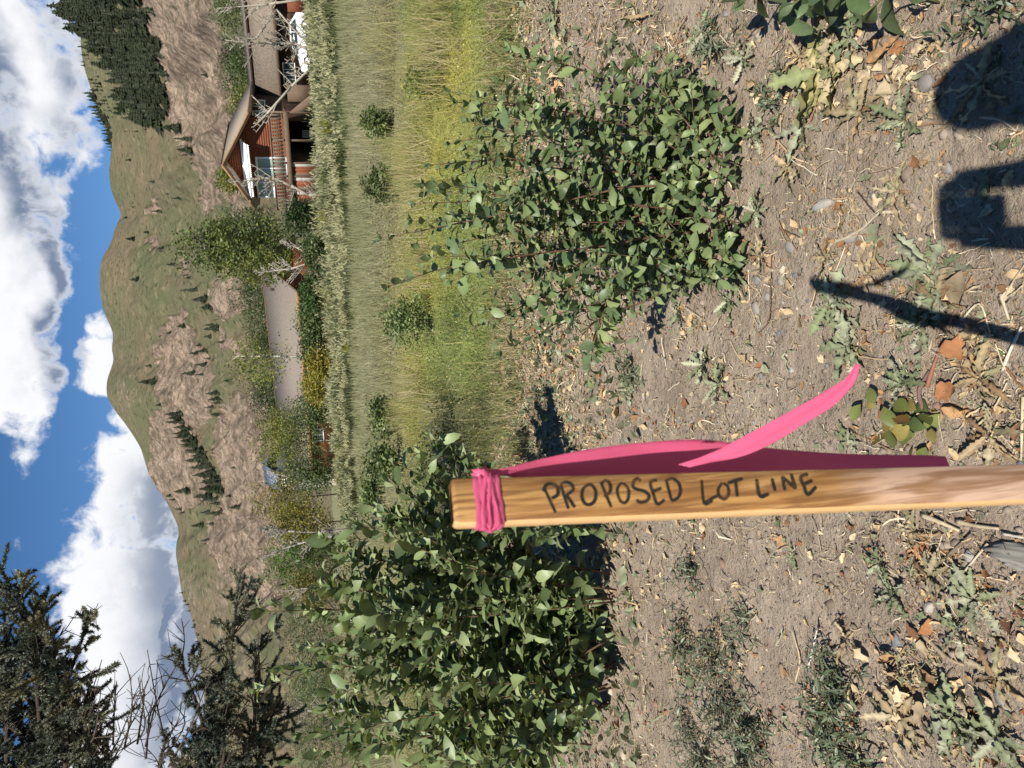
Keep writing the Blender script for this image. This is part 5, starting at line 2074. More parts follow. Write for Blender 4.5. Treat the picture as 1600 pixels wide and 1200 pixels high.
    # dead twigs hanging between the boughs
    for k in range(16):
        x0, y0 = rng.uniform(120, 290), rng.uniform(1150, 1230)
        x1, y1 = x0 + rng.uniform(-30, 70), y0 - rng.uniform(70, 150)
        P0, P1 = A(x0, y0, D + rng.uniform(-0.2, 0.3)), A(x1, y1, D + rng.uniform(-0.3, 0.2))
        path = smooth_path([P0, (P0 + P1) / 2 + rng.normal(0, 0.05, 3), P1], 9)
        wood = MB()
        wood.tube(path - base, np.linspace(0.007, 0.0024, 9), 4, srgb(92, 80, 70, 0.85), False)
        for q in range(9):
            j = rng.integers(1, 8)
            dd = (path[-1] - path[0]) / np.linalg.norm(path[-1] - path[0]) + rng.normal(0, 0.6, 3)
            dd /= np.linalg.norm(dd)
            l2 = rng.uniform(0.06, 0.26)
            s2 = smooth_path([path[j], path[j] + dd * l2 * 0.5 + rng.normal(0, 0.012, 3), path[j] + dd * l2], 5)
            wood.tube(s2 - base, np.linspace(0.0036, 0.0018, 5), 3, srgb(104, 92, 80, 0.85), False)
        wood.build('dead_bough', MATS['bark'], root)


# ------------------------------------------------------------------ stake, lettering, ribbon
def _stakewood(N, b, out):
    co = objco(N)
    warp = N.noise(co, 9.0, 3, 0.5)
    g = N.n('ShaderNodeVectorMath', operation='MULTIPLY_ADD')
    N.link(N.n('ShaderNodeTexNoise').outputs['Color'], g.inputs[0])
    g.inputs[1].default_value = (0.0, 0.0, 0.0)
    N.link(co, g.inputs[2])
    m = N.mapping(co, (1.0, 1.0, 0.035))
    grain = N.noise(m, 240.0, 5, 0.6, 0.6)
    wide = N.noise(N.mapping(co, (1, 1, 0.07)), 80.0, 3, 0.5, 1.2)
    c = N.mix(N.sstep(wide, 0.35, 0.65), srgb(204, 158, 96, 0.98), srgb(166, 118, 64, 0.92))
    c = N.mix(N.math('MULTIPLY', N.sstep(grain, 0.42, 0.62), 0.75), c, srgb(134, 90, 52, 0.82))
    # greyer, pinker and paler lower down, with darker streaks
    zz = N.n('ShaderNodeSeparateXYZ')
    N.link(co, zz.inputs[0])
    low = N.sstep(N.math('MULTIPLY_ADD', N.math('SUBTRACT', warp, 0.5), 0.35, zz.outputs[2]), -0.30, -0.47)
    c2 = N.mix(N.sstep(wide, 0.38, 0.66), srgb(226, 190, 164, 0.92), srgb(170, 130, 98, 0.88))
    c2 = N.mix(N.math('MULTIPLY', N.sstep(grain, 0.5, 0.7), 0.5), c2, srgb(128, 96, 74, 0.85))
    N.link(N.mix(low, c, c2), b.inputs['Base Color'])
    b.inputs['Roughness'].default_value = 0.6
    bump(N, b, grain, 0.25, 0.0006)


material('stake_wood', _stakewood)
plain('sawn_edge', srgb(228, 184, 128, 0.95), 0.7, 0.12, 60.0)


def _ink(N, b, out):
    co = objco(N)
    nz = N.noise(co, 420.0, 4, 0.7)
    n2 = N.noise(co, 90.0, 3, 0.6)
    w = N.sstep(N.math('MULTIPLY_ADD', n2, 0.6, N.math('MULTIPLY', nz, 0.5)), 0.52, 0.72)
    N.link(N.mix(N.math('MULTIPLY', w, 0.8), (0.016, 0.018, 0.015), srgb(120, 84, 50, 0.8)), b.inputs['Base Color'])
    b.inputs['Roughness'].default_value = 0.6


material('ink', _ink)


def _pink(N, b, out):
    co = objco(N)
    nz = N.noise(co, 60.0, 3, 0.5)
    c = srgb(238, 112, 152, 1.22)
    b.inputs['Base Color'].default_value = rgba(c)
    b.inputs['Roughness'].default_value = 0.38
    b.inputs['Specular IOR Level'].default_value = 0.4
    bump(N, b, nz, 0.15, 0.002)
    t = N.n('ShaderNodeBsdfTranslucent')
    t.inputs['Color'].default_value = (0.80, 0.15, 0.27, 1)
    m = N.n('ShaderNodeMixShader')
    m.inputs[0].default_value = 0.36
    N.link(b.outputs[0], m.inputs[1])
    N.link(t.outputs[0], m.inputs[2])
    N.link(m.outputs[0], out.inputs['Surface'])


material('ribbon_pink', _pink)


def build_stake():
    d0, d1 = 0.585, 0.735
    Pt = EYE + ray(704, 747.5) * d0
    Pb = EYE + ray(1600, 725) * d1
    ax = Pb - Pt
    ax /= np.linalg.norm(ax)
    W, T = 0.0378, 0.0135
    phi = math.radians(30)
    w = np.array([math.cos(phi), math.sin(phi), 0])
    w = w - ax * np.dot(w, ax)
    w /= np.linalg.norm(w)
    nrm = np.cross(ax, w)                  # out of the lettered face
    if np.dot(nrm, EYE - Pt) < 0:
        nrm = -nrm
    Lg = (Pt[2] + 0.25) / -ax[2]
    o = Pt - w * W                          # upper left corner of the lettered face
    root = thing('survey_stake', 'wooden survey stake hand-lettered in black, standing upright before the camera', 'stake', tuple(o))
    # board with rounded ends at the top
    mb = MB()
    prof = []
    for s, dx in ((0, 0.0022), (0.0012, 0.0008), (0.004, 0.0), (Lg, 0.0)):
        prof.append((s, dx))
    rings = []
    for s, e in prof:
        c = ax * s
        ring = []
        ch = 0.0009
        for a, b in ((e, e + ch), (e + ch, e), (W - e - ch, e), (W - e, e + ch), (W - e, T - e - ch), (W - e - ch, T - e), (e + ch, T - e), (e, T - e - ch)):
            ring.append(c + w * a - nrm * b)
        rings.append(ring)
    V = np.array(rings).reshape(-1, 3)
    F = []
    for k in range(len(prof) - 1):
        for j in range(8):
            F.append((k * 8 + j, k * 8 + (j + 1) % 8, k * 8 + 8 + (j + 1) % 8, k * 8 + 8 + j))
    mb.add(V, np.array(F))
    for j in range(1, 7):
        mb.F[3].append(np.array([(0, j, j + 1)]))
    b = mb.build('board', [MATS['stake_wood'], MATS['sawn_edge']], root)
    nq = len(F)
    for p_ in b.data.polygons:
        vs = sorted(p_.vertices)
        if len(vs) == 4 and {v % 8 for v in vs} in ({0, 7}, {0, 1}):
            p_.material_index = 1

    # hand lettering: strokes in photograph pixels, laid on the face
    LET = {
        'P1': [[(851, 764), (868, 801)], [(849, 768), (853, 758), (863, 756), (871, 762), (871, 773), (862, 779)]],
        'R': [[(876, 758), (888, 795)], [(875, 757), (884, 753), (893, 757), (895, 766), (885, 773)], [(885, 773), (898, 793)]],
        'O1': [[(919, 757), (911, 764), (909, 776), (914, 787), (923, 788), (930, 780), (930, 766), (924, 758), (918, 757)]],
        'P2': [[(940, 757), (955, 793)], [(938, 757), (946, 751), (953, 757), (953, 768), (944, 776)]],
        'O2': [[(969, 755), (964, 766), (968, 781), (975, 786), (981, 780), (982, 766), (976, 757), (969, 755)]],
        'S': [[(1001, 752), (996, 748), (990, 752), (989, 761), (996, 765), (1007, 768), (1014, 775), (1010, 783), (1000, 785), (994, 781)]],
        'E1': [[(1026, 750), (1016, 754), (1020, 770), (1027, 788), (1038, 781)], [(1020, 768), (1033, 763)]],
        'D': [[(1041, 752), (1049, 782)], [(1039, 752), (1050, 748), (1060, 755), (1063, 768), (1059, 778), (1049, 783)]],
        'L1': [[(1096, 750), (1100, 786), (1113, 783)], [(1100, 786), (1120, 775)]],
        'O3': [[(1128, 755), (1122, 765), (1124, 776), (1132, 780), (1138, 773), (1137, 761), (1130, 755)]],
        'T': [[(1137, 755), (1160, 748)], [(1149, 752), (1152, 776)]],
        'L2': [[(1182, 749), (1187, 775), (1201, 772)]],
        'I': [[(1206, 748), (1211, 767)]],
        'N': [[(1226, 766), (1222, 745)], [(1222, 745), (1243, 764)], [(1243, 764), (1236, 741)]],
        'E2': [[(1262, 741), (1251, 746), (1256, 760), (1262, 773), (1275, 761)], [(1256, 757), (1269, 751)]],
    }
    off = o + nrm * 0.00025
    for key, strokes in LET.items():
        m = MB()
        for st in strokes:
            pts = np.array([on_plane(x, y, off, nrm) for x, y in st])
            path = smooth_path(pts, max(6, 5 * len(pts)))
            T_ = np.gradient(path, axis=0)
            T_ /= np.linalg.norm(T_, axis=1, keepdims=True)
            side = np.cross(T_, nrm)
            hw = 0.00125 * rng.uniform(0.85, 1.15) * (1 + 0.2 * np.sin(np.linspace(0, 3, len(path))))[:, None]
            Vv = np.stack([path - side * hw, path + side * hw], 1).reshape(-1, 3)
            n = len(path)
            Ff = np.array([(2 * i, 2 * i + 1, 2 * i + 3, 2 * i + 2) for i in range(n - 1)])
            m.add(Vv - o, Ff)
            off = off + nrm * 0.00003
        m.build('letter', MATS['ink'], root)

    # ---------------- ribbon
    rb = thing('survey_ribbon', 'bright pink plastic ribbon knotted round the stake, its tails blowing', 'ribbon', tuple(o))
    # turns of ribbon round the stake
    for k, (s0, s1, wd, off_) in enumerate(((0.020, 0.0215, 0.0075, 0.0008), (0.025, 0.0235, 0.0065, 0.0012), (0.029, 0.0275, 0.0070, 0.0010), (0.033, 0.0345, 0.0070, 0.0015), (0.0370, 0.0385, 0.0060, 0.0012), (0.0225, 0.0355, 0.0045, 0.0022), (0.0345, 0.0245, 0.0040, 0.0026), (0.0275, 0.0370, 0.0035, 0.0030))):
        per = []
        q = 9
        corners = [(-off_, off_), (W + off_, off_), (W + off_, -T - off_), (-off_, -T - off_)]
        for i in range(4):
            a, b_ = corners[i], corners[(i + 1) % 4]
            for t in np.linspace(0, 1, q, endpoint=False):
                per.append((a[0] + (b_[0] - a[0]) * t, a[1] + (b_[1] - a[1]) * t))
        per.append(per[0])
        n = len(per)
        V = []
        cross = 5
        for i, (a, bz) in enumerate(per):
            sc = s0 + (s1 - s0) * (0.5 - 0.5 * math.cos(2 * math.pi * i / (n - 1)))
            pinch = 0.75 + 0.25 * math.cos(i * 0.9 + k) * 0.6
            for j in range(cross):
                u = (j / (cross - 1) - 0.5)
                puff = 0.0009 * (1 - (2 * u) ** 2) * (0.6 + 0.4 * math.sin(i * 1.7 + k * 2 + j)) + 0.0009 * (((i * 7 + j * 5 + k * 3) % 11) / 11 - 0.5)
                ca = np.array([a - W / 2, bz + T / 2])
                nn = ca / (np.linalg.norm(ca) + 1e-9)
                V.append(w * (a + nn[0] * puff) + nrm * (bz + puff * (1 if bz > -T / 2 else -1)) + ax * (sc + u * wd * pinch))
        V = np.array(V)
        m = MB()
        m.add(V, grid_faces(n, cross))
        oo = m.build('wrap', MATS['ribbon_pink'], rb, False)
    # knot on the right edge
    m = MB()
    kc = w * (W + 0.004) + ax * 0.026 + nrm * 0.000
    kp = []
    for i in range(9):
        for j in range(8):
            th, ph = math.pi * i / 8, 2 * math.pi * j / 8
            r = 0.0050 * (1 + 0.4 * math.sin(3 * ph + 2 * th) + 0.3 * math.sin(7 * th + 2 * ph))
            kp.append(kc + r * (math.sin(th) * math.cos(ph) * w + math.sin(th) * math.sin(ph) * nrm * 0.9 + 1.2 * math.cos(th) * ax))
    Fk = []
    for i in range(8):
        for j in range(8):
            Fk.append((i * 8 + j, i * 8 + (j + 1) % 8, i * 8 + 8 + (j + 1) % 8, i * 8 + 8 + j))
    m.add(np.array(kp), np.array(Fk))
    m.build('knot', MATS['ribbon_pink'], rb, False)

    # tails: (row, edge1 px y, depth1, edge2 px y, depth2)
    def tail(rows, name='tail'):
        NS = 90
        e1 = smooth_path([EYE + ray(x1, y1) * d1_ for (x1, y1, d1_, x2, y2, d2_) in rows], NS)
        e2 = smooth_path([EYE + ray(x2, y2) * d2_ for (x1, y1, d1_, x2, y2, d2_) in rows], NS)
        nrow = 11
        tri = lambda q: abs((q % 1.0) * 2 - 1)
        V = []
        for ks, (a, b_) in enumerate(zip(e1, e2)):
            sv = ks / (NS - 1)
            n_ = np.cross(b_ - a, ax)
            n_ /= np.linalg.norm(n_) + 1e-9
            for j in range(nrow):
                u = j / (nrow - 1)
                V.append(a * (1 - u) + b_ * u + n_ * (0.0016 * (tri(u * 1.35 + sv * 0.9) - 0.5) * min(1, 8 * sv) + 0.0007 * (tri(u * 2.4 - sv * 5.2 + 0.3) - 0.5) + 0.0008 * math.sin(sv * 21) * (1 - sv) * u))
        mm = MB()
        mm.add(np.array(V) - o, grid_faces(NS, nrow))
        ob = mm.build(name, MATS['ribbon_pink'], rb, False)
        sd = ob.modifiers.new('film', 'SOLIDIFY')
        sd.thickness = 0.0001
    tail([(752, 733, 0.598, 762, 741, 0.598), (790, 731, 0.605, 790, 744, 0.605), (850, 716, 0.627, 850, 752, 0.627), (920, 702, 0.648, 920, 754, 0.648), (1010, 691, 0.676, 1010, 752, 0.676),
          (1100, 687, 0.700, 1100, 748, 0.700), (1200, 700, 0.732, 1200, 752, 0.732), (1320, 709, 0.775, 1320, 756, 0.775), (1440, 711, 0.795, 1440, 758, 0.795), (1476, 713, 0.800, 1500, 757, 0.805)])
    tail([(1060, 726, 0.640, 1078, 730, 0.640), (1100, 712, 0.640, 1105, 724, 0.642), (1140, 694, 0.640, 1150, 716, 0.643), (1190, 667, 0.643, 1205, 694, 0.646), (1240, 640, 0.645, 1254, 664, 0.648),
          (1290, 611, 0.648, 1302, 633, 0.650), (1322, 590, 0.650, 1332, 602, 0.651), (1336, 567, 0.652, 1345, 571, 0.652)])
    return root

# ------------------------------------------------------------------ litter on the soil
def in_view_ground(n, x0, x1, y0=-60, y1=1260):
    """random ground points whose photograph pixel lies in the given rows, even on the ground"""
    out = []
    tot = 0
    while tot < n:
        y = rng.uniform(0.75, 6.2, n * 2)
        x = rng.uniform(-0.68, 0.68, n * 2) * (y + 0.55)
        px, py = pix(np.stack([x, y, 0 * x], 1))
        k = (px > x0) & (px < x1) & (py > y0) & (py < y1)
        out.append(np.stack([x[k], y[k], px[k], py[k]], 1))
        tot += int(k.sum())
    return np.concatenate(out)[:n]


# where the litter lies thick (photo px): centre x, y, radius x, y, weight
THICK = [(850, 560, 90, 200, 1.0), (830, 100, 80, 160, 1.0), (900, 650, 60, 90, 0.9), (960, 560, 60, 70, 0.7), (1290, 120, 70, 90, 0.9), (1420, 160, 50, 50, 0.6),
         (1330, 330, 90, 90, 0.8), (1500, 620, 90, 70, 1.0), (1540, 520, 60, 60, 1.0), (1400, 480, 60, 60, 0.5), (1430, 860, 80, 60, 0.9), (1440, 1060, 70, 80, 0.9),
         (1550, 960, 60, 90, 0.9), (1330, 1120, 90, 80, 0.8), (930, 880, 40, 60, 1.0), (1000, 930, 50, 60, 0.5), (1180, 560, 40, 70, 0.4), (1050, 60, 70, 60, 0.8), (1080, 500, 40, 50, 0.6),
         (1100, 1000, 90, 120, 0.5), (960, 40, 70, 60, 0.9), (1230, 800, 50, 40, 0.5), (1180, 680, 60, 50, 0.5), (1460, 60, 60, 60, 0.7), (1560, 230, 50, 40, 0.8), (1500, 1180, 80, 50, 0.8)]


def thickness(px, py):
    d = np.zeros_like(px) + 0.24
    for cx_, cy_, rx, ry, w in THICK:
        d = np.maximum(d, w * np.exp(-((px - cx_) / rx) ** 2 - ((py - cy_) / ry) ** 2))
    return d * np.clip(0.65 + fbm(px / 34, py / 34, 3, 401) * 1.3, 0.05, 1.3)


STRAW_COLS = [srgb(222, 200, 160, 0.9), srgb(206, 180, 136, 0.9), srgb(232, 216, 184, 0.92), srgb(184, 156, 116, 0.88), srgb(168, 132, 94, 0.85), srgb(196, 176, 146, 0.9)]
DEAD_COLS = [srgb(214, 186, 142, 0.9), srgb(190, 150, 106, 0.88), srgb(172, 120, 80, 0.85), srgb(226, 204, 164, 0.9), srgb(142, 104, 74, 0.85), srgb(180, 160, 128, 0.88)]
GREY_GREEN = [srgb(150, 160, 124, 0.88), srgb(134, 146, 108, 0.88), srgb(170, 174, 138, 0.9), srgb(122, 136, 96, 0.86)]


def curled(seed, fine=False):
    """a dry leaf, rolled and crumpled"""
    r = np.random.default_rng(seed)
    n, m = (9, 5) if fine else (5, 3)
    t = np.linspace(0, 1, n)[:, None]
    u = np.linspace(-1, 1, m)[None]
    prof = 0.32 * np.sin(np.clip(t * 0.95 + 0.05, 0, 1) * math.pi) ** 0.8 * (1 + 0.22 * r.normal(0, 1, (n, 1)))
    roll = r.uniform(0.3, 1.5)
    x = np.sin(u * roll) / roll * prof * (1 + 0.1 * r.normal(0, 1, (n, m)))
    z = (1 - np.cos(u * roll)) / roll * prof + 0.06 * np.sin(t * r.uniform(4, 11) + u * r.uniform(1, 4) + r.uniform(0, 6)) + 0.05 * np.sin(t * 17 + u * 5 + r.uniform(0, 6)) * np.abs(u)
    bend = r.uniform(-1.3, 1.3)
    y = np.sin((t - 0.5) * bend) / (bend if abs(bend) > 0.05 else 0.05) + 0 * u
    z = z + (1 - np.cos((t - 0.5) * bend)) * 0.6 * np.sign(bend) + r.normal(0, 0.02, (n, m))
    tw = r.uniform(-1.4, 1.4) * (t - 0.5)
    x, z = x * np.cos(tw) - z * np.sin(tw), x * np.sin(tw) + z * np.cos(tw)
    V = np.stack([x, y, z], -1).reshape(-1, 3)
    V[:, 2] -= V[:, 2].min()
    return V, grid_faces(n, m)


def strip(seed):
    """a bent piece of straw"""
    r = np.random.default_rng(seed)
    n = 5
    t = np.linspace(0, 1, n)
    a = np.cumsum(r.normal(0, 0.55, n))
    x = np.cumsum(np.cos(a)) / n
    y = np.cumsum(np.sin(a)) / n
    z = np.abs(np.cumsum(r.normal(0, 0.10, n))) + 0.03
    w = 0.034 * np.array([0.8, 1, 1, 0.9, 0.5])
    nx, ny = -np.sin(a), np.cos(a)
    V = []
    for k in range(n):
        tw = r.normal(0, 0.5)
        V += [(x[k] - nx[k] * w[k], y[k] - ny[k] * w[k], z[k] - tw * w[k]), (x[k] + nx[k] * w[k], y[k] + ny[k] * w[k], z[k] + tw * w[k])]
    V = np.array(V)
    V[:, :2] -= V[:, :2].mean(0)
    F = np.array([(2 * k, 2 * k + 1, 2 * k + 3, 2 * k + 2) for k in range(n - 1)])
    return V, F


def flat_rot(n, tilt=0.25):
    a = rng.uniform(0, 6.283, n)
    t = rng.normal(0, tilt, n)
    b = rng.uniform(0, 6.283, n)
    ca, sa = np.cos(a), np.sin(a)
    Z = np.zeros(n)
    O = np.ones(n)
    R1 = np.stack([np.stack([ca, -sa, Z], 1), np.stack([sa, ca, Z], 1), np.stack([Z, Z, O], 1)], 1)
    ct, st = np.cos(t), np.sin(t)
    R2 = np.stack([np.stack([O, Z, Z], 1), np.stack([Z, ct, -st], 1), np.stack([Z, st, ct], 1)], 1)
    cb, sb = np.cos(b), np.sin(b)
    R3 = np.stack([np.stack([cb, -sb, Z], 1), np.stack([sb, cb, Z], 1), np.stack([Z, Z, O], 1)], 1)
    return R3 @ R2 @ R1


def build_litter():
    # straw and grass scraps: far too many to count
    g = in_view_ground(125000, 762, 1640)
    th = thickness(g[:, 2], g[:, 3])
    far = np.clip((960 - g[:, 2]) / 140, 0, 1)
    th = np.maximum(th, far * 0.8 * np.clip(0.8 + fbm(g[:, 0] * 2.5, g[:, 1] * 2.5, 3, 77), 0.2, 1.2))
    near_ok = np.clip(0.35 + far, 0, 1)
    k = rng.random(len(g)) < th * (0.8 + 0.2 * far)
    g = g[k]
    n = len(g)
    mb = MB()
    tm = [strip(900 + q) for q in range(14)]
    pick = rng.integers(14, size=n)
    cidx = rng.integers(len(STRAW_COLS), size=n)
    C = np.array(STRAW_COLS)[cidx] * rng.uniform(0.75, 1.1, (n, 1))
    gg = rng.random(n) < 0.12 + 0.2 * np.clip((900 - g[:, 2]) / 100, 0, 1)
    C[gg] = np.array(GREY_GREEN)[rng.integers(4, size=gg.sum())] * rng.uniform(0.8, 1.1, (gg.sum(), 1))
    S = rng.lognormal(0, 0.5, n) * 0.0165 * (0.7 + 0.27 * g[:, 1])
    for q in range(14):
        s = pick == q
        pos = np.stack([g[s, 0], g[s, 1], gz(g[s, 0], g[s, 1]) + rng.random(s.sum()) ** 2 * 0.015], 1)
        Sx = np.stack([S[s], S[s], S[s]], 1)
        mb.scatter(tm[q][0], [tm[q][1]], pos, flat_rot(s.sum(), 0.3), Sx, C[s])
    # the same close by, where the ground fills most of the frame
    def pixel_ground(n, x0, x1):
        ix, iy = rng.uniform(x0, x1, n), rng.uniform(-20, 1220, n)
        P = np.array([G(a, b_) for a, b_ in zip(ix, iy)])
        return np.stack([P[:, 0], P[:, 1], ix, iy], 1)
    g = pixel_ground(26000, 960, 1615)
    g = g[rng.random(len(g)) < thickness(g[:, 2], g[:, 3]) * 0.75]
    n = len(g)
    pick = rng.integers(14, size=n)
    C = np.array(STRAW_COLS)[rng.integers(6, size=n)] * rng.uniform(0.6, 1.08, (n, 1))
    gg = rng.random(n) < 0.14
    C[gg] = np.array(GREY_GREEN)[rng.integers(4, size=gg.sum())] * rng.uniform(0.7, 1.0, (gg.sum(), 1))
    S = rng.lognormal(0, 0.55, n) * 0.013
    for q in range(14):
        s = pick == q
        pos = np.stack([g[s, 0], g[s, 1], gz(g[s, 0], g[s, 1]) + rng.random(s.sum()) ** 2 * 0.014], 1)
        mb.scatter(tm[q][0], [tm[q][1]], pos, flat_rot(s.sum(), 0.45), S[s], C[s])
    # long dry stalks lying criss-cross
    g = in_view_ground(9000, 780, 1640)
    g = g[rng.random(len(g)) < thickness(g[:, 2], g[:, 3]) * 0.6]
    n = len(g)
    for q in range(8):
        s = rng.integers(8, size=n) == q
        r = np.random.default_rng(950 + q)
        tt = np.linspace(-0.5, 0.5, 6)
        off = np.cumsum(r.normal(0, 0.035, 6))
        zz = 0.05 * (1 - (2 * tt) ** 2) * r.uniform(0, 1)
        Vs = np.concatenate([np.stack([tt, off - 0.011, zz], 1), np.stack([tt, off + 0.011, zz + 0.008], 1)])
        Fs_ = np.array([(i, i + 1, i + 7, i + 6) for i in range(5)])
        c_ = np.array(STRAW_COLS)[rng.integers(6, size=s.sum())] * rng.uniform(0.7, 1.1, (s.sum(), 1))
        mb.scatter(Vs, [Fs_], np.stack([g[s, 0], g[s, 1], gz(g[s, 0], g[s, 1]) + rng.random(s.sum()) * 0.012 + 0.002], 1), flat_rot(s.sum(), 0.12), rng.lognormal(0, 0.4, s.sum()) * 0.085, c_)
    mb.build('straw_litter', MATS['dry'], kind='stuff')
    # scraps of dry leaf
    g = in_view_ground(36000, 765, 1640)
    th = thickness(g[:, 2], g[:, 3])
    far = np.clip((960 - g[:, 2]) / 140, 0, 1)
    th = np.maximum(th, far * 0.8)
    g = g[rng.random(len(g)) < th * 0.72]
    n = len(g)
    tm = [curled(700 + q) for q in range(10)]
    pick = rng.integers(10, size=n)
    C = np.array(DEAD_COLS)[rng.choice(6, n, p=[0.3, 0.18, 0.1, 0.26, 0.04, 0.12])] * rng.uniform(0.75, 1.1, (n, 1))
    gg = rng.random(n) < 0.28
    C[gg] = np.array(GREY_GREEN)[rng.integers(4, size=gg.sum())] * rng.uniform(0.75, 1.1, (gg.sum(), 1))
    S = rng.lognormal(0, 0.45, n) * 0.0125 * (0.6 + 0.30 * g[:, 1])
    mb = MB()
    for q in range(10):
        s = pick == q
        pos = np.stack([g[s, 0], g[s, 1], gz(g[s, 0], g[s, 1]) + rng.random(s.sum()) ** 2 * 0.012], 1)
        mb.scatter(tm[q][0], [tm[q][1]], pos, flat_rot(s.sum(), 0.5), S[s], C[s])
    ix, iy = rng.uniform(960, 1615, 9000), rng.uniform(-20, 1220, 9000)
    k = rng.random(9000) < thickness(ix, iy) * 0.6
    P = np.array([G(a, b_) for a, b_ in zip(ix[k], iy[k])])
    n = len(P)
    pick = rng.integers(10, size=n)
    C = np.array(DEAD_COLS)[rng.choice(6, n, p=[0.26, 0.2, 0.12, 0.2, 0.08, 0.14])] * rng.uniform(0.6, 1.05, (n, 1))
    gg = rng.random(n) < 0.25
    C[gg] = np.array(GREY_GREEN)[rng.integers(4, size=gg.sum())] * rng.uniform(0.65, 1.0, (gg.sum(), 1))
    S = rng.lognormal(0, 0.5, n) * 0.016
    for q in range(10):
        s = pick == q
        mb.scatter(tm[q][0], [tm[q][1]], np.stack([P[s, 0], P[s, 1], gz(P[s, 0], P[s, 1]) + rng.random(s.sum()) ** 2 * 0.016], 1), flat_rot(s.sum(), 0.6), S[s], C[s])
    mb.build('leaf_litter', MATS['dry'], kind='stuff')
    # grit
    ico_v, ico_f = stone_shape(5, 0, 0.25)
    g = in_view_ground(6000, 800, 1640)
    n = len(g)
    mb = MB()
    col_ = np.array([srgb(170, 158, 142, 0.86), srgb(140, 130, 120, 0.86), srgb(196, 184, 164, 0.88), srgb(120, 112, 106, 0.86), srgb(160, 136, 116, 0.86)])
    mb.scatter(ico_v, [ico_f], np.stack([g[:, 0], g[:, 1], gz(g[:, 0], g[:, 1])], 1), flat_rot(n, 0.8), np.stack([rng.lognormal(0, 0.5, n) * 0.0024] * 3, 1) * rng.uniform(0.6, 1.3, (n, 3)), col_[rng.integers(5, size=n)])
    mb.build('grit', MATS['stone'], kind='stuff')
    # clods of the same soil
    cv, cf = stone_shape(8, 0, 0.45)
    cv[:, 2] *= 1.25
    g = in_view_ground(24000, 790, 1640)
    g = g[rng.random(len(g)) < np.clip(0.35 + fbm(g[:, 0] * 3.2, g[:, 1] * 3.2, 3, 411) * 1.5, 0.05, 1)]
    n = len(g)
    mb = MB()
    soil_ = np.array([srgb(160, 143, 125, 0.96), srgb(172, 156, 138, 0.96), srgb(146, 130, 113, 0.94)])
    sz = np.minimum(rng.lognormal(0, 0.7, n) * 0.0036, 0.016)
    mb.scatter(cv, [cf], np.stack([g[:, 0], g[:, 1], gz(g[:, 0], g[:, 1])], 1), flat_rot(n, 0.9), sz[:, None] * rng.uniform(0.7, 1.3, (n, 3)), soil_[rng.integers(3, size=n)])
    mb.build('soil_clods', MATS['stone'], kind='stuff')

    # single dry leaves, each its own object
    dl = []
    for q, c in enumerate(DEAD_COLS + DEAD_COLS[:3]):
        V, F = curled(600 + q, True)
        tint = np.array(c)[None] * (1 + 0.25 * fbm(V[:, 0] * 6 + q, V[:, 1] * 6, 2, q))[:, None]
        dl.append(mesh_np('dead_leaf', V, F, MATS['dry'], {'tint': tint}, True))
    names = ['tan', 'brown', 'rust-brown', 'pale straw-coloured', 'dark brown', 'grey-tan', 'tan', 'brown', 'rust-brown']
    g = in_view_ground(2600, 900, 1610, 0, 1200)
    g = g[rng.random(len(g)) < thickness(g[:, 2], g[:, 3]) + 0.05][:230]
    for x, y, ix, iy in g:
        q = rng.choice(9, p=[0.2, 0.12, 0.05, 0.25, 0.05, 0.16, 0.1, 0.05, 0.02])
        o = link('dead_leaf', dl[q], loc=(x, y, float(gz(x, y)) + 0.003), rot=(rng.normal(0, 0.4), rng.normal(0, 0.4), rng.uniform(0, 6.3)))
        s = rng.uniform(0.02, 0.042)
        o.scale = (s, s, s)
        tag(o, 'small curled %s dry leaf lying among the straw on the soil' % names[q], 'dead leaf', '%s dry leaves on the soil' % names[q])
    # larger ones that stand out
    for ix, iy, s, q, lab in ((1495, 545, 0.11, 2, 'big curled leaf half green half rust-brown, standing up among the twigs'), (1520, 520, 0.085, 0, 'tan curled leaf beside the rust-brown one, at the tip of a twig'),
                              (1405, 75, 0.06, 2, 'bright rust-orange crumpled leaf near the broad green weed'), (1490, 640, 0.09, 1, 'golden-brown leaf tip beside the yellow-green oval leaves'),
                              (1480, 610, 0.085, 2, 'brown shrivelled leaf beside a purplish stem'), (1440, 860, 0.07, 2, 'orange-brown scrap of leaf beside the pale split stick'),
                              (1425, 868, 0.06, 1, 'small golden leaf lying before the pale stick'), (1385, 650, 0.08, 4, 'dark brown leaf in the clump of yellow-green oval leaves'),
                              (1170, 130, 0.10, 0, 'large tan crinkled leaf at the foot of the upright shrub'), (1195, 150, 0.12, 3, 'curled pale tan dock leaf with a stalk, lying on bare soil'),
                              (1465, 455, 0.075, 0, 'tan leaf across the grey-green thistle leaves'), (1395, 135, 0.13, 3, 'long pale crinkled dead leaf lying beside the yellowing rosette'),
                              (1450, 980, 0.075, 2, 'long orange-brown folded leaf among the toothed green leaves'), (1305, 1090, 0.055, 1, 'small orange-yellow leaf in the narrow-leaved weeds'),
                              (1560, 1000, 0.055, 2, 'rusty leaf beside the flat grey stone at the bottom'), (1080, 500, 0.07, 0, 'tan leaf lying at the edge of the upright shrub shade')):
        P = G(ix, iy)
        o = link('dead_leaf', dl[q], loc=(P[0], P[1], float(gz(P[0], P[1])) + 0.006), rot=(rng.normal(0, 0.5), rng.normal(0, 0.4), rng.uniform(0, 6.3)), scale=(s * 0.85, s * 0.85, s * 0.85))
        tag(o, lab, 'dead leaf')
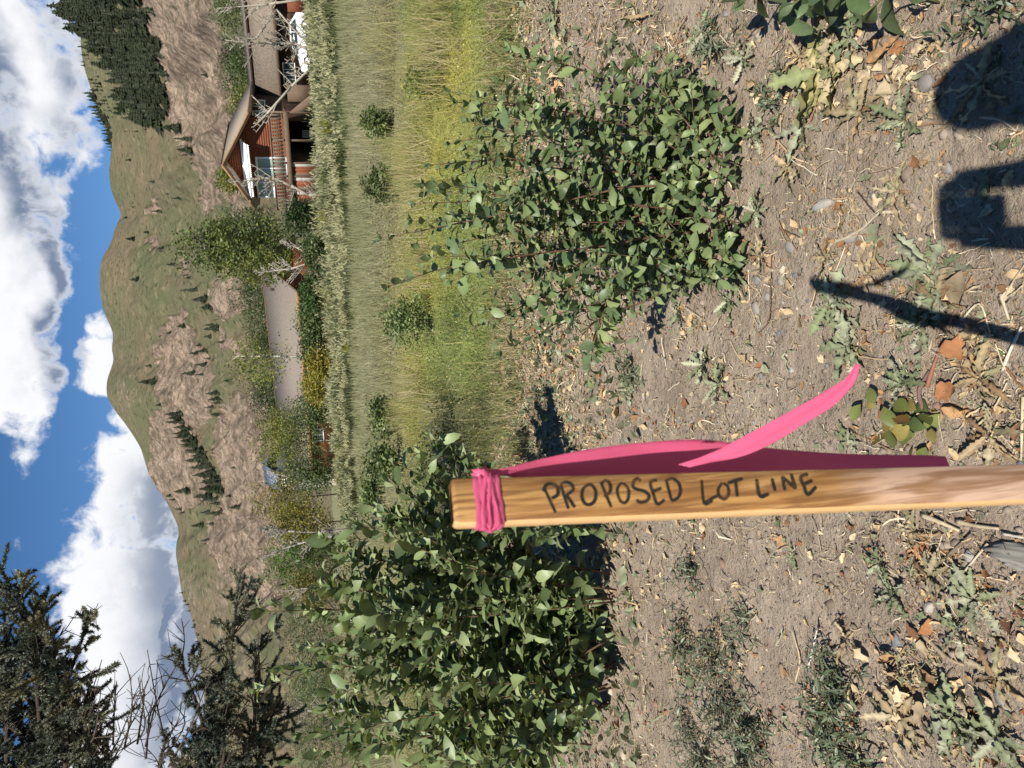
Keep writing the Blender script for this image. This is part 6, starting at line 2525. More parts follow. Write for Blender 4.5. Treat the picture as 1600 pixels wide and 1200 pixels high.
    # crumpled, papery tan patches (collapsed basal leaves)
    for ix, iy, s, n, lab in ((1435, 1075, 0.13, 16, 'pale crumpled heap of papery dead leaves beside the narrow-leaved weeds'), (1375, 120, 0.11, 14, 'pale crumpled dead leaves running down beside the yellowing rosette'),
                              (880, 130, 0.16, 12, 'heap of bleached dead leaves behind the upright shrub'), (940, 870, 0.12, 12, 'heap of tan dead leaves against the foot of the dark shrub'),
                              (850, 560, 0.16, 14, 'heap of bleached leaf litter in the open strip behind the ribbon'), (985, 860, 0.10, 8, 'rotten tan leaf lump lying on the soil beside the stake')):
        P = G(ix, iy)
        root = thing('leaf_heap', lab, 'leaf heap', (P[0], P[1], float(gz(P[0], P[1]))))
        for k in range(n):
            q = rng.choice([0, 3, 5, 3, 1])
            o = link('dead_leaf', dl[q], root, (rng.normal(0, s * 0.5), rng.normal(0, s * 0.6), rng.uniform(0.002, 0.03)), (rng.normal(0, 0.35), rng.normal(0, 0.35), rng.uniform(0, 6.3)))
            k2 = s * rng.uniform(0.3, 0.62)
            o.scale = (k2, k2, k2)


def stone_shape(seed, sub=2, rough=0.18):
    r = np.random.default_rng(seed)
    bm_ = bpy.data.meshes.new('tmp')
    import bmesh
    b = bmesh.new()
    bmesh.ops.create_icosphere(b, subdivisions=sub + 1, radius=1.0)
    V = np.array([v.co[:] for v in b.verts])
    F = np.array([[v.index for v in f.verts] for f in b.faces])
    b.free()
    bpy.data.meshes.remove(bm_)
    off = r.uniform(-50, 50, 3)
    k = 1 + rough * 1.5 * fbm(V[:, 0] * 1.3 + off[0] + V[:, 2] * 0.7, V[:, 1] * 1.3 + off[1] - V[:, 2] * 0.9, 3, seed) * 1.6
    V = V * k[:, None]
    # a few flat faces, as on river gravel
    for _ in range(5):
        nrm = r.normal(0, 1, 3)
        nrm /= np.linalg.norm(nrm)
        d = V @ nrm
        lim = r.uniform(0.62, 0.85)
        V = V - np.outer(np.clip(d - lim, 0, None) * 0.85, nrm)
    V[:, 2] *= 0.62
    return V, F


def build_stones():
    cols = [('pale grey', (186, 180, 168)), ('tan', (178, 152, 122)), ('grey', (164, 158, 150)), ('pinkish brown', (170, 136, 118)), ('cream', (214, 202, 176)), ('slate grey', (138, 138, 140))]
    ms = []
    for q in range(12):
        V, F = stone_shape(40 + q, 1)
        c = srgb(*cols[q % 6][1], 0.88)
        sp_ = 1 + 0.18 * fbm(V[:, 0] * 4, V[:, 1] * 4 + V[:, 2] * 3, 3, q)
        ms.append((cols[q % 6][0], mesh_np('pebble', V, F, MATS['stone'], {'tint': np.array(c)[None] * sp_[:, None]}, True)))
    g = in_view_ground(230, 860, 1610, 0, 1200)
    extra = np.array([[0, 0, x, y] for x, y in zip(rng.normal(1215, 45, 50), rng.normal(470, 55, 50))])
    for k in range(len(extra)):
        P = G(extra[k, 2], extra[k, 3])
        extra[k, 0], extra[k, 1] = P[0], P[1]
    for x, y, ix, iy in np.vstack([g, extra]):
        q = rng.integers(12)
        s = rng.lognormal(0, 0.45) * 0.0062
        o = link('pebble', ms[q][1], loc=(x, y, float(gz(x, y)) + s * 0.15), rot=(rng.normal(0, 0.2), rng.normal(0, 0.2), rng.uniform(0, 6.3)), scale=(s * rng.uniform(0.8, 1.4), s, s))
        tag(o, 'small %s pebble half sunk in the bare soil' % ms[q][0], 'pebble', '%s pebbles on the soil' % ms[q][0])
    for ix, iy, rx, ry, q, lab in (
            (972, 1180, 0.040, 0.045, 4, 'fist-sized whitish rock at the edge of the green weeds'), (951, 1082, 0.026, 0.028, 4, 'round cream stone half in the shade of the dark shrub'),
            (1035, 955, 0.018, 0.018, 4, 'cream pebble on bare soil between shrub and small green weed'), (1022, 1100, 0.03, 0.02, 3, 'pinkish flat stone beside the feathery weeds'),
            (945, 1105, 0.022, 0.02, 1, 'tan stone beside the round cream stone'), (1285, 320, 0.05, 0.022, 0, 'long flat pale grey slab of stone lying in the straw'),
            (1325, 370, 0.032, 0.018, 0, 'smooth pale grey stone beside the scattered straw'), (1198, 412, 0.024, 0.042, 1, 'tan oblong stone at the foot of the upright shrub'),
            (1215, 422, 0.015, 0.018, 4, 'white pebble beside the tan oblong stone'), (1213, 440, 0.018, 0.016, 2, 'grey pebble just below the white pebble'),
            (1175, 480, 0.026, 0.030, 2, 'grey rounded stone by the long dark twig'), (1210, 490, 0.026, 0.024, 1, 'tan rounded stone beside the slate-grey pebble'),
            (1212, 522, 0.016, 0.014, 5, 'slate-grey pebble beside the long dark twig'), (1512, 872, 0.018, 0.022, 0, 'pale pointed stone beside the weathered log'),
            (1545, 1030, 0.026, 0.024, 2, 'large grey rounded stone on soil near the toothed weeds'), (1400, 1005, 0.020, 0.034, 5, 'blue-grey streaked stone beside the crumpled leaves'),
            (1382, 1075, 0.044, 0.022, 1, 'long tan stone beside the pale crumpled leaves'), (1222, 1048, 0.016, 0.032, 1, 'brown oblong stone beside two pale straws'),
            (1560, 1090, 0.022, 0.042, 2, 'long grey stone in black shade at the bottom'), (1185, 968, 0.013, 0.013, 4, 'cream pebble alone on bare soil near the dark weed'),
            (1330, 65, 0.016, 0.018, 4, 'pale pebble beside the dark leafy weed clump'), (1180, 55, 0.022, 0.014, 4, 'pale chip of stone at the foot of the dry twigs'),
            (1445, 130, 0.03, 0.026, 2, 'grey stone at the edge of the round shadow'), (1470, 262, 0.02, 0.018, 2, 'grey flat stone between the two round shadows'),
            (1205, 985, 0.010, 0.012, 5, 'dark chip of stone on bare soil'), (1560, 620, 0.018, 0.015, 5, 'small dark stone among the twigs')):
        P = G(ix, iy)
        k = [m for m in range(12) if m % 6 == q][rng.integers(2)]
        o = link('stone', ms[k][1], loc=(P[0], P[1], float(gz(P[0], P[1])) + 0.12 * min(rx, ry)), rot=(0, 0, rng.normal(0, 0.25)), scale=(ry * 0.85, rx * 0.85, (rx + ry) * 0.34))
        tag(o, lab, 'stone')


# ------------------------------------------------------------------ sticks
def build_sticks():
    def stick(name, pts, r0, r1, c, lab, group=None, zoff=0.012, sides=6, mat='bark'):
        P = np.array([G(x, y) for x, y in pts])
        P[:, 2] = gz(P[:, 0], P[:, 1]) + zoff
        path = smooth_path(P, max(5, 3 * len(P)))
        o0 = path[0]
        mb = MB()
        mb.tube(path - o0, np.linspace(r0, r1, len(path)) * (1 + 0.1 * rng.normal(0, 1, len(path))), sides, srgb(*c, 0.88))
        o = mb.build(name, MATS[mat], smooth=True)
        o.location = o0
        return tag(o, lab, 'stick', group)
    straw = (222, 204, 168)
    for pts, r, c, lab in (
            ([(1440, 805), (1470, 815), (1495, 830)], 0.007, (214, 196, 162), 'pale split stick lying beside the stake'), ([(1490, 815), (1525, 822), (1560, 826)], 0.006, (200, 182, 150), 'grey-tan stick in line with the pale split stick'),
            ([(1565, 834), (1600, 840)], 0.004, (216, 204, 180), 'thin pale straw running off the bottom edge'), ([(1512, 675), (1545, 640), (1572, 598)], 0.0028, straw, 'long pale straw slanting past the yellow-green leaves'),
            ([(1598, 620), (1592, 720)], 0.004, straw, 'thick pale straw along the bottom edge, beside the stake'), ([(1535, 722), (1540, 690), (1552, 660)], 0.003, (206, 186, 150), 'short straw beside the bottom of the stake'),
            ([(1445, 605), (1452, 575), (1462, 552)], 0.006, (150, 104, 84), 'reddish-brown stem standing among grey-green leaves'), ([(1440, 640), (1436, 610), (1446, 580)], 0.0065, (138, 110, 104), 'purplish stem beside the brown shrivelled leaf'),
            ([(1475, 520), (1490, 490), (1500, 480)], 0.006, (134, 110, 94), 'brown stick under the tan curled leaf'), ([(1500, 500), (1530, 475), (1548, 520)], 0.0032, (220, 204, 176), 'forked pale straw across the thistle debris'),
            ([(1560, 460), (1575, 500)], 0.004, (224, 210, 184), 'short pale straw beside the dark round shadow'), ([(1565, 580), (1580, 550), (1600, 510)], 0.004, (226, 214, 190), 'white straw leaning across the stake shadow'),
            ([(1185, 520), (1200, 500), (1204, 455), (1203, 400)], 0.0022, (112, 86, 68), 'long thin dark twig lying along the pebbles'), ([(1110, 520), (1155, 490), (1180, 472)], 0.002, (180, 160, 130), 'thin tan stalk beside the long dark twig'),
            ([(1245, 1065), (1252, 1030), (1243, 982)], 0.0035, (214, 192, 156), 'thick tan straw standing by the narrow-leaved weed'), ([(1268, 1045), (1282, 980)], 0.0035, (236, 228, 210), 'bright white straw leaning beside the tan straw'),
            ([(1398, 1045), (1418, 1008)], 0.0025, (160, 136, 108), 'thin brown twig beside the blue-grey stone'), ([(1445, 990), (1480, 1025), (1505, 1040)], 0.006, (176, 156, 128), 'tan stick beside the orange-brown folded leaf'),
            ([(1340, 300), (1370, 335), (1385, 300)], 0.002, (70, 58, 50), 'thin dark forked twig in the straw'), ([(1360, 270), (1390, 262), (1440, 236)], 0.002, (176, 150, 120), 'thin tan stalk curving between the two round shadows'),
            ([(1530, 183), (1560, 187), (1590, 205)], 0.0028, (196, 180, 156), 'pale straw lying inside the round shadow'), ([(1260, 290), (1280, 262), (1300, 250)], 0.0018, (200, 180, 146), 'thin straw with roots on the bare soil'),
            ([(1150, 75), (1190, 30), (1200, 0)], 0.003, (86, 72, 60), 'dark twig running off beside the bare soil'), ([(1540, 850), (1500, 905), (1480, 925)], 0.003, (200, 186, 160), 'thin pale stick before the weathered log'),
            ([(1480, 870), (1515, 835)], 0.0045, (142, 124, 104), 'grey-brown stick pointing at the pale stone'), ([(1265, 800), (1282, 830), (1288, 865)], 0.0018, (190, 172, 146), 'thin bent straw on the soil beside the stake'),
            ([(1560, 560), (1600, 610)], 0.004, (160, 120, 84), 'brown stick beside the stake shadow at the bottom')):
        stick('stick', pts, r, r * 0.6, c, lab)
    tw = [(160, 136, 108), (196, 178, 146), (104, 84, 68), (222, 206, 172)]
    g = in_view_ground(900, 900, 1610, 0, 1200)
    g = g[rng.random(len(g)) < thickness(g[:, 2], g[:, 3])][:90]
    for x, y, ix, iy in g:
        L = rng.uniform(0.05, 0.16)
        a = rng.uniform(0, 6.28)
        n = 5
        t = np.linspace(-0.5, 0.5, n) * L
        P = np.stack([t * math.cos(a), t * math.sin(a), 0 * t], 1) + rng.normal(0, L * 0.035, (n, 3)) * np.array([1, 1, 0.2])
        mb = MB()
        q = rng.integers(4)
        mb.tube(P, np.linspace(0.0019, 0.001, n), 4, srgb(*tw[q], 0.88))
        o = mb.build('twig', MATS['bark'])
        o.location = (x, y, float(gz(x, y)) + 0.006)
        nm = ('tan', 'straw-pale', 'dark brown', 'bleached')[q]
        tag(o, 'thin %s twig lying loose among the litter' % nm, 'twig', '%s twigs in the litter' % nm)
    # weathered log: built along its own length, split and ragged at the near end
    a, b = G(1530, 864), G(1650, 880)
    d = b - a
    ln = np.linalg.norm(d)
    root = thing('log', 'grey weathered split log with open grain at the bottom edge', 'log', (a[0], a[1], float(gz(a[0], a[1])) + 0.006), None, math.atan2(d[1], d[0]))
    n, sd = 26, 30
    V, C = [], []
    rg = np.random.default_rng(5)
    groove = rg.uniform(-1, 1, sd)
    start = 1.6 * np.abs(np.sin(np.arange(sd) * 2 * math.pi / sd * 0.5 - 0.5)) * 0.045 + rg.uniform(0, 0.045, sd)
    for i in range(n):
        for j in range(sd):
            ph = 2 * math.pi * j / sd
            t = i / (n - 1)
            x = start[j] + (ln - start[j]) * t
            rr = 0.021 * (0.75 + 0.25 * min(1, t * 4)) * (1 + 0.10 * groove[j] + 0.05 * math.sin(t * 9 + j))
            V.append((x, rr * 1.35 * math.cos(ph) + 0.003 * math.sin(t * 7), max(-0.004, rr * 0.72 * math.sin(ph) + 0.006)))
            C.append(np.array(srgb(186, 180, 168, 0.9)) * (0.82 + 0.2 * groove[j]))
    F = np.array([(i * sd + j, i * sd + (j + 1) % sd, (i + 1) * sd + (j + 1) % sd, (i + 1) * sd + j) for i in range(n - 1) for j in range(sd)])
    V.append((0.05, 0, 0.004))
    C.append(np.array(srgb(120, 104, 88, 0.85)))
    mb = MB()
    mb.add(np.array(V), F, np.array(C))
    for j in range(sd):
        mb.F[3].append(np.array([(j, n * sd, (j + 1) % sd)]))
    mb.build('wood', tinted('weathered_wood', 0.9, 90.0, 0.55, 0.8, 0.004, 0.2, (0.06, 1.0, 1.0)), root)


# ------------------------------------------------------------------ ground plants
def toothed(seed, curl=0.2, lobes=7, wid=0.2):
    r = np.random.default_rng(seed)
    n = lobes * 2 + 3
    t = np.linspace(0, 1, n)
    env = wid * np.sin(np.clip(t * 0.94 + 0.06, 0, 1) * math.pi) ** 0.7
    w = env * np.where(np.arange(n) % 2 == 0, 0.58, 1.12) * r.uniform(0.65, 1.35, n)
    w *= 0.8
    w[0], w[-1] = 0.02, 0.0
    V, F = leaf_template(w, r.uniform(0.05, 0.25), curl, r.uniform(-0.9, 0.9), 0.5, seed, 0.1)
    V[:, 2] += r.normal(0, 0.018, len(V))
    return V, F


def build_ground_plants():
    def tset(cols, lobes, wid, curls):
        out = []
        for q, c in enumerate(cols):
            V, F = toothed(500 + q + lobes, curls[q % len(curls)], lobes, wid)
            tint = np.tile(np.array(c), (len(V), 1))
            tint[1::3] = np.clip(np.array(c) * 1.5, 0, 0.8)
            tint *= rng.uniform(0.9, 1.1, (len(V), 1))
            out.append((V, F, tint, mesh_np('toothed_leaf', V, F, MATS['dusty_leaf'], {'tint': tint}, True)))
        return out
    grey = tset([srgb(152, 156, 128, 0.86), srgb(138, 144, 112, 0.86), srgb(166, 166, 140, 0.86), srgb(124, 132, 98, 0.86)], 7, 0.19, (0.15, 0.35, -0.1))
    yell = tset([srgb(158, 154, 104, 0.86), srgb(196, 180, 132, 0.88), srgb(134, 140, 98, 0.86), srgb(206, 188, 150, 0.9)], 6, 0.24, (0.2, 0.45, -0.1))
    dry = tset([srgb(186, 164, 128, 0.86), srgb(164, 146, 112, 0.84), srgb(174, 160, 130, 0.86), srgb(150, 142, 110, 0.84), srgb(146, 120, 90, 0.82)], 6, 0.15, (0.5, 0.9, -0.3))
    for ix, iy, n, ln, tm, lab in (
            (1345, 175, 9, 0.11, dry, 'withered tan rosette between the yellowing rosette and the round shadow'), (1250, 90, 8, 0.09, dry, 'withered tan leaves at the far side of the yellowing rosette'),
            (1290, 400, 8, 0.08, dry, 'withered tan weed lying beside the smooth pale stone'), (1350, 430, 8, 0.08, dry, 'withered weed above the fork of the stake shadow'),
            (1470, 470, 9, 0.10, dry, 'withered tan weed under the large thistle leaves'), (1530, 590, 9, 0.10, dry, 'matted dry weed beside the end of the stake shadow'),
            (1540, 680, 8, 0.09, dry, 'matted dry weed among the straws beside the stake'), (1430, 830, 8, 0.07, dry, 'dry tan weed under the pale split stick'),
            (1460, 900, 8, 0.08, dry, 'dry tan weed between toothed rosette and log'), (1415, 1120, 10, 0.12, dry, 'broad matted dead rosette beside the pale crumpled heap'),
            (1330, 1000, 7, 0.07, dry, 'small dead rosette on bare soil near the white straw'), (1560, 1060, 8, 0.09, dry, 'dead rosette in the bottom corner near the grey rounded stone'),
            (1230, 260, 7, 0.09, dry, 'dusty dead weed below the shade of the upright shrub'), (1190, 400, 7, 0.08, dry, 'dead leaves at the foot of the upright shrub, by the oblong stone'),
            (1540, 130, 8, 0.10, dry, 'dead weed inside the larger round shadow'), (1400, 300, 7, 0.08, dry, 'dead weed between the two round shadows'),
            (1290, 110, 15, 0.15, yell, 'yellowing flattened rosette of toothed leaves at the edge of the bare soil'), (1330, 60, 8, 0.10, grey, 'small grey-green rosette beside the dark leafy weed'),
            (1415, 190, 7, 0.10, grey, 'grey-green toothed rosette touching the round shadow'), (1255, 195, 5, 0.10, grey, 'flattened pale grey-green leaf lying in dust below the upright shrub'),
            (1300, 470, 12, 0.11, grey, 'grey-green thistle rosette under the tip of the stake shadow'), (1320, 540, 12, 0.115, grey, 'dusty thistle rosette beside the stake shadow fork'),
            (1455, 425, 9, 0.125, grey, 'large grey-green thistle leaves beside the round shadow'), (1440, 510, 8, 0.10, grey, 'grey-green thistle leaves around the fork of the pale straws'),
            (1410, 600, 9, 0.075, grey, 'small grey-green rosette at the tip of the pink ribbon'), (1320, 690, 6, 0.07, grey, 'small sage-green rosette at the edge of the ribbon'),
            (1400, 930, 9, 0.085, grey, 'sharply toothed grey-green rosette on the bare soil left of the stake'), (1530, 935, 8, 0.085, grey, 'broad-toothed grey-green rosette near the grey rounded stone'),
            (1500, 985, 6, 0.065, grey, 'small toothed rosette beside the rusty leaf'), (1500, 1120, 10, 0.10, grey, 'large toothed rosette in the bottom corner, half in shade'), (1570, 1150, 9, 0.10, grey, 'toothed rosette in the very bottom corner'),
            (1380, 880, 7, 0.055, grey, 'little green rosette in the shade of a clod'), (1245, 870, 5, 0.045, grey, 'tiny rosette in a crack of the bare soil'),
            (1150, 420, 9, 0.10, grey, 'grey-green feathery leaves at the foot of the upright shrub'), (1140, 470, 7, 0.085, grey, 'feathery green leaf trailing beside the tan stalk'),
            (1180, 330, 9, 0.075, grey, 'pale green rosette under the edge of the upright shrub'), (1175, 210, 8, 0.08, grey, 'pale rosette at the lower edge of the upright shrub'),
            (1100, 570, 8, 0.09, grey, 'grey-green weed in the middle of the bare strip'), (1130, 600, 7, 0.08, grey, 'green rosette near the edge of the ribbon'), (980, 610, 7, 0.10, grey, 'dark grey-green tuft beside the ribbon edge'),
            (1100, 50, 9, 0.09, grey, 'low grey-green weed near the dark twig'), (1160, 90, 8, 0.08, grey, 'low dusty weed at the edge of the bare soil'), (1060, 490, 7, 0.08, grey, 'sparse weed beside the upright shrub, toward the stake'),
            (890, 700, 8, 0.14, grey, 'yellow-green dock plant behind the ribbon'), (840, 740, 8, 0.14, grey, 'leafy weed beside the ribbon knot'), (870, 20, 8, 0.15, grey, 'pale green weed in the straw at the far edge'),
            (800, 590, 8, 0.15, grey, 'grey-green weed at the front of the meadow'), (900, 500, 8, 0.12, grey, 'weed in the orange-brown litter beside the shrub')):
        P = G(ix, iy)
        root = thing('weed_rosette', lab, 'weed', (P[0], P[1], float(gz(P[0], P[1])) + 0.004))
        a0 = rng.uniform(0, 6.28)
        for k in range(int(n * 1.6)):
            a = a0 + k * 2.4 + rng.normal(0, 0.3)
            el = abs(rng.normal(0.18, 0.22))
            d = np.array([[math.cos(a) * math.cos(el), math.sin(a) * math.cos(el), math.sin(el)]])
            R = rot_frames(d, np.array([rng.normal(0, 0.35)]))[0]
            s = ln * rng.uniform(0.5, 1.1)
            M = np.eye(4)
            M[:3, :3] = R * s
            M[:3, 3] = np.array([math.cos(a), math.sin(a), 0]) * ln * 0.06 + np.array([0, 0, 0.003 + 0.0015 * k])
            o = bpy.data.objects.new('leaf', tm[rng.integers(len(tm))][3])
            col.objects.link(o)
            o.parent = root
            o.matrix_basis = Matrix(M.tolist())
    # yellow-green oval leaves beside the ribbon tip
    ov = template_meshes('oval_leaf', 'shrub_leaf', (OVATE * 1.2,), [srgb(122, 130, 70, 0.84), srgb(164, 148, 84, 0.84), srgb(96, 110, 60, 0.84), srgb(150, 112, 70, 0.84)], (0.1, 0.35, 0.6, -0.2), 0.1)
    P = G(1395, 665)
    root = thing('broadleaf_weed', 'low clump of yellow-green oval leaves turning brown beside the ribbon tail', 'weed', (P[0], P[1], 0))
    L = Leaves()
    for k in range(26):
        b = G(rng.uniform(1345, 1470), rng.uniform(625, 700))
        b[2] = float(gz(b[0], b[1])) + rng.uniform(0.01, 0.04)
        a = rng.uniform(0, 6.28)
        L.add(b, np.array([math.cos(a), math.sin(a), rng.uniform(-0.1, 0.35)]), rng.uniform(0.03, 0.07), rng.normal(0, 0.7))
    L.build(root, ov)
    # narrow-leaved feathery weeds
    nar = template_meshes('narrow_leaf', 'shrub_leaf', (np.array([0.02, 0.07, 0.10, 0.10, 0.08, 0.05, 0.0]),), [srgb(126, 136, 110, 0.86), srgb(108, 120, 90, 0.86), srgb(148, 154, 130, 0.86), srgb(96, 112, 76, 0.86)], (0.15, 0.4, 0.7, -0.2), 0.2)
    for ix, iy, r, n, h, lab, cat in (
            (1150, 1100, 0.13, 44, 0.13, 'spreading grey-green feathery weed with narrow leaves on the soil', 'narrow'), (1080, 1010, 0.09, 18, 0.10, 'thin feathery weed with reddish stalks near the dark shrub', 'narrow'),
            (1180, 1190, 0.12, 30, 0.10, 'dense feathery weed at the bottom edge below the spreading one', 'narrow'), (1095, 1170, 0.12, 34, 0.10, 'feathery weed beside the whitish rock', 'narrow'),
            (1310, 1060, 0.07, 22, 0.09, 'green narrow-leaved weed beside the white straw', 'narrow'), (1300, 1150, 0.09, 32, 0.07, 'grassy low weed below the white straw', 'narrow'),
            (1350, 1190, 0.08, 22, 0.06, 'grassy low weed in the bottom corner', 'narrow'), (1085, 900, 0.035, 12, 0.09, 'small upright grey-green weed alone on the bare soil', 'narrow'),
            (990, 590, 0.06, 26, 0.05, 'low grey cushion weed in the bare strip', 'narrow'), (1215, 155, 0.05, 18, 0.06, 'grey feathery sprig at the foot of the upright shrub', 'narrow'),
            (1120, 70, 0.07, 22, 0.06, 'grey feathery sprig in the straw near the dark twig', 'narrow'), (1560, 18, 0.05, 16, 0.06, 'grey-green sprig in the shade at the lower edge', 'narrow'), (1175, 980, 0.03, 10, 0.07, 'dark little weed throwing a pointed shadow on bare soil', 'narrow')):
        P = G(ix, iy)
        root = thing('feathery_weed', lab, 'weed', (P[0], P[1], 0))
        L = Leaves()
        mb = MB()
        for k in range(n):
            q = rng.normal(0, 0.5, 2) * r
            b = np.array([P[0] + q[0], P[1] + q[1], 0])
            b[2] = float(gz(b[0], b[1]))
            d = np.array([q[0] / r * 0.9, q[1] / r * 0.9, 0.8]) + rng.normal(0, 0.3, 3)
            d /= np.linalg.norm(d)
            ln = h * rng.uniform(0.6, 1.3)
            path = smooth_path([b, b + d * ln * 0.5, b + d * ln + np.array([0, 0, 0.012])], 6)
            path[:, 2] = np.maximum(path[:, 2], b[2] + 0.002)
            mb.tube(path - np.array(root.location), 0.0011, 3, srgb(132, 118, 88, 0.85), False)
            stem_leaves(L, path, 0.0095, 0.040, False, 0.95, 0.1, 0.3, 0.0, False)
        mb.build('stems', MATS['bark'], root, kind='stuff')
        L.build(root, nar, 60)
    # creeping bits of green in the litter
    g = in_view_ground(9000, 775, 1000)
    g = g[rng.random(len(g)) < 0.35 * np.clip(0.6 + fbm(g[:, 0] * 3, g[:, 1] * 3, 3, 91) * 1.6, 0, 1)]
    n = len(g)
    V, F = leaf_template(OVATE * 0.9, 0.15, 0.4, 0, 0, 3)
    mb = MB()
    C = np.array(GREY_GREEN)[rng.integers(4, size=n)] * rng.uniform(0.6, 1.1, (n, 1))
    mb.scatter(V, [F], np.stack([g[:, 0], g[:, 1], gz(g[:, 0], g[:, 1]) + 0.01], 1), rot_frames(rand_dirs(n, 0.0, 0.9), rng.uniform(0, 6, n)), rng.uniform(0.03, 0.075, n), C)
    mb.build('ground_cover', MATS['shrub_leaf'], None, True, 'stuff')


build_litter()
build_stones()
build_sticks()
build_ground_plants()

# ------------------------------------------------------------------ the photographer behind the camera (seen only as a shadow)
def skin_body(name, joints, edges, mat, parent, sub=2, root=0):
    """continuous body grown over a skeleton: joints [(x,y,z,rx,ry)]"""
    me = bpy.data.meshes.new(name)
    me.from_pydata([j[:3] for j in joints], edges, [])
    me.materials.append(mat)
    o = link(name, me, parent)
    sk = o.modifiers.new('skin', 'SKIN')
    sk.use_smooth_shade = True
    for v, j in zip(me.skin_vertices[0].data, joints):
        v.radius = (j[3], j[4] if len(j) > 4 else j[3])
        v.use_root = False
    me.skin_vertices[0].data[root].use_root = True
    ss = o.modifiers.new('sub', 'SUBSURF')
    ss.levels = ss.render_levels = sub
    return o


def build_photographer():
    plain('skin', srgb(206, 152, 124, 0.8), 0.55, 0.06, 30.0)
    plain('shirt_cloth', srgb(70, 86, 110, 0.8), 0.9, 0.1, 60.0)
    plain('shorts_cloth', srgb(120, 108, 88, 0.8), 0.9, 0.1, 60.0)
    plain('hair', srgb(70, 52, 38, 0.8), 0.8, 0.2, 80.0)
    plain('phone_black', (0.02, 0.02, 0.022), 0.3, 0.05, 20.0)
    X0, Y0 = 0.17, -0.40
    root = thing('person', 'person in dark shirt and shorts holding a phone, seen only by the shadow cast', 'person', (X0, Y0, 0))

    def p(x, y, z, r, r2=None):
        return (x - X0, y - Y0, z, r, r2 or r)
    J = [p(X0, Y0, 0.93, 0.15, 0.11),                       # 0 pelvis
         p(X0, Y0, 1.12, 0.14, 0.10), p(X0, Y0 + 0.01, 1.30, 0.165, 0.11), p(X0, Y0 + 0.02, 1.41, 0.13, 0.085),   # 1-3 spine
         p(X0, Y0 + 0.04, 1.49, 0.052), p(X0, Y0 + 0.07, 1.545, 0.06),                                      # 4 neck 5 jaw
         p(X0, Y0 + 0.075, 1.61, 0.082, 0.094), p(X0, Y0 + 0.07, 1.67, 0.070, 0.082),                       # 6-7 head
         p(X0 - 0.17, Y0 + 0.02, 1.40, 0.055), p(X0 - 0.225, Y0 + 0.06, 1.15, 0.045), p(-0.105, -0.07, 1.245, 0.032), # 8-10 arm (left)
         p(X0 + 0.17, Y0 + 0.02, 1.40, 0.055), p(X0 + 0.23, Y0 + 0.07, 1.15, 0.045), p(0.075, -0.07, 1.245, 0.032),  # 11-13 arm (right)
         p(X0 - 0.10, Y0, 0.86, 0.09), p(X0 - 0.11, Y0 + 0.02, 0.48, 0.06), p(X0 - 0.11, Y0 - 0.02, 0.09, 0.042), p(X0 - 0.12, Y0 + 0.15, 0.035, 0.04, 0.03),
         p(X0 + 0.10, Y0, 0.86, 0.09), p(X0 + 0.11, Y0 + 0.02, 0.48, 0.06), p(X0 + 0.11, Y0 - 0.02, 0.09, 0.042), p(X0 + 0.12, Y0 + 0.15, 0.035, 0.04, 0.03),
         p(-0.085, -0.045, 1.285, 0.022, 0.034), p(0.052, -0.045, 1.285, 0.022, 0.034)]
    E = [(0, 1), (1, 2), (2, 3), (3, 4), (4, 5), (5, 6), (6, 7), (3, 8), (8, 9), (9, 10), (3, 11), (11, 12), (12, 13), (0, 14), (14, 15), (15, 16), (16, 17), (0, 18), (18, 19), (19, 20), (20, 21), (10, 22), (13, 23)]
    skin_body('body', J, E, MATS['skin'], root)
    # clothing
    S = [(*J[0][:3], 0.165, 0.125), (*J[1][:3], 0.16, 0.12), (*J[2][:3], 0.18, 0.125), (*J[3][:3], 0.145, 0.10), (*J[8][:3], 0.07, 0.07), tuple(np.array(J[8][:3]) * 0.45 + np.array(J[9][:3]) * 0.55) + (0.062, 0.062),
         (*J[11][:3], 0.07, 0.07), tuple(np.array(J[11][:3]) * 0.45 + np.array(J[12][:3]) * 0.55) + (0.062, 0.062)]
    skin_body('shirt', S, [(0, 1), (1, 2), (2, 3), (3, 4), (4, 5), (3, 6), (6, 7)], MATS['shirt_cloth'], root)
    Q = [(*J[0][:3], 0.168, 0.128), (*J[14][:3], 0.105, 0.105), (*(np.array(J[14][:3]) * 0.3 + np.array(J[15][:3]) * 0.7), 0.085, 0.085), (*J[18][:3], 0.105, 0.105), (*(np.array(J[18][:3]) * 0.3 + np.array(J[19][:3]) * 0.7), 0.085, 0.085)]
    skin_body('shorts', Q, [(0, 1), (1, 2), (0, 3), (3, 4)], MATS['shorts_cloth'], root)
    # hair, ears, nose
    V, F = stone_shape(3, 2, 0.05)
    V = V / np.array([1, 1, 0.62])
    m = MB()
    k = V[:, 2] > -0.25
    hv = V * np.array([0.093, 0.108, 0.10]) + np.array([0, 0.055, 1.655])
    ff = F[np.all(k[F], axis=1)]
    m.add(hv, ff)
    m.build('hair', MATS['hair'], root, True)
    m = MB()
    m.tube([(0, 0.03, 1.69), (0.002, 0.0, 1.60), (0.0, -0.02, 1.50), (0.0, -0.03, 1.38)], [0.085, 0.112, 0.118, 0.09], 14)
    m.build('hair', MATS['hair'], root, True)
    # phone, its lens at the camera
    ph = thing('phone', 'black phone held upright in both hands in front of the person, seen by its shadow', 'phone', (0, 0, 0))
    fx, fz = _R0, np.array([0, sp, cp])
    mb = MB()
    oo = EYE - FWD * 0.013
    rc, pts = 0.016, []
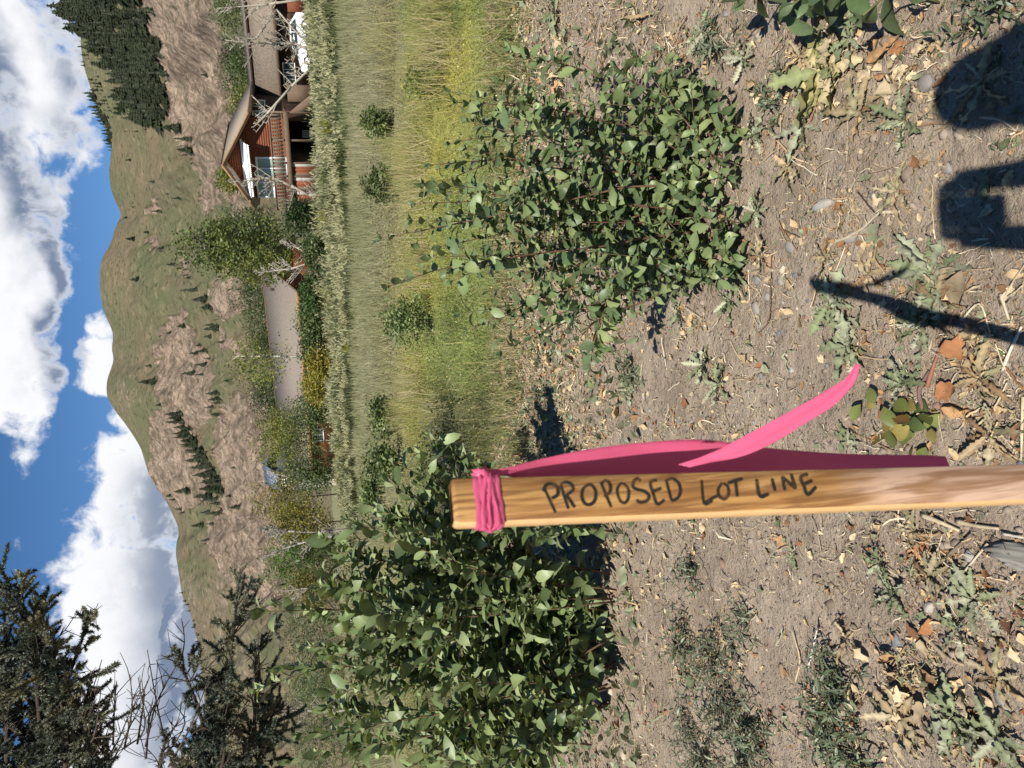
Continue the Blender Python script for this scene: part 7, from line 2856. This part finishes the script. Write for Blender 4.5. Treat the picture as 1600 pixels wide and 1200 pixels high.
    for cxx, czz, a0 in ((0.013 - rc, 0.014 - rc, 0), (-0.060 + rc, 0.014 - rc, 90), (-0.060 + rc, -0.135 + rc, 180), (0.013 - rc, -0.135 + rc, 270)):
        for q in range(6):
            an = math.radians(a0 + 18 * q)
            pts.append((cxx + rc * math.cos(an), czz + rc * math.sin(an)))
    n = len(pts)
    Vp = [oo + fx * a + fz * c_ - FWD * d for d in (0.0, 0.008) for a, c_ in pts]
    mb.add(Vp, [np.array([(i, (i + 1) % n, n + (i + 1) % n, n + i) for i in range(n)])])
    for k0 in (0, n):
        for i in range(1, n - 1):
            mb.F[3].append(np.array([(k0, k0 + i, k0 + i + 1)]))
    b = mb.build('case', MATS['phone_black'], ph)
    mb = MB()
    mb.box(oo, fx, -FWD, fz, -0.057, 0.010, 0.0081, 0.0085, -0.131, 0.010)
    mb.build('screen', MATS['glass'], ph)
    # fingers wrapped round the lower half of the phone, each its own chain
    for s, xe in ((-1, -0.062), (1, 0.015)):
        for k in range(4):
            c = oo - fz * (0.004 + 0.019 * k)
            pts = [c + fx * (xe + s * 0.026) - FWD * 0.030, c + fx * (xe + s * 0.020) - FWD * 0.004, c + fx * (xe + s * 0.010) + FWD * 0.011, c + fx * (xe - s * (0.012 if s < 0 else -0.001)) + FWD * 0.0115]
            pts = [q - np.array([X0, Y0, 0]) for q in pts]
            mb = MB()
            mb.tube(smooth_path(pts, 12), np.linspace(0.0095, 0.0072, 12), 8)
            mb.build('finger', MATS['skin'], root, True)
        c = oo - fz * 0.085
        pts = [c + fx * (xe + s * 0.024) - FWD * 0.034, c + fx * (xe + s * 0.004) - FWD * 0.022 + fz * 0.012, c + fx * (xe - s * 0.016) - FWD * 0.018 + fz * 0.03]
        mb = MB()
        mb.tube(smooth_path([q - np.array([X0, Y0, 0]) for q in pts], 10), np.linspace(0.012, 0.009, 10), 8)
        mb.build('thumb', MATS['skin'], root, True)
        # palm closing the gap between wrist and fingers
        wr = np.array(J[22 if s < 0 else 23][:3])
        mb = MB()
        ctr = oo - fz * 0.06 + fx * (xe + s * 0.026) - FWD * 0.03 - np.array([X0, Y0, 0])
        mb.tube(smooth_path([wr - fz * 0.02, (wr + ctr) / 2, ctr + fz * 0.03], 8), np.linspace(0.030, 0.026, 8), 10)
        mb.build('palm', MATS['skin'], root, True)


build_photographer()

build_upright_shrub()
build_dark_shrub()
build_spruce()
build_stake()
